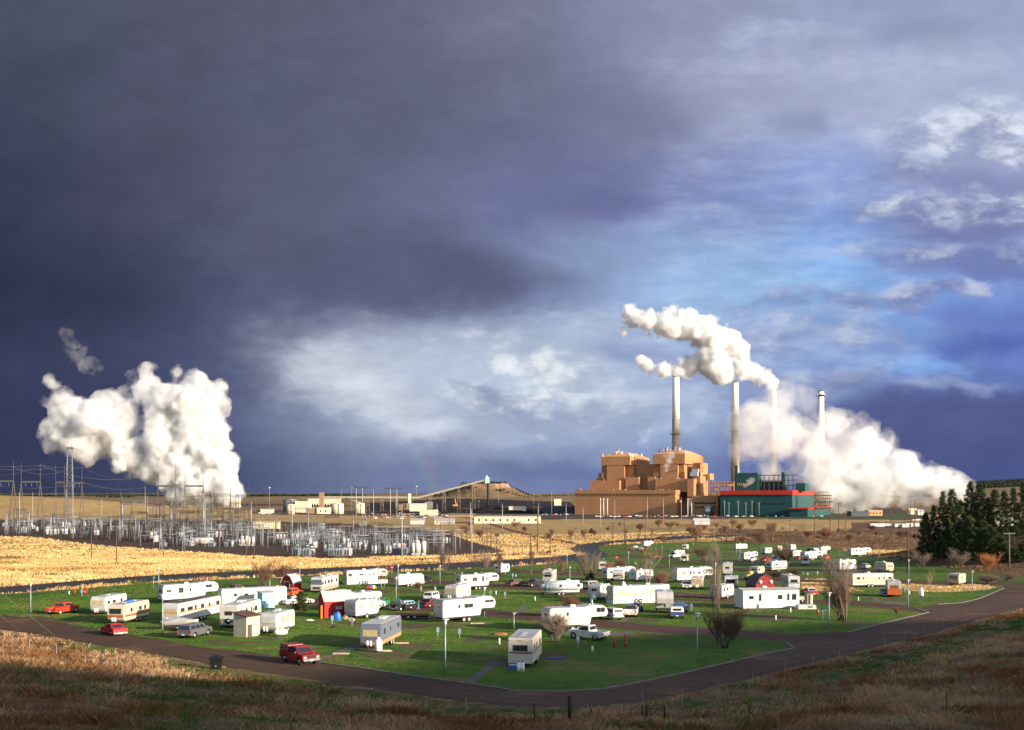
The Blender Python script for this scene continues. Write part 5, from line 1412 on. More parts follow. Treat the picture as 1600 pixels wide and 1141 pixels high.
def build_grass():
    # foreground hillside: density falls with distance
    xs, ys, hs = [], [], []
    for (ya, yb, dens) in ((14, 30, 12), (30, 48, 10), (48, 70, 7.0), (70, 100, 4.2), (100, 150, 2.6), (150, 235, 1.5)):
        wx = yb * 0.54 + 3
        n = int((2 * wx) * (yb - ya) * dens); x, y = scatter(-wx, wx, ya, yb, n)
        d = dist_edge(x, y); k = (np.abs(x) < y * 0.53 + 3) & (d > 0.25)
        x, y, d = x[k], y[k], d[k]
        xs.append(x); ys.append(y); hs.append(d)
    x = np.concatenate(xs); y = np.concatenate(ys); d = np.concatenate(hs)
    g = hill_green(x, y)
    pat = fbm(x, y, 5.5, 91, 4); cl = sstep(-0.25, 0.35, fbm(x, y, 1.6, 93, 3))
    keep = (RNG.uniform(0, 1, len(x)) < 0.35 + 0.65 * cl)
    x, y, g, pat, d, cl = x[keep], y[keep], g[keep], pat[keep], d[keep], cl[keep]
    h = (0.14 + 0.26 * cl + 0.10 * RNG.uniform(0, 1, len(x))) * np.where(g > 0.55, 0.45, 1.0) * sstep(-0.5, 3.0, d) + 0.05
    tone = np.clip(0.5 + pat * 1.5, 0, 1)
    wd = np.clip(y / 1600.0, 0.014, 0.08)
    m = attr_mat('dry_grass_blades', (0.21, 0.083, 0.032), (0.52, 0.34, 0.185), (0.070, 0.135, 0.020), trans=0.25)
    blades('hillside_grass', x, y, h, 9, 0.18, np.repeat(wd, 9), m, 1.25, g, 'tangled dry brown grass with green patches covering the near hillside', 'grass', tone)
    # golden bank between the far road and the switchyard, and the field strips
    n = 330000; x, y = scatter(-190, 150, 185, 760, n)
    x = np.where(y > 420, x * 2.2, x)
    z = zground(x, y); px, py = proj(x, y, z); zn = zones(x, y, z)
    k = ((zn == 6) | ((zn == 12) & (RNG.uniform(0, 1, n) < 0.3))) & (px > -40) & (px < 1640) & (RNG.uniform(0, 1, n) < np.clip(1.5 - y / 480.0, 0.30, 1)) & (dist_edge(x, np.minimum(y, 330)) < -2)
    x, y = x[k], y[k]
    c = fbm(x, y, 4.0, 95, 3); br = fbm(x, y * 2.5, 26, 97, 3)
    h = 0.35 + 0.5 * sstep(-0.3, 0.5, c) * RNG.uniform(0.7, 1.3, len(x))
    k = (RNG.uniform(0, 1, len(x)) < 0.35 + 0.65 * sstep(-0.4, 0.2, c)) & (br > -0.62)
    x, y, h, br = x[k], y[k], h[k], br[k]; h = h * np.where((x > 45) & (y < 330), 0.45, 1.0)
    m2 = attr_mat('golden_grass_blades', (0.50, 0.30, 0.11), (0.86, 0.62, 0.30), (0.10, 0.14, 0.03), trans=0.25)
    g = sstep(0.42, 0.6, fbm(x, y * 2.0, 18, 99, 3)) * 0.8
    wd = np.clip(y / 2200.0, 0.10, 0.26)
    blades('golden_grass', x, y, h, 5, 0.22, np.repeat(wd, 5), m2, 0.3, g, 'tall golden prairie grass between the dark road and the switchyard', 'grass', np.clip(0.5 + br * 1.1, 0, 1))
    # rough brush on the knoll and the broken ground
    n = 60000; x, y = scatter(40, 300, 225, 800, n); z = zground(x, y); zn = zones(x, y, z); px, py = proj(x, y, z)
    k = (zn == 9) & (px < 1660) & (RNG.uniform(0, 1, n) < np.clip(1.3 - y / 700, 0.3, 1)); x, y = x[k], y[k]
    c = fbm(x, y, 9, 101, 3); h = 0.3 + 0.4 * sstep(-0.1, 0.5, c)
    m3 = attr_mat('brush_blades', (0.16, 0.09, 0.045), (0.30, 0.18, 0.09), (0.06, 0.075, 0.02), trans=0.15)
    blades('dry_brush', x, y, h, 6, 0.3, np.repeat(np.clip(y / 2200.0, 0.12, 0.3), 6), m3, 0.4, sstep(0.1, 0.5, fbm(x, y, 25, 103, 3)) * 0.7, 'brown brush and rough grass on the slope behind the park at right', 'brush', np.clip(0.5 + c, 0, 1))
    # short lawn tufts
    n = 200000; x, y = scatter(-90, 90, 78, 230, n)
    k = (RNG.uniform(0, 1, n) < np.clip(1.35 - y / 190, 0.12, 1)); x, y = x[k], y[k]
    z = zground(x, y); zn = zones(x, y, z); k = (zn == 1); x, y = x[k], y[k]
    c = fbm(x, y, 6, 105, 3); dirt = fbm(x, y, 10, 107, 4)
    m4 = attr_mat('lawn_blades', (0.055, 0.135, 0.012), (0.150, 0.250, 0.025), (0.22, 0.14, 0.06), trans=0.2)
    blades('lawn_tufts', x, y, 0.06 + 0.05 * RNG.uniform(0, 1, len(x)), 4, 0.12, np.repeat(np.clip(y / 1600.0, 0.05, 0.14), 4), m4, 0.5, sstep(0.30, 0.5, dirt) * 0.7, 'short green turf of the trailer park', 'grass', np.clip(0.5 + c, 0, 1))


build_grass()

# ------------------------------------------------------------------ trees
BARK = smat('grey_bark', (0.16, 0.12, 0.095), 0.9, var=0.3, scale=6)
BARK_P = smat('pale_bark', (0.42, 0.33, 0.25), 0.9, var=0.25, scale=6)
TW_R = smat('reddish_twigs', (0.20, 0.10, 0.06), 0.9, var=0.3)
TW_G = smat('grey_twigs', (0.22, 0.165, 0.13), 0.9, var=0.3)
TW_T = smat('tan_twigs', (0.38, 0.25, 0.13), 0.9, var=0.3)
TW_O = smat('orange_twigs', (0.42, 0.16, 0.07), 0.9, var=0.3)
TW_D = smat('dark_red_twigs', (0.11, 0.045, 0.035), 0.9, var=0.3)


def grow(rng, base, stems, H, spread, depth, r0, kids, twig, up=0.25, trunk_h=0.0, leaf=None):
    """bare tree: returns trunk builder and twig builder"""
    T, W = MB(), MB()
    def br(p, d, L, r, lv):
        n = 3; pts = [p]; q = Vector(p); dd = d.copy()
        for i in range(n):
            dd = (dd + Vector((rng.uniform(-1, 1), rng.uniform(-1, 1), rng.uniform(-0.3, 1.0) * 1)) * 0.13 + Vector((0, 0, up * 0.15))).normalized()
            q = q + dd * L / n; pts.append(q.copy())
        rs = [r * (1 - 0.6 * i / n) for i in range(n + 1)]
        (T if lv <= 1 else W).tube(pts, rs, 5 if lv <= 1 else 3, 0, lv <= 1)
        if lv >= depth: return
        for _ in range(kids[min(lv, len(kids) - 1)]):
            t = rng.uniform(0.25, 1.0); i = min(int(t * n), n - 1); s = pts[i].lerp(pts[i + 1], t * n - i)
            a = Vector((rng.gauss(0, 1), rng.gauss(0, 1), rng.gauss(0, 0.7))).normalized()
            nd = (dd * rng.uniform(0.55, 1.0) + a * spread * rng.uniform(0.5, 1.2) + Vector((0, 0, up))).normalized()
            br(s, nd, L * rng.uniform(0.42, 0.68), max(r * 0.42, twig), lv + 1)
    for s in range(stems):
        a = 2 * PI * s / max(stems, 1) + rng.uniform(0, 1)
        tilt = (0.05 if stems == 1 else rng.uniform(0.1, 0.45) * spread)
        b = Vector((math.cos(a), math.sin(a), 0)) * (0.0 if stems == 1 else 0.18)
        d = Vector((math.cos(a) * tilt, math.sin(a) * tilt, 1)).normalized()
        br(b, d, H * rng.uniform(0.6, 0.85) * (1 if stems > 1 else 0.8), r0 * rng.uniform(0.7, 1.0), 0)
    return T, W


def bare_proto(name, label, seed, H, spread, stems, r0, kids, depth, twig, bark, tw, up=0.25):
    rng = random.Random(seed); root = empty(name, (0, 0, -500), 0, label, 'tree')
    T, W = grow(rng, None, stems, H, spread, depth, r0, kids, twig, up)
    zs = [v[2] for v in T.v + W.v]; k = H / max(zs)
    T.v = [(a * k, b * k, c * k) for a, b, c in T.v]; W.v = [(a * k, b * k, c * k) for a, b, c in W.v]
    T.build('trunk', bark, root); W.build('twigs', tw, root)
    root['_h'] = H
    return root


PT = {
    'vase': bare_proto('bare_tree', '', 3, 10, 0.62, 4, 0.15, (7, 6, 5, 4), 4, 0.011, BARK, TW_G, 0.35),
    'multi': bare_proto('bare_tree', '', 5, 10, 0.42, 10, 0.09, (8, 6, 5), 3, 0.015, BARK, TW_R, 0.6),
    'tall': bare_proto('bare_tree', '', 8, 10, 0.5, 4, 0.12, (9, 5, 4), 3, 0.015, BARK, TW_G, 0.45),
    'open': bare_proto('bare_tree', '', 11, 10, 0.75, 2, 0.15, (7, 5, 4), 3, 0.020, BARK_P, TW_T, 0.4),
    'poplar': bare_proto('bare_tree', '', 13, 10, 0.28, 3, 0.09, (11, 5, 3), 3, 0.012, BARK, TW_R, 0.9),
    'shrub': bare_proto('bare_shrub', '', 17, 4, 0.7, 14, 0.035, (8, 6, 5), 3, 0.011, TW_R, TW_R, 0.35),
    'shrubw': bare_proto('bare_shrub', '', 19, 4, 0.7, 13, 0.04, (8, 6, 5), 3, 0.013, BARK_P, TW_G, 0.35),
    'shrubo': bare_proto('bare_shrub', '', 23, 4, 0.6, 12, 0.03, (7, 5, 5), 3, 0.010, TW_O, TW_O, 0.4),
    'shrubd': bare_proto('bare_shrub', '', 29, 4, 0.7, 10, 0.035, (7, 5, 5), 3, 0.010, TW_D, TW_D, 0.3),
}
for _p in PT.values(): KIDS[_p.name] = list(_p.children)


def plant(kind, px, py, top, wid, label, cat='tree', group='bare spring trees and shrubs', jit=0):
    """tree with its foot seen at (px, py), crown reaching row top, about wid columns wide"""
    p = P(px, py); src = PT[kind]
    s = 1600.0 / p.y; H = (py - top) / s; W_ = wid / s
    base = 10.0 if kind in ('vase', 'multi', 'tall', 'open', 'poplar') else 4.0
    xs = [v.co.x for ch in KIDS[src.name] for v in ch.data.vertices]
    w0 = (np.percentile(xs, 99.5) - np.percentile(xs, 0.5)) * 1.1
    k = H / base; kw = W_ / w0
    c = copy_tree(src, (p.x, p.y, p.z - 0.05), random.uniform(0, 6.28), None, (kw, kw, k), label, group)
    c['category'] = cat
    return c


TREES = [
    ('multi', 1133, 1013, 938, 62, 'dense bare clump of stems on the lawn nearest the camera, right of the lamp post'),
    ('tall', 1121, 1008, 846, 26, 'very tall thin bare tree rising out of the near clump'),
    ('multi', 1146, 1000, 952, 34, 'smaller bare clump just behind the near clump of stems'),
    ('tall', 1320, 970, 852, 66, 'tallest bare cottonwood on the right-hand lawn, many pale stems'),
    ('multi', 1312, 969, 896, 52, 'bushy lower stems of the big cottonwood'),
    ('open', 598, 921, 866, 44, 'pale-trunked bare tree in front of the brown-lined caravan'),
    ('vase', 696, 896, 843, 34, 'bare round tree by the far road above the white caravans'),
    ('vase', 752, 900, 850, 52, 'wide bare tree by the far road, right of the first round one'),
    ('poplar', 780, 900, 852, 18, 'narrow bare tree beside the small caravan near the far road'),
    ('multi', 413, 921, 868, 34, 'thin bare tree behind the plain trailer home'), ('multi', 441, 918, 872, 38, 'bare tree with fine twigs left of the small red barn'),
    ('poplar', 830, 901, 847, 12, 'slender tan poplar, first of the narrow trees'), ('poplar', 858, 894, 866, 10, 'short narrow poplar left of the dark one'),
    ('poplar', 866, 889, 862, 11, 'dark narrow poplar behind the white motorhome'), ('poplar', 877, 899, 872, 14, 'orange-tinted narrow poplar beside the white motorhome'),
    ('poplar', 850, 899, 880, 8, 'low narrow poplar beside the lane'), ('poplar', 905, 897, 884, 9, 'stubby narrow poplar by the lane'),
    ('tall', 918, 906, 851, 34, 'tan twin-stemmed bare tree before the road junction'), ('tall', 927, 905, 858, 22, 'second tan bare tree close to the junction'),
    ('shrubo', 951, 894, 876, 24, 'orange shrub beside the square box trailer'), ('multi', 969, 892, 868, 20, 'dark thin bare tree right of the orange shrub'),
    ('open', 1013, 918, 848, 52, 'open-crowned tan tree in front of the silver-grey caravan'), ('shrub', 1033, 921, 888, 30, 'reddish low scrub right of the open-crowned tree'),
    ('shrub', 893, 965, 923, 40, 'round reddish-brown shrub behind the half hidden caravan'), ('shrubw', 869, 1004, 950, 58, 'pale bare shrub covering the end of the half hidden caravan'),
    ('shrub', 874, 962, 940, 30, 'low brown shrub left of the round shrub'),
    ('multi', 1097, 876, 850, 24, 'bare bushy tree in the far lawn'), ('tall', 1119, 884, 842, 20, 'tall tan bare tree in the far rows'),
    ('tall', 1104, 884, 866, 12, 'small tan sapling in the far rows'), ('multi', 1226, 884, 846, 40, 'bare tree among the far caravans'),
    ('shrubd', 1212, 907, 888, 46, 'dark red thicket behind the red barn'), ('shrubd', 1240, 902, 886, 30, 'dark red thicket right of the barn'),
    ('open', 1175, 918, 888, 26, 'thin pale sapling left of the red barn'), ('vase', 1500, 890, 853, 50, 'pink-grey bare tree below the pines'),
    ('vase', 1440, 888, 856, 46, 'brown bare tree at the foot of the pine slope'), ('shrubo', 1545, 893, 860, 42, 'orange-brown shrub below the pines'),
    ('open', 1452, 918, 888, 34, 'thin sapling in the dry grass strip by the road'), ('shrub', 1401, 961, 946, 10, 'little brown weed clump on the right lawn'),
    ('shrub', 654, 922, 906, 16, 'small brown bush before the tan-windowed caravan'), ('open', 1373, 872, 850, 20, 'small bare bush on the brown embankment'),
    ('multi', 1088, 846, 812, 28, 'bare tree in the golden field before the white shed'), ('multi', 1186, 852, 824, 18, 'bare bush at the top edge of the lawn'),
    ('multi', 892, 843, 822, 10, 'small bare tree in the golden field'), ('multi', 1120, 826, 814, 9, 'little bare tree right of the white shed'),
    ('multi', 1101, 828, 818, 8, 'tiny bare tree in front of the white shed'), ('shrub', 1036, 848, 834, 18, 'low brown bush by the far asphalt road'),
    ('multi', 988, 868, 850, 12, 'bare tree by the far grey car'), ('multi', 1005, 868, 852, 14, 'bare tree below the farthest caravan'),
    ('shrubw', 1545, 912, 896, 40, 'pale heap of cut brush beside the road'), ('shrubw', 1575, 908, 896, 26, 'second pale brush heap beside the road'),
    ('shrub', 1190, 850, 838, 16, 'low scrub along the far lawn edge'), ('shrub', 1160, 848, 834, 20, 'brown scrub behind the farthest caravans'),
    ('shrub', 1290, 842, 824, 24, 'scrub on the rough ground behind the park'), ('multi', 1205, 836, 812, 16, 'bare bush in front of the golden field'),
]
rb_ = random.Random(21)
for i in range(46):
    px = 705 + i * 16.3 + rb_.uniform(-6, 6); py = rb_.uniform(824, 846) if px < 930 or px > 1190 else rb_.uniform(820, 836)
    hh = rb_.uniform(6, 17); TREES.append((rb_.choice(['multi', 'shrub', 'vase', 'multi', 'shrubd']), px, py, py - hh, hh * rb_.uniform(0.8, 1.3), 'bare brush clump on the plain before the station, %s' % nth(i)))
for t in TREES:
    plant(t[0], t[1], t[2], t[3], t[4], t[5], 'shrub' if t[0].startswith('shrub') else 'tree')

# ---- conifers
def leaf_mat(name, a, b):
    m, nt, bs = nmat(name); bs.inputs['Roughness'].default_value = 0.7
    f = tex(nt, 0.9, 3, 0.5); g = nt.nodes.new('ShaderNodeObjectInfo')
    c = mixc(nt, ramp(nt, f, [(0.35, (0, 0, 0)), (0.65, (1, 1, 1))]), a, b)
    nt.links.new(c, bs.inputs['Base Color'])
    return m


NEEDLE = leaf_mat('pine_needles', (0.016, 0.032, 0.011), (0.042, 0.066, 0.018))
NEEDLE2 = leaf_mat('pine_needles_yellowish', (0.024, 0.042, 0.012), (0.052, 0.074, 0.020))
JUN = leaf_mat('juniper_leaves', (0.035, 0.045, 0.018), (0.085, 0.085, 0.03))


def pine_proto(seed, H, W_, mat, bare=0.12, clump=0.55, nbr=84, lab='pine'):
    rng = random.Random(seed); nr = np.random.default_rng(seed)
    root = empty('pine_tree', (0, 0, -500), 0, 'pine', 'tree')
    T = MB(); nbr = int(nbr * 0.85); T.tube([(0, 0, -0.3), (0.05, 0, H * 0.5), (0, 0.05, H * 0.97)], [H * 0.016, H * 0.010, 0.03], 7)
    C = []
    for i in range(nbr):
        t = bare + (1 - bare) * (i / nbr) ** 0.9
        z = H * t; R_ = W_ * 0.5 * (1 - t) ** 0.62 * rng.uniform(0.55, 1.12) * (0.55 + 0.9 * rng.random()) + 0.25
        a = i * 2.4 + rng.uniform(-0.5, 0.5); dz = rng.uniform(-0.1, 0.35) * R_
        e = (math.cos(a) * R_, math.sin(a) * R_, z + dz)
        T.tube([(0, 0, z), (e[0] * 0.6, e[1] * 0.6, z + dz * 0.3), e], [0.05, 0.03, 0.012], 3, 0, False)
        n = int(7 + R_ * 6)
        for k in range(n):
            q = 0.3 + 0.75 * rng.random() ** 0.7
            C.append((e[0] * q + rng.gauss(0, 0.22), e[1] * q + rng.gauss(0, 0.22), z + dz * q + rng.gauss(0.08, 0.16)))
    for _ in range(12): C.append((rng.gauss(0, 0.15), rng.gauss(0, 0.15), H * rng.uniform(0.93, 1.0)))
    C = np.array(C); m = 11
    N = len(C) * m
    c = np.repeat(C, m, 0) + nr.normal(0, clump * 0.38, (N, 3))
    u = nr.normal(size=(N, 3)); u /= np.linalg.norm(u, axis=1)[:, None]; v = nr.normal(size=(N, 3)); v -= (v * u).sum(1)[:, None] * u; v /= np.linalg.norm(v, axis=1)[:, None]
    s = clump * nr.uniform(0.35, 0.8, N)[:, None]
    V = np.stack([c - u * s * 0.5 - v * s * 0.14, c + u * s * 0.5 - v * s * 0.05, c + u * s * 0.15 + v * s * 0.35], 1).reshape(-1, 3)
    T.build('trunk', BARK, root)
    o = mesh_np('crown', V, np.arange(N * 3).reshape(N, 3), mat); o.parent = root
    KIDS[root.name] = list(root.children)
    return root


PINES = [pine_proto(1, 18, 7.5, NEEDLE), pine_proto(2, 18, 8.5, NEEDLE, 0.12), pine_proto(3, 12, 7, NEEDLE2, 0.05), pine_proto(4, 10, 6.5, NEEDLE2, 0.03), pine_proto(5, 18, 9, NEEDLE, 0.2)]
PH = [18, 18, 12, 10, 18]
# (proto, column, foot row, top row, width, label)
pines = [(1, 1473, 862, 769, 30), (0, 1487, 858, 765, 30), (4, 1516, 864, 754, 40), (0, 1532, 862, 757, 36), (1, 1554, 858, 766, 34), (0, 1569, 853, 767, 26), (1, 1584, 850, 763, 28), (4, 1600, 856, 757, 38),
         (2, 1446, 849, 803, 26), (2, 1480, 866, 828, 34), (3, 1500, 868, 816, 36), (2, 1515, 873, 810, 40), (2, 1536, 874, 815, 38), (3, 1564, 877, 838, 24), (3, 1551, 874, 826, 30), (1, 1500, 858, 782, 32),
         (0, 1459, 853, 790, 22), (3, 1583, 879, 856, 26), (2, 1470, 874, 836, 26), (1, 1620, 860, 762, 34), (3, 1602, 876, 846, 28), (0, 1544, 860, 778, 30)]
pl = ['leftmost big pine with a forked top', 'tall pine second from the left of the grove', 'tallest dark pine in the middle of the grove', 'tall pine right of the tallest one', 'broad pine in the right half of the grove',
      'slim pine with gaps showing a pale house', 'slim pine near the right edge', 'big dark pine cut by the right edge', 'spreading small pine standing apart at the left of the grove', 'low bushy pine at the left foot of the grove',
      'young yellowish pine in front of the grove', 'front pine with a bright green crown', 'second bright green front pine', 'young pine at the lower right of the grove', 'young pine between the front pines and the T-shaped pole',
      'dark pine in the gap behind the front pines', 'thin pine behind the spreading one', 'low pine bush right of the T-shaped pole', 'lowest bushy pine at the left foot', 'pine just beyond the right edge', 'low pine at the right edge below the big one',
      'pine filling the middle of the grove']
for (k, px, py, top, wd), lb in zip(pines, pl):
    p = P(px, min(py, 900)); s = 1600 / p.y
    if not (200 < p.y < 460): p = Vector((0.0, 0, 0)); yy = 310; x = (px - 800) / 1600 * yy; p = Vector((x, yy, gz(x, yy))); s = 1600 / yy
    ztop = CAMZ - (top - 775) / 1600 * p.y; H = max(ztop - p.z, 2.0)
    kk = H / PH[k]; kw = 1.08 * wd / s * rb_.uniform(0.85, 1.15) / [7.5, 8.5, 7, 6.5, 9][k]
    copy_tree(PINES[k], (p.x, p.y, p.z - 0.1), random.uniform(0, 6), None, (kw, kw, kk), lb, 'pines on the knoll')
for nm, (px, py, top, wd), lb in (('j', (470.5, 954, 924, 22), 'dark rounded juniper in front of the long low white car'), ('j', (950, 918, 906, 17), 'dark juniper in front of the tan-striped caravan'),
                                  ('j', (1266, 866, 857, 14), 'dark juniper among the far caravans'), ('j', (923, 905, 890, 9), 'small dark juniper at the foot of the tan twin-stemmed tree'), ('j', (924, 833, 826, 7), 'lone dark juniper in the golden field')):
    p = P(px, py); s = 1600 / p.y
    copy_tree(PINES[3], (p.x, p.y, p.z - 0.2), random.uniform(0, 6), None, (wd / s / 5.2, wd / s / 5.2, (py - top) / s / 9.6), lb, 'junipers in the park')
for p_ in PINES:
    for ch in list(p_.children): bpy.data.objects.remove(ch)
    bpy.data.objects.remove(p_)
for p_ in PT.values():
    for ch in list(p_.children): bpy.data.objects.remove(ch)
    bpy.data.objects.remove(p_)


FORM = leaf_mat('far_pine_needles', (0.007, 0.013, 0.007), (0.014, 0.024, 0.011))


def forest(name, label, xa, xb, ya, yb, n, mat, cond=None, h=(7, 13)):
    x, y = scatter(xa, xb, ya, yb, n)
    if cond is not None: k = cond(x, y); x, y = x[k], y[k]
    n = len(x); z = zground(x, y); hh = RNG.uniform(h[0], h[1], n); r = hh * RNG.uniform(0.22, 0.34, n)
    ks = 7; V = []; F = []
    a = np.arange(ks) * 2 * PI / ks
    lv = [(0.10, 1.0), (0.42, 0.78), (0.40, 0.95), (0.75, 0.42), (1.0, 0.02)]
    nl = len(lv); Vv = np.zeros((n, nl, ks, 3), np.float32)
    for i, (t, q) in enumerate(lv):
        jr = RNG.uniform(0.65, 1.25, (n, ks)) * q
        Vv[:, i, :, 0] = x[:, None] + np.cos(a)[None] * r[:, None] * jr; Vv[:, i, :, 1] = y[:, None] + np.sin(a)[None] * r[:, None] * jr
        Vv[:, i, :, 2] = z[:, None] + hh[:, None] * (t + RNG.uniform(-0.05, 0.05, (n, ks)))
    base = np.arange(n)[:, None, None] * nl * ks; i = np.arange(nl - 1)[None, :, None] * ks; k = np.arange(ks)[None, None]
    F = np.stack([base + i + k, base + i + (k + 1) % ks, base + i + ks + (k + 1) % ks, base + i + ks + k], -1).reshape(-1, 4)
    o = mesh_np(name, Vv.reshape(-1, 3), F, mat)
    return tag(o, label, 'forest', kind='stuff')


forest('far_forest', 'dark pine forest covering the far ridge at the right', 900, 2600, 3050, 4100, 16000, FORM, lambda x, y: (fbm(x, y, 240, 111, 3) > -0.12) & (x > 0.25 * y))
forest('far_forest', 'dark line of pines along the far left horizon', -2600, -700, 4300, 5200, 5000, FORM, lambda x, y: (fbm(x, y, 300, 113, 3) > -0.2) & (np.abs(x + 0.15 * y) > 0))
forest('far_forest', 'scattered pines on the slopes of the flat-topped butte', -330, 160, 3780, 4080, 900, FORM, lambda x, y: fbm(x, y, 60, 115, 3) > 0.0, (5, 9))
forest('far_forest', 'strip of pines on the horizon left of the orange boiler houses', 100, 700, 3250, 3700, 1700, FORM, lambda x, y: fbm(x, y, 160, 117, 3) > -0.2)

# ------------------------------------------------------------------ switchyard
STEEL = smat('yard_steel', (0.22, 0.235, 0.26), 0.5, 0.2, var=0.2)
DSTEEL = smat('dark_pole_steel', (0.085, 0.075, 0.07), 0.7, var=0.3)
PALEST = smat('pale_pole', (0.33, 0.33, 0.32), 0.5, 0.1, var=0.1)
PORC = smat('porcelain', (0.17, 0.20, 0.24), 0.25, var=0.1)
TRW = smat('transformer_white', (0.46, 0.46, 0.45), 0.45, var=0.08)
TRG = smat('transformer_grey', (0.20, 0.23, 0.26), 0.45, var=0.1)
BRNP = smat('creosote_pole', (0.11, 0.055, 0.035), 0.9, var=0.3)
RUST = smat('rusty_tank', (0.72, 0.66, 0.60), 0.6, dirt=(0.45, 0.12, 0.03), dscale=0.6)


def insul(m, x, y, z, h, r=0.16, mi=1):
    m.tube([(x, y, z), (x, y, z + h)], r * 0.5, 5, mi)
    for k in range(4): m.tube([(x, y, z + h * (0.15 + 0.22 * k)), (x, y, z + h * (0.22 + 0.22 * k))], r, 6, mi)


def lattice_bar(m, p, q, w, n=6, r=0.05, mi=0):
    p = Vector(p); q = Vector(q); d = (q - p).normalized(); a = d.orthogonal().normalized() * w / 2; b = d.cross(a).normalized() * w / 2
    c = [a + b, a - b, -a - b, b - a]
    for k in range(4): m.tube([p + c[k], q + c[k]], r, 3, mi, False, False)
    for i in range(n):
        s = p.lerp(q, i / n); e = p.lerp(q, (i + 1) / n)
        for k in range(4): m.tube([s + c[(k + i) % 4], e + c[(k + 1 + i) % 4]], r * 0.7, 3, mi, False, False)


def dead_end(H, w, mast, name='dead_end_frame', mat=None, spread=0.16, lab=''):
    """two A-shaped legs carrying a beam with masts above"""
    root = empty(name, (0, 0, 0), 0, lab, 'gantry')
    for s in (-1, 1):
        m = MB(); x = s * w / 2; e = H * spread
        m.tube([(x, -e, 0), (x, 0, H)], [0.42, 0.30], 5); m.tube([(x, e, 0), (x, 0, H)], [0.42, 0.30], 5)
        m.tube([(x - e * 0.0, -e * 0.55, H * 0.45), (x, e * 0.55, H * 0.45)], 0.15, 4)
        m.build('leg', mat or DSTEEL, root)
        m = MB(); m.tube([(x, 0, H), (x, 0, H + mast)], [0.26, 0.14], 5); m.build('mast', mat or DSTEEL, root)
    m = MB(); m.box(-w / 2, w / 2, -0.5, 0.5, H - 0.75, H - 0.05); m.build('beam', mat or DSTEEL, root)
    for k in range(3):
        m = MB(); x = (k - 1) * w * 0.33
        insul(m, x, 0.3, H - 3.2, 2.4, 0.22, 0); m.build('insulator', PORC, root)
    return root


def dead_end_side(H, w, mast, lab=''):
    """the same seen with its legs spread along the picture"""
    root = empty('dead_end_frame', (0, 0, 0), 0, lab, 'gantry')
    e = H * 0.17
    for s in (-1, 1):
        x = s * w / 2
        m = MB(); m.tube([(x - e, 0, 0), (x, 0, H)], [0.5, 0.36], 5); m.tube([(x + e, 0, 0), (x, 0, H)], [0.5, 0.36], 5); m.build('leg', DSTEEL, root)
        m = MB(); m.tube([(x, 0, H), (x, 0, H + mast)], [0.34, 0.16], 5); m.build('mast', DSTEEL, root)
    m = MB(); m.box(-w / 2, w / 2, -0.6, 0.6, H - 0.7, H + 0.1); m.build('beam', DSTEEL, root)
    for k in range(3):
        m = MB(); x = (k - 1) * w * 0.3
        m.tube([(x, 0.2, H - 0.6), (x + 1.0, 0.2, H - 3.0)], 0.13, 4); m.build('insulator', PORC, root)
    return root


def bus_support(n, w, H, lab=''):
    root = empty('bus_support', (0, 0, 0), 0, lab, 'bus support')
    for s in (-1, 1):
        m = MB(); m.tube([(s * w / 2, 0, 0), (s * w / 2, 0, H)], 0.16, 5); m.build('leg', STEEL, root)
    m = MB(); m.box(-w / 2 - 0.6, w / 2 + 0.6, -0.16, 0.16, H, H + 0.3); m.build('beam', STEEL, root)
    for k in range(n):
        m = MB(); insul(m, -w / 2 + w * k / (n - 1), 0, H + 0.3, 2.0, 0.2, 0); m.build('insulator', PORC, root)
    m = MB(); m.tube([(-w / 2 - 2.5, 0, H + 2.4), (w / 2 + 2.5, 0, H + 2.4)], 0.10, 5); m.build('bus_pipe', PALEST, root)
    return root


def switch_frame(w, H, lab=''):
    root = empty('disconnect_switch', (0, 0, 0), 0, lab, 'switch')
    for s in (-1, 1):
        m = MB(); m.tube([(s * w / 2 - 0.7, 0, 0), (s * w / 2, 0, H)], 0.13, 4); m.tube([(s * w / 2 + 0.7, 0, 0), (s * w / 2, 0, H)], 0.13, 4); m.build('leg', STEEL, root)
    m = MB(); m.box(-w / 2 - 0.5, w / 2 + 0.5, -0.9, -0.7, H, H + 0.25); m.box(-w / 2 - 0.5, w / 2 + 0.5, 0.7, 0.9, H, H + 0.25); m.box(-w / 2, -w / 2 + 0.2, -0.7, 0.7, H, H + 0.2); m.box(w / 2 - 0.2, w / 2, -0.7, 0.7, H, H + 0.2)
    m.build('beam', STEEL, root)
    for k in range(3):
        m = MB(); x = -w / 2 + w * k / 2
        insul(m, x, -0.8, H + 0.25, 1.6, 0.18, 0); insul(m, x, 0.8, H + 0.25, 1.6, 0.18, 0); m.tube([(x, -0.8, H + 1.85), (x, 0.1, H + 2.9)], 0.07, 4, 1); m.build('switch_blade', [PORC, PALEST], root)
    return root


def breaker(lab=''):
    root = empty('circuit_breaker', (0, 0, 0), 0, lab, 'circuit breaker')
    for k in range(3):
        m = MB(); x = (k - 1) * 2.6
        m.cyl((x, 0, 0.5), 1.05, 3.0, 12, 0); m.box(x - 0.8, x + 0.8, -0.8, 0.8, 0, 0.5, 0)
        m.tube([(x, 0, 1.6), (x, 0, 1.9)], 1.08, 12, 2)
        m.build('tank', [TRW, PORC, RED_ST], root)
        for s in (-1, 1):
            m = MB(); m.tube([(x + s * 0.4, 0, 3.5), (x + s * 1.1, 0, 5.6)], [0.22, 0.12], 6); m.build('bushing', PORC, root)
    return root


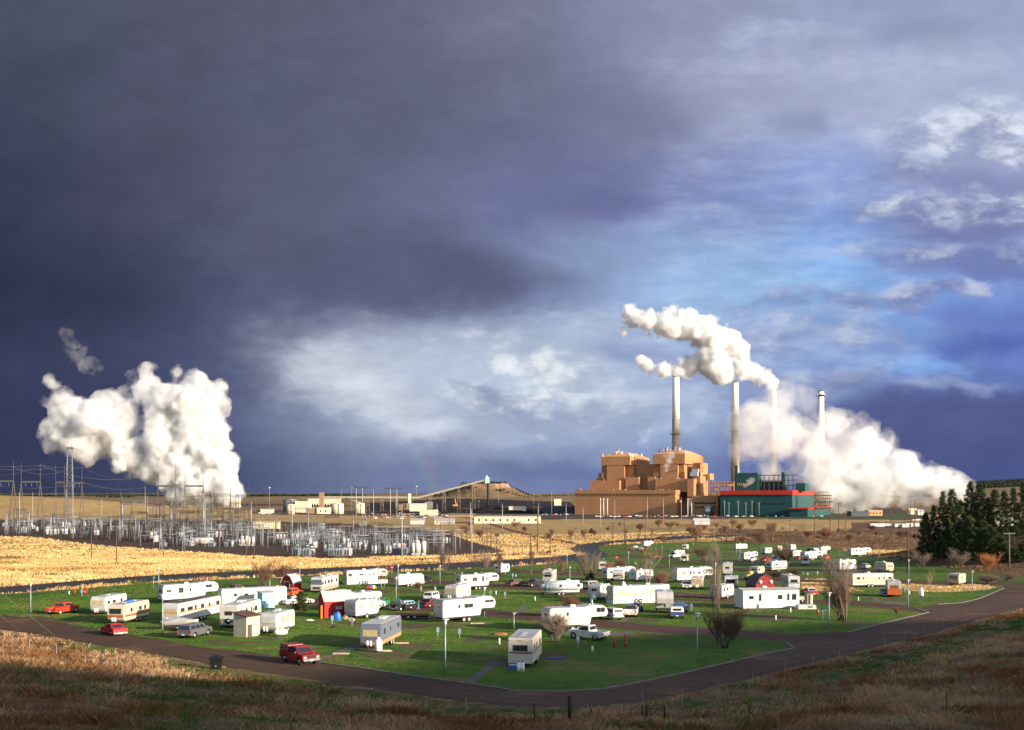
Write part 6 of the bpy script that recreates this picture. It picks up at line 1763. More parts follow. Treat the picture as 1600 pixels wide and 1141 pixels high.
def transformer(white=False, lab=''):
    root = empty('transformer', (0, 0, 0), 0, lab, 'transformer')
    mt = TRW if white else TRG
    m = MB(); m.box(-2.6, 2.6, -1.6, 1.6, 0.3, 4.2); m.box(-2.8, 2.8, -1.8, 1.8, 0.0, 0.3); m.build('tank', mt, root, 0.06, 1)
    for s in (-1, 1):
        m = MB()
        for k in range(7): m.box(s * 2.7 + (0 if s > 0 else -0.9), s * 2.7 + (0.9 if s > 0 else 0), -1.4 + k * 0.42, -1.25 + k * 0.42, 0.7, 3.9)
        m.box(min(s * 2.6, s * 2.9), max(s * 2.6, s * 2.9), -1.4, 1.4, 0.8, 1.0); m.box(min(s * 2.6, s * 2.9), max(s * 2.6, s * 2.9), -1.4, 1.4, 3.4, 3.6)
        m.build('radiator', mt, root)
    m = MB(); m.tube([(-1.8, 0.9, 5.4), (1.8, 0.9, 5.4)], 0.5, 10); m.tube([(-1.2, 0.9, 4.2), (-1.2, 0.9, 5.1)], 0.1, 4); m.tube([(1.2, 0.9, 4.2), (1.2, 0.9, 5.1)], 0.1, 4); m.build('oil_conservator', mt, root)
    for k in range(5): m = MB(); x = -2.2 + k * 1.1; m.box(x - 0.25, x + 0.25, -2.3, -1.65, 0.5, 3.6 - (k % 2) * 0.7); m.build('cooling_fin', DSTEEL if k % 2 else mt, root)
    for k in range(3):
        m = MB(); x = (k - 1) * 1.5; m.tube([(x, -0.6, 4.2), (x * 1.3, -1.0, 7.2)], [0.26, 0.10], 6); m.build('bushing', PORC, root)
    return root


def column_tank(n, lab='', mt=None):
    root = empty('reactor_bank', (0, 0, 0), 0, lab, 'equipment')
    for k in range(n):
        m = MB(); x = (k - (n - 1) / 2) * 2.4
        m.cyl((x, 0, 0.8), 0.95, 4.2, 10, 0); m.box(x - 0.7, x + 0.7, -0.7, 0.7, 0, 0.8, 0); m.ball((x, 0, 5.0), 0.95, 8, 0, (1, 1, 0.35)); m.tube([(x, 0, 5.2), (x, 0, 6.6)], 0.12, 5, 0)
        m.build('tank', mt or (TRW if k % 2 else TRG), root)
    return root


def gantry(w, H, mast=0.0, lab='', mat=None, tiers=(1.0,)):
    root = empty('steel_gantry', (0, 0, 0), 0, lab, 'gantry')
    for s in (-1, 1):
        m = MB(); e = H * 0.09; x = s * w / 2
        m.tube([(x, -e, 0), (x, 0, H)], [0.28, 0.2], 4); m.tube([(x, e, 0), (x, 0, H)], [0.28, 0.2], 4); m.tube([(x - e * 0.8, 0, 0), (x, 0, H)], [0.24, 0.2], 4)
        if mast: m.tube([(x, 0, H), (x, 0, H + mast)], [0.16, 0.06], 4)
        m.build('leg', mat or STEEL, root)
    for t in tiers:
        m = MB(); lattice_bar(m, (-w / 2, 0, H * t - 0.4), (w / 2, 0, H * t - 0.4), 0.8, 7, 0.07); m.build('beam', mat or STEEL, root)
    for k in range(3): m = MB(); insul(m, (k - 1) * w * 0.3, 0, H * tiers[0] - 2.8, 2.0, 0.2, 0); m.build('insulator', PORC, root)
    return root


YARD_USED = {}


def put(proto, px, py, rz=0.0, sc_=1.0, label=None, group=None):
    """first placing moves the thing itself, later ones copy it"""
    p = P(px, py)
    if isinstance(sc_, (int, float)): sc_ = (sc_,) * 3
    if proto.name not in YARD_USED:
        YARD_USED[proto.name] = 1; KIDS[proto.name] = list(proto.children)
        proto.location = (p.x, p.y, p.z - 0.05); proto.rotation_euler = (0, 0, rz); proto.scale = sc_
        if label: proto['label'] = label
        if group: proto['group'] = group
        return proto
    return copy_tree(proto, (p.x, p.y, p.z - 0.05), rz, None, sc_, label, group)


def fitH(proto, H0, px, py, top, rz=0.0, w=None, w0=None, label=None, group=None):
    p = P(px, py); s = 1600 / p.y; k = (py - top) / s / H0
    kw = k if w is None else w / s / w0
    return put(proto, px, py, rz, (kw, k, k), label, group)


DE = dead_end_side(24, 22, 10)
for i, (xa, xb, py, ap, mt) in enumerate([(-21, 21, 822, 751, 727), (33, 63, 822, 752, 727), (87, 101, 820, 753, 730), (104, 128, 822, 753.5, 730)]):
    p = P((xa + xb) / 2, py); s = 1600 / p.y
    put(DE, (xa + xb) / 2, py, 0, ((xb - xa) / s / 22, 1, (py - ap) / s / 24), '%s of the four big dark A-leg frames at the far left of the yard' % ('leftmost', 'second', 'third', 'rightmost')[i], 'big A-leg line frames')
for i, (xa, xb, py, ap, mt) in enumerate([(247, 274, 838, 758.5, 738.5), (289, 317.5, 838, 758.5, 738.5)]):
    p = P((xa + xb) / 2, py); s = 1600 / p.y
    put(DE, (xa + xb) / 2, py, 0, ((xb - xa) / s / 22, 1, (py - ap) / s / 24), '%s of the pair of tall dark frames standing against the white steam' % ('left', 'right')[i], 'big A-leg line frames')
# smaller gantries
GA = gantry(16, 14, 3, '')
GB = gantry(16, 14, 5, '', DSTEEL, (1.0, 0.62))
GL = [('a', 192, 230, 818, 782), ('a', 268, 318, 846, 783), ('b', 268, 312, 832, 798), ('b', 326, 361, 822, 772), ('a', 357, 382, 822, 797), ('b', 361, 373, 818, 774), ('a', 10, 46, 836, 800), ('a', 78, 118, 838, 803),
      ('a', 158, 192, 840, 808), ('a', 216, 252, 846, 812), ('a', 250, 288, 862, 816), ('a', 290, 330, 846, 808), ('b', 340, 372, 838, 800), ('a', 372, 398, 852, 818), ('a', 405, 432, 828, 807), ('b', 430, 447, 850, 815),
      ('a', 457, 482, 838, 793), ('a', 466, 488, 852, 806), ('b', 508, 530, 850, 806), ('a', 552, 572, 848, 810), ('b', 560, 584, 860, 822), ('a', 614, 632, 852, 817), ('a', 644, 664, 866, 823), ('b', 688, 709, 862, 817),
      ('a', 692, 712, 866, 827), ('a', 718, 738, 858, 836), ('b', 757, 776, 858, 838), ('a', 620, 640, 862, 830), ('a', 480, 505, 862, 828), ('a', 530, 556, 864, 832), ('a', 586, 610, 866, 836), ('a', 132, 156, 832, 806)]
_r = random.Random(2)
for _i in range(34):
    _x = 4 + _i * 20.5 + _r.uniform(-6, 6); _y = 828 + 26 * min(_x / 400, 1) + _r.uniform(-6, 6); _h = _r.uniform(22, 40); GL.append((_r.choice('abb'), _x, _x + _r.uniform(14, 26), _y, _y - _h))
for _i in range(16):
    _x = 190 + _i * 13 + _r.uniform(-4, 4); _y = 840 + _r.uniform(-10, 8); GL.append(('b', _x, _x + _r.uniform(16, 28), _y, _y - _r.uniform(38, 64)))
for i, (k, xa, xb, py, ap) in enumerate(sorted(GL, key=lambda g: g[1])):
    p = P((xa + xb) / 2, py); s = 1600 / p.y; z = (py - ap) / s / 14
    put(GA if k == 'a' else GB, (xa + xb) / 2, py, random.uniform(-0.2, 0.2), ((xb - xa) / s / 16, z, z), 'steel cross-beam gantry, %s' % nth(i, len(GL)), 'switchyard gantries')
# rows of equipment
BS3 = bus_support(3, 7, 5.5); BS4 = bus_support(5, 13, 7.5); SW = switch_frame(6, 5.0); BR = breaker(); TRF = transformer(False); TRF2 = transformer(True); CT = column_tank(3); CTW = column_tank(2, '', TRW)
rows = []
for (xa, xb, ya, yb, n) in ((0, 122, 819, 834, 46), (122, 216, 821, 842, 22), (216, 400, 822, 856, 62), (400, 450, 836, 858, 8), (452, 545, 836, 864, 44), (545, 612, 840, 866, 34), (612, 706, 842, 866, 16)):
    for i in range(n):
        u = (i * 0.618 + 0.13) % 1.0; v = (i % 5) / 4.0
        rows.append((xa + (xb - xa) * (u * 0.9 + 0.1 * ((i * 7) % n) / n), ya + (yb - ya) * (0.06 + 0.88 * v) + (xa + (xb - xa) * u) * 0.0))
rr = random.Random(4)
items = []
for px, py in rows:
    k = rr.random(); items.append((px, py, 'bs3' if k < 0.34 else 'bs4' if k < 0.52 else 'sw' if k < 0.80 else 'ct' if k < 0.88 else 'br' if k < 0.95 else 'tr'))
PRO = {'bs3': (BS3, 'grey bus support with %s insulators' % 'three', 'bus supports in the switchyard'), 'bs4': (BS4, 'tall grey bus support with five insulators', 'tall bus supports in the switchyard'),
       'sw': (SW, 'grey disconnect switch on splayed legs', 'disconnect switches in the switchyard'), 'ct': (CT, 'row of three upright grey and white tanks', 'tank rows in the switchyard'),
       'br': (BR, 'white three-tank circuit breaker with red band', 'small circuit breakers of the yard'), 'tr': (TRF, 'grey finned transformer', 'transformers of the yard')}
cnt = {}
for px, py, k in sorted(items):
    pr, lb, gp = PRO[k]; i = cnt.get(k, 0); cnt[k] = i + 1
    put(pr, px, py, rr.choice([0.0, 0.0, 1.57, 0.12]), rr.uniform(0.85, 1.15) * (0.62 if k in ('tr', 'ct') else 1.0), '%s, %s in the yard' % (lb, nth(i).replace(' from the left', '')), gp)
for i, (px, py, sc_) in enumerate([(80, 835, 1.15), (97, 834.5, 1.15), (243, 841, 1.15), (332, 839, 1.1), (375, 852, 0.95)]):
    put(BR, px, py, 0, sc_, 'white circuit breaker with red bands at the yard front, %s' % nth(i, 5), 'front circuit breakers')
for i, (px, py, w_, sc_) in enumerate([(287, 852, 0, 1.2), (298, 853, 1, 1.0), (463, 868, 0, 1.0), (479, 869, 0, 1.0), (486, 868, 1, 0.85), (518, 868, 0, 0.9), (530, 869, 0, 1.0), (543, 868, 1, 0.95), (620, 866, 0, 0.9), (632, 866, 0, 0.9), (500, 828, 0, 1.1), (505, 828, 1, 1.0), (345, 826, 1, 1.0)]):
    put(TRF2 if w_ else TRF, px, py, rr.uniform(-0.2, 0.2), (sc_ * 0.55, sc_ * 0.7, sc_ * 0.8), 'large %s transformer in the front of the yard, %s' % ('white' if w_ else 'grey', nth(i, 13)), 'large transformers')
for i, (px, py, sc_) in enumerate([(382, 853, 1.1), (392, 853, 1.0), (650, 867, 1.0), (657, 867, 1.15)]):
    put(CTW, px, py, 0, sc_, 'pair of upright white tanks, %s' % nth(i, 4), 'upright white tank pairs')
p = P(317, 851); root = empty('storage_tank', p, 0.05, 'rust-streaked white horizontal tank lying among the transformers', 'tank')
m = MB(); m.tube([(-6, 0, 2.2), (-5.6, 0, 2.2), (5.6, 0, 2.2), (6, 0, 2.2)], [1.3, 2.0, 2.0, 1.3], 14); m.build('shell', RUST, root)
for s in (-1, 1): m = MB(); m.box(s * 4 - 0.4, s * 4 + 0.4, -1.6, 1.6, 0, 0.9); m.build('saddle', PALEST, root)
p = P(284, 852); root = empty('control_cabinet', p, 0, 'small yellow cabinet at the foot of the grey transformer', 'cabinet')
m = MB(); m.box(-1, 1, -0.7, 0.7, 0.2, 2.4); m.box(-1.1, 1.1, -0.8, 0.8, 2.4, 2.55); m.build('box', smat('safety_yellow', (0.75, 0.42, 0.02), 0.5), root)
p = P(417, 826); root = empty('relay_building', p, 0, 'pale yellow relay building with a white door panel in the yard', 'building')
m = MB(); m.box(-11, 11, -4, 4, 0, 6); m.build('wall', smat('pale_yellow_wall', (0.62, 0.50, 0.25), 0.7), root)
m = MB(); m.box(-11.5, 11.5, -4.5, 4.5, 6.01, 6.5); m.build('roof', ROOF, root); m = MB(); m.box(-2, 4, -4.12, -4.02, 0.5, 4.6); m.build('door', WHITE, root)

# ---- poles
def pole_px(px, py, top, mat=PALEST, r0=0.32, name='utility_pole', cat='pole', label='', group='', arm=None, wpx=None):
    p = P(px, py); s = 1600 / p.y; H = (py - top) / s; root = empty(name, (p.x, p.y, p.z - 0.1), 0, label, cat, group)
    r = r0 if wpx is None else wpx / s / 2
    m = MB(); m.tube([(0, 0, 0), (0, 0, H * 0.6), (0, 0, H)], [r, r * 0.8, r * 0.55], 6); m.build('shaft', mat, root)
    if arm:
        for t in (arm if isinstance(arm, (list, tuple)) else [arm]):
            w_ = 1.5 if H < 14 else 2.4
            m = MB(); m.box(-w_, w_, -0.09, 0.09, H - t - 0.12, H - t + 0.12)
            for q in (-1, -0.45, 0.45, 1): m.tube([(q * w_ * 0.93, 0, H - t + 0.12), (q * w_ * 0.93, 0, H - t + 0.4)], 0.07, 4)
            m.build('crossarm', mat, root)
    return root, H


def series(rows, label, group, **k):
    rows = sorted(rows)
    for i, r in enumerate(rows): pole_px(*r, label='%s, %s' % (label, nth(i, len(rows))), group=group, **k)


series([(30.5, 834, 769), (51, 826, 769), (114, 842, 776), (159, 818, 779), (226.8, 822, 760), (320.3, 855, 778), (331.3, 838, 760), (326.5, 826, 772), (393, 844, 783)], 'slender pale lightning mast in the left switchyard', 'left yard masts', name='lightning_mast', cat='mast', r0=0.26)
series([(142.7, 874, 823), (182, 880, 820), (255, 870, 815), (342.5, 871, 837), (385, 874, 842), (397, 874, 846)], 'weathered wooden pole in the golden grass before the yard', 'wooden poles in the grass', name='wooden_pole', mat=WOOD, r0=0.2)
series([(533, 809, 764), (570, 812, 776), (583.6, 827, 764.5), (628, 872, 798), (737, 866, 795), (683, 823, 787), (785, 831, 787), (769, 801, 768), (779, 802, 769), (824, 802, 768), (834, 803, 768), (841.6, 818, 786), (735, 836, 785)],
       'tall pale steel mast between the yard and the warehouse', 'tall pale masts', name='steel_mast', cat='mast', r0=0.30)
series([(702, 850, 802), (721, 858, 806), (729, 857, 793), (767, 859, 812), (761, 862, 824), (829, 876, 836), (839.7, 864, 790), (753.6, 850, 808), (799, 840, 822), (859.5, 867, 832)],
       'dark brown utility pole right of the switchyard', 'dark poles right of the yard', mat=BRNP, r0=0.24, arm=0.6)
series([(957.5, 858, 815), (975.7, 852, 797), (978, 860, 820), (1008, 845, 805), (998, 845, 829), (1018, 845, 827), (1127, 846, 808), (1134.5, 846, 817), (1144.5, 840, 810), (1150, 846, 812), (1206, 850, 820), (1234.5, 834, 808), (1272.5, 834, 797)],
       'dark utility pole in the golden field before the power station', 'dark poles before the power station', mat=BRNP, r0=0.27, arm=(0.7, 2.4))
series([(1297, 836, 792), (1310.5, 831, 785), (1320.7, 834, 800), (1392, 821, 787), (1423, 825, 781), (1429, 824, 781), (1439, 820, 785), (1456, 822, 788)], 'utility pole on the broken ground left of the pines', 'poles left of the pines', mat=BRNP, r0=0.3, arm=(0.7, 2.6))
series([(824, 800, 765), (834, 801, 765), (862, 806, 767), (884.5, 821, 786), (911, 822, 792), (938, 824, 780), (960.5, 815, 780), (1011.5, 815, 777), (1036.5, 815, 779), (1064.5, 815, 777.5), (1075, 801, 780), (1080.5, 801, 780)],
       'pale steel light mast in front of the orange boiler houses', 'pale masts before the boiler houses', name='steel_mast', cat='mast', r0=0.30)
for i, (xa, xb, py, tp) in enumerate([(556.5, 566.4, 810, 762), (610, 620, 812, 763.5)]):
    p = P((xa + xb) / 2, py); s = 1600 / p.y; H = (py - tp) / s; w = (xb - xa) / s
    root = empty('transmission_frame', p, 0, '%s pale H-shaped transmission frame with a dark crossbeam' % ('left', 'right')[i], 'transmission tower', 'H-shaped transmission frames')
    for sx in (-1, 1):
        m = MB(); m.tube([(sx * w / 2, 0, 0), (sx * w / 2, 0, H)], [0.45, 0.35], 6); m.build('leg', PALEST, root)
        m = MB(); m.tube([(sx * w * 1.2, 0, H), (sx * w * 1.6, 0, H - 3)], 0.12, 4); m.tube([(sx * w * 0.4, 0, H + 0.3), (sx * w * 0.15, 0, H + 5)], 0.08, 4); m.build('insulator', PORC, root)
    m = MB(); lattice_bar(m, (-w * 1.5, 0, H), (w * 1.5, 0, H), 1.2, 10, 0.14); m.build('crossbeam', DSTEEL, root)
# lattice radio mast
p = P(109, 816); s = 1600 / p.y; H = (816 - 702) / s; root = empty('lattice_tower', p, 0.3, 'tall grey lattice tower at the left edge of the steam cloud', 'tower')
m = MB(); w0, w1 = 7.5, 4.5; n = 14
for k in range(4):
    sx, sy = ((-1, -1), (1, -1), (1, 1), (-1, 1))[k]; m.tube([(sx * w0 / 2, sy * w0 / 2, 0), (sx * w1 / 2, sy * w1 / 2, H)], 0.28, 4)
    ex, ey = ((1, -1), (1, 1), (-1, 1), (-1, -1))[k]
    for i in range(n):
        a, b = i / n, (i + 1) / n; wa, wb = w0 + (w1 - w0) * a, w0 + (w1 - w0) * b
        m.tube([(sx * wa / 2, sy * wa / 2, H * a), (ex * wb / 2, ey * wb / 2, H * b)], 0.14, 3, 0, False); m.tube([(sx * wb / 2, sy * wb / 2, H * b), (ex * wb / 2, ey * wb / 2, H * b)], 0.14, 3, 0, False)
m.build('frame', STEEL, root)
m = MB(); m.box(-3.6, 3.6, -3.6, 3.6, H, H + 0.5); m.box(-3.4, 3.4, -3.4, -3.2, H + 0.5, H + 2.2); m.box(-3.4, 3.4, 3.2, 3.4, H + 0.5, H + 2.2); m.build('platform', DSTEEL, root)
m = MB(); m.tube([(2, 0, H), (2, 0, H + 16)], [0.25, 0.1], 5); m.build('antenna', STEEL, root)


WIREM = smat('wire', (0.30, 0.31, 0.33), 0.5, 0.3)


def wire(a, b, sag, label, r=0.05, group='overhead wires', mat=None, name='overhead_wire'):
    a, b = Vector(a), Vector(b); m = MB(); n = 14
    pts = [a.lerp(b, i / n) - Vector((0, 0, 4 * sag * (i / n) * (1 - i / n))) for i in range(n + 1)]
    m.tube(pts, r, 3, 0, False)
    return tag(m.build(name, mat or WIREM), label, 'wire', group)


def at(px, py, D): return Vector(((px - 800) / 1600 * D, D, CAMZ - (py - 775) / 1600 * D))


wn = 0
for (a, b, sag) in [((-30, 726.5, 985), (63, 727, 985), 1.5), ((63, 727, 985), (128, 731, 985), 1.2), ((-30, 728.5, 990), (87, 731, 985), 3), ((63, 727, 985), (227, 744, 1000), 8), ((128, 731, 985), (320, 752, 850), 9),
                    ((128, 753, 985), (228, 762, 985), 4), ((128, 754, 990), (331, 770, 740), 5), ((128, 755, 995), (332, 774, 740), 6), ((-30, 745, 1000), (63, 728, 985), 3), ((228, 764, 985), (330, 772, 740), 4), ((-30, 755, 985), (128, 755, 980), 5),
                    ((380, 742, 1600), (560, 760, 1300), 8), ((20, 729, 985), (104, 734, 984), 6), ((317, 764, 720), (470, 800, 600), 4)]:
    wn += 1; wire(at(*a), at(*b), sag, 'thin overhead line above the switchyard, number %d from the left' % wn, 0.11, 'switchyard lines')

# ------------------------------------------------------------------ power station
def clad(name, c, dirt=None, stripe=0.5):
    m = smat(name, c, 0.6, 0.0, 0.25, var=0.10, scale=0.06, dirt=dirt or tuple(v * 0.75 for v in c), dscale=0.05)
    nt = m.node_tree; bs = nt.nodes['Principled BSDF']
    tc = nt.nodes.new('ShaderNodeTexCoord'); w = nt.nodes.new('ShaderNodeTexWave'); w.inputs['Scale'].default_value = stripe; w.wave_profile = 'SIN'
    nt.links.new(tc.outputs['Object'], w.inputs[0]); bump(nt, bs, w.outputs['Fac'], 0.25, 0.2)
    c_ = bs.inputs['Base Color'].links[0].from_socket
    for dr, sc_ in (('Z', 0.09), ('X', 0.06)):
        q = nt.nodes.new('ShaderNodeTexWave'); q.bands_direction = dr; q.inputs['Scale'].default_value = sc_; q.wave_profile = 'SAW'; nt.links.new(tc.outputs['Object'], q.inputs[0])
        c_ = mixc(nt, 0.5, c_, ramp(nt, q.outputs['Fac'], [(0.0, (0.35, 0.35, 0.35)), (0.10, (0.9, 0.9, 0.9)), (1.0, (1, 1, 1))]), 'MULTIPLY')
    nt.links.new(c_, bs.inputs['Base Color'])
    return m


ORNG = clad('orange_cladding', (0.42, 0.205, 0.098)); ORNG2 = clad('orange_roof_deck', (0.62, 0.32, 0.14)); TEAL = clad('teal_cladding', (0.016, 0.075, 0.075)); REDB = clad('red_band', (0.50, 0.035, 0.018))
CONC = smat('chimney_concrete', (0.30, 0.26, 0.20), 0.85, var=0.15, scale=0.05, dirt=(0.22, 0.19, 0.15), dscale=0.03)
CHW = smat('chimney_white', (0.74, 0.73, 0.70), 0.6, var=0.05, scale=0.05, dirt=(0.6, 0.56, 0.5), dscale=0.03)
TH = R(25)
LV = Vector((-math.cos(TH), math.sin(TH), 0)); DV = Vector((math.sin(TH), math.cos(TH), 0))
C0 = P(1055, 805.5); C0.z = gz(C0.x, C0.y)
PROOT = {}


def sol(px, b, org=None, along=None, back=None):
    """distance along the front line, b metres behind it, seen at column px"""
    org = org or C0; along = along or LV; back = back or DV; u = (px - 800) / 1600
    q = org + back * b
    return (u * q.y - q.x) / (along.x - u * along.y)


def hgt(py, y): return CAMZ - (py - 775) / 1600 * y


def pblock(name, mat, parent, xl, xr, xs, ytop, b, ybot=None, z0=0.0, depth=None, bev=0.0):
    """block with its front b metres behind the hall's front line, front from column xl to xr, right side to xs"""
    a1 = sol(xl, b); a0 = sol(xr, b)
    pr = C0 + LV * a0 + DV * b; pl = C0 + LV * a1 + DV * b
    if depth is None:
        depth = 1.0
        for k in range(1, 260):
            q = pr + DV * k
            if 800 + 1600 * q.x / q.y >= xs: break
            depth = k
    zt = hgt(ytop, (pr.y + pl.y) / 2); zb = z0 if ybot is None else hgt(ybot, (pr.y + pl.y) / 2)
    m = MB(); c = [pl, pr, pr + DV * depth, pl + DV * depth]
    m.add([(p.x, p.y, zb) for p in c] + [(p.x, p.y, zt) for p in c], [(0, 1, 2, 3), (4, 7, 6, 5), (0, 4, 5, 1), (1, 5, 6, 2), (2, 6, 7, 3), (3, 7, 4, 0)])
    o = m.build(name, mat, parent); return o, pl, pr, depth, zt


def proot(name, label, cat): return empty(name, (0, 0, 0), 0, label, cat)


hall = proot('boiler_house', 'huge stepped orange boiler house with two towers and a long turbine hall', 'power station')
pblock('turbine_hall', ORNG, hall, 898, 1055, 1076, 771.6, 0)
pblock('parapet', ORNG, hall, 896.5, 1055.6, 1077, 766, -2, 771.7)
pblock('step_block', ORNG, hall, 922, 968, 977, 751, 28, 769)
pblock('step_block', ORNG, hall, 1024, 1075, 1082, 748.5, 26, 769)
pblock('step_block', ORNG, hall, 931.5, 941, 945, 747, 40, 769)
pblock('step_block', ORNG, hall, 977, 998, 1000, 745.5, 34, 769)
pblock('step_block', ORNG, hall, 1012, 1024, 1026, 745, 36, 769)
pblock('link_block', ORNG, hall, 994, 1021, 1022, 725.5, 60, 769)
pblock('link_block', ORNG, hall, 997, 1013, 1014, 752.5, 46, 769)
for (xl, xr, xs, yt, yb, parts_) in ((939, 984.5, 1015, 713.5, 727, ((948, 975.5, 977, 748), (975.5, 990, 1012, 748))), (1020, 1070, 1099.5, 709.5, 725, ((1032, 1059, 1061, 749), (1060, 1071, 1098, 748)))):
    _, pl, pr, dep, zt = pblock('boiler_tower_top', ORNG, hall, xl, xr, xs, yt, 38, yb)
    pblock('boiler_tower', ORNG, hall, parts_[0][0], parts_[0][1], parts_[0][2], yb - 0.4, 38.5, 769)
    pblock('boiler_tower', ORNG, hall, xl + 1, xr - 1, xs - 2, yb - 0.2, 50, 769)
    pblock('boiler_tower', ORNG, hall, parts_[1][0], parts_[1][1] - 2, xs - 4, yb + 1.2, 46, 769)
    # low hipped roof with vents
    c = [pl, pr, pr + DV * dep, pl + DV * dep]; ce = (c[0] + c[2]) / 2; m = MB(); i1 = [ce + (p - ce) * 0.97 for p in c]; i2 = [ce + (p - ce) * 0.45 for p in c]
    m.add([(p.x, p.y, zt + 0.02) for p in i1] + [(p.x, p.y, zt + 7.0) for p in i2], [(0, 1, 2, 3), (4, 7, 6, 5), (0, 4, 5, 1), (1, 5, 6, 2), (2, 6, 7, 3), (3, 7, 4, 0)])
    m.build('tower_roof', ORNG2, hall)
    rv_ = random.Random(int(xl))
    for k in range(13):
        t = rv_.random(); u_ = rv_.random(); p = c[0].lerp(c[1], t).lerp(c[3].lerp(c[2], t), u_ * 0.8 + 0.02); m = MB()
        e = max(abs(t - 0.5), abs(u_ - 0.5)); zz = zt + 7 * min(1, (0.5 - e) / 0.27)
        if k % 3: m.cyl((p.x, p.y, zz - 1), rv_.uniform(0.8, 1.6), rv_.uniform(3, 5.5), 8); m.cyl((p.x, p.y, zz + 4.0), 1.9, 0.8, 8)
        else: m.box(p.x - 2, p.x + 2, p.y - 1.5, p.y + 1.5, zz - 1, zz + rv_.uniform(2, 3.5))
        m.build('roof_vent', rv_.choice([GALV, ORNG2, DSTEEL]), hall)
pblock('side_tower', ORNG, hall, 1082, 1093, 1094, 723, 62, 775)
_, pl, pr, dep, zt = pblock('side_tower', ORNG, hall, 1093.5, 1094.5, 1106, 722.8, 60, 775)
pblock('side_tower', ORNG, hall, 1084, 1094, 1104, 744, 42, 776)
pblock('side_block', ORNG, hall, 1074, 1084, 1090, 748.2, 20, 776)
pblock('side_block', ORNG, hall, 1104, 1109, 1115.5, 740, 75, 750)
pblock('service_block', ORNG, hall, 1081, 1122, 1126, 774.5, 6)
for (ya, yb) in ((785.3, 787.7), (791.6, 793.6)): pblock('louvre_band', DARK, hall, 1085, 1119, 1119.5, ya, 5.6, yb, depth=1.0)
pblock('louvre_band', DARK, hall, 1087, 1092, 1092.5, 796.3, 5.6, 797.6, depth=1.0)
rv_ = random.Random(9)
for k in range(26):
    xx = rv_.uniform(900, 1052); o = pblock('roof_fitting', rv_.choice([DSTEEL, GALV, ORNG2]), hall, xx, xx + rv_.uniform(0.6, 1.6), xx + 1.8, 766 - rv_.uniform(0.7, 2.0), rv_.uniform(3, 18), 766.1, depth=1.5)
for k in range(7):
    xx = rv_.uniform(1026, 1072); pblock('roof_fitting', rv_.choice([DSTEEL, GALV]), hall, xx, xx + rv_.uniform(0.6, 1.4), xx + 1.6, 748.5 - rv_.uniform(0.7, 2.2), 28, 748.6, depth=1.5)
for (xa, xb, ya, yb, b) in ((935, 941, 739, 748, 34), (1078, 1090, 738, 744, 40), (1081, 1091, 733, 738, 40)): pblock('rooftop_unit', DSTEEL if xa < 1000 else GALV, hall, xa, xb, xb + 1, ya, b, yb, depth=6)
for (px, py) in ((1097, 726), (1099, 732), (1101, 737), (1080, 760), (1082, 763), (1078, 727)):
    a_ = 1
    p = pr + DV * ((px - 1094.5) * 1.6); m = MB(); zz = hgt(py, p.y); m.box(p.x - 0.3, p.x + 1.6, p.y - 1.0, p.y + 1.0, zz, zz + 2.0); m.build('wall_vent', DARK, hall)

# pipe racks right of the boiler house
pr_ = proot('pipe_rack', 'sunlit steel pipe racks and fat white ducts between the boiler house and green building', 'pipework')
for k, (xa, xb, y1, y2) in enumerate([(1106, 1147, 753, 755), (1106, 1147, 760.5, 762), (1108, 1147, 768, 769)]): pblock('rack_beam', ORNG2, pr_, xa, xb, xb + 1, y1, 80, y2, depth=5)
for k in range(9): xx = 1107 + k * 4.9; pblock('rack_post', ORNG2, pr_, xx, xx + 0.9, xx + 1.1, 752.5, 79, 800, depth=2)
for (xa, xb, y1) in ((1110, 1124, 764), (1126, 1146, 757.5), (1108, 1120, 771)):
    a0, a1 = sol(xa, 82), sol(xb, 82); p, q = C0 + LV * a0 + DV * 82, C0 + LV * a1 + DV * 82; z = hgt(y1, p.y); m = MB(); m.tube([(p.x, p.y, z), (q.x, q.y, z)], 2.4, 10); m.build('duct', WHITE, pr_)

teal = proot('power_house', 'dark green power house with a red band along its roof edge', 'power station')
pblock('main_hall', TEAL, teal, 1125.5, 1238, 1271, 773, -18); pblock('roof_band', REDB, teal, 1124, 1238.6, 1272, 766.5, -20, 773)
pblock('upper_block', TEAL, teal, 1147.5, 1184, 1190, 739, 25, 768)
pblock('upper_block', TEAL, teal, 1190, 1222, 1226, 752, 35, 768); pblock('corner_turret', TEAL, teal, 1148, 1152, 1153, 727, 30, 741)
pblock('upper_block', TEAL, teal, 1221, 1226, 1230, 738, 30, 768); pblock('upper_block', TEAL, teal, 1243, 1258, 1264, 755, 25, 768)
for k in range(8): xx = 1186 + k * 7.5; pblock('frame_post', DSTEEL, teal, xx, xx + 0.9, xx + 1.2, 741 + (k % 3) * 2, 28, 768, depth=2)
for (ya, yb) in ((742, 743.2), (750, 751), (758, 759)): pblock('frame_beam', DSTEEL, teal, 1184, 1246, 1247, ya, 28.5, yb, depth=2)
for k in range(7): xx = 1152 + k * 3; pblock('ochre_window', smat('ochre_louvre', (0.45, 0.28, 0.06), 0.6), teal, xx, xx + 1.6, xx + 1.7, 755, 24.6, 759, depth=0.6)  # row of small panes in plain ochre colour
for k in range(9): xx = 1192 + k * 4.2; pblock('louvre', DARK, teal, xx, xx + 1.8, xx + 1.9, 785.6 + (k % 2) * 0.7, -18.5, 788, depth=0.6)
low = proot('annexe', 'low green annexe with a red roof edge right of the green power house', 'building')
pblock('wall', TEAL, low, 1234, 1262, 1299, 795.5, -45); pblock('roof_band', REDB, low, 1233, 1262.6, 1300, 794, -47, 796)
rk = proot('pipe_rack', 'rust-coloured steel pipe structure at the right end of the green power house', 'pipework')
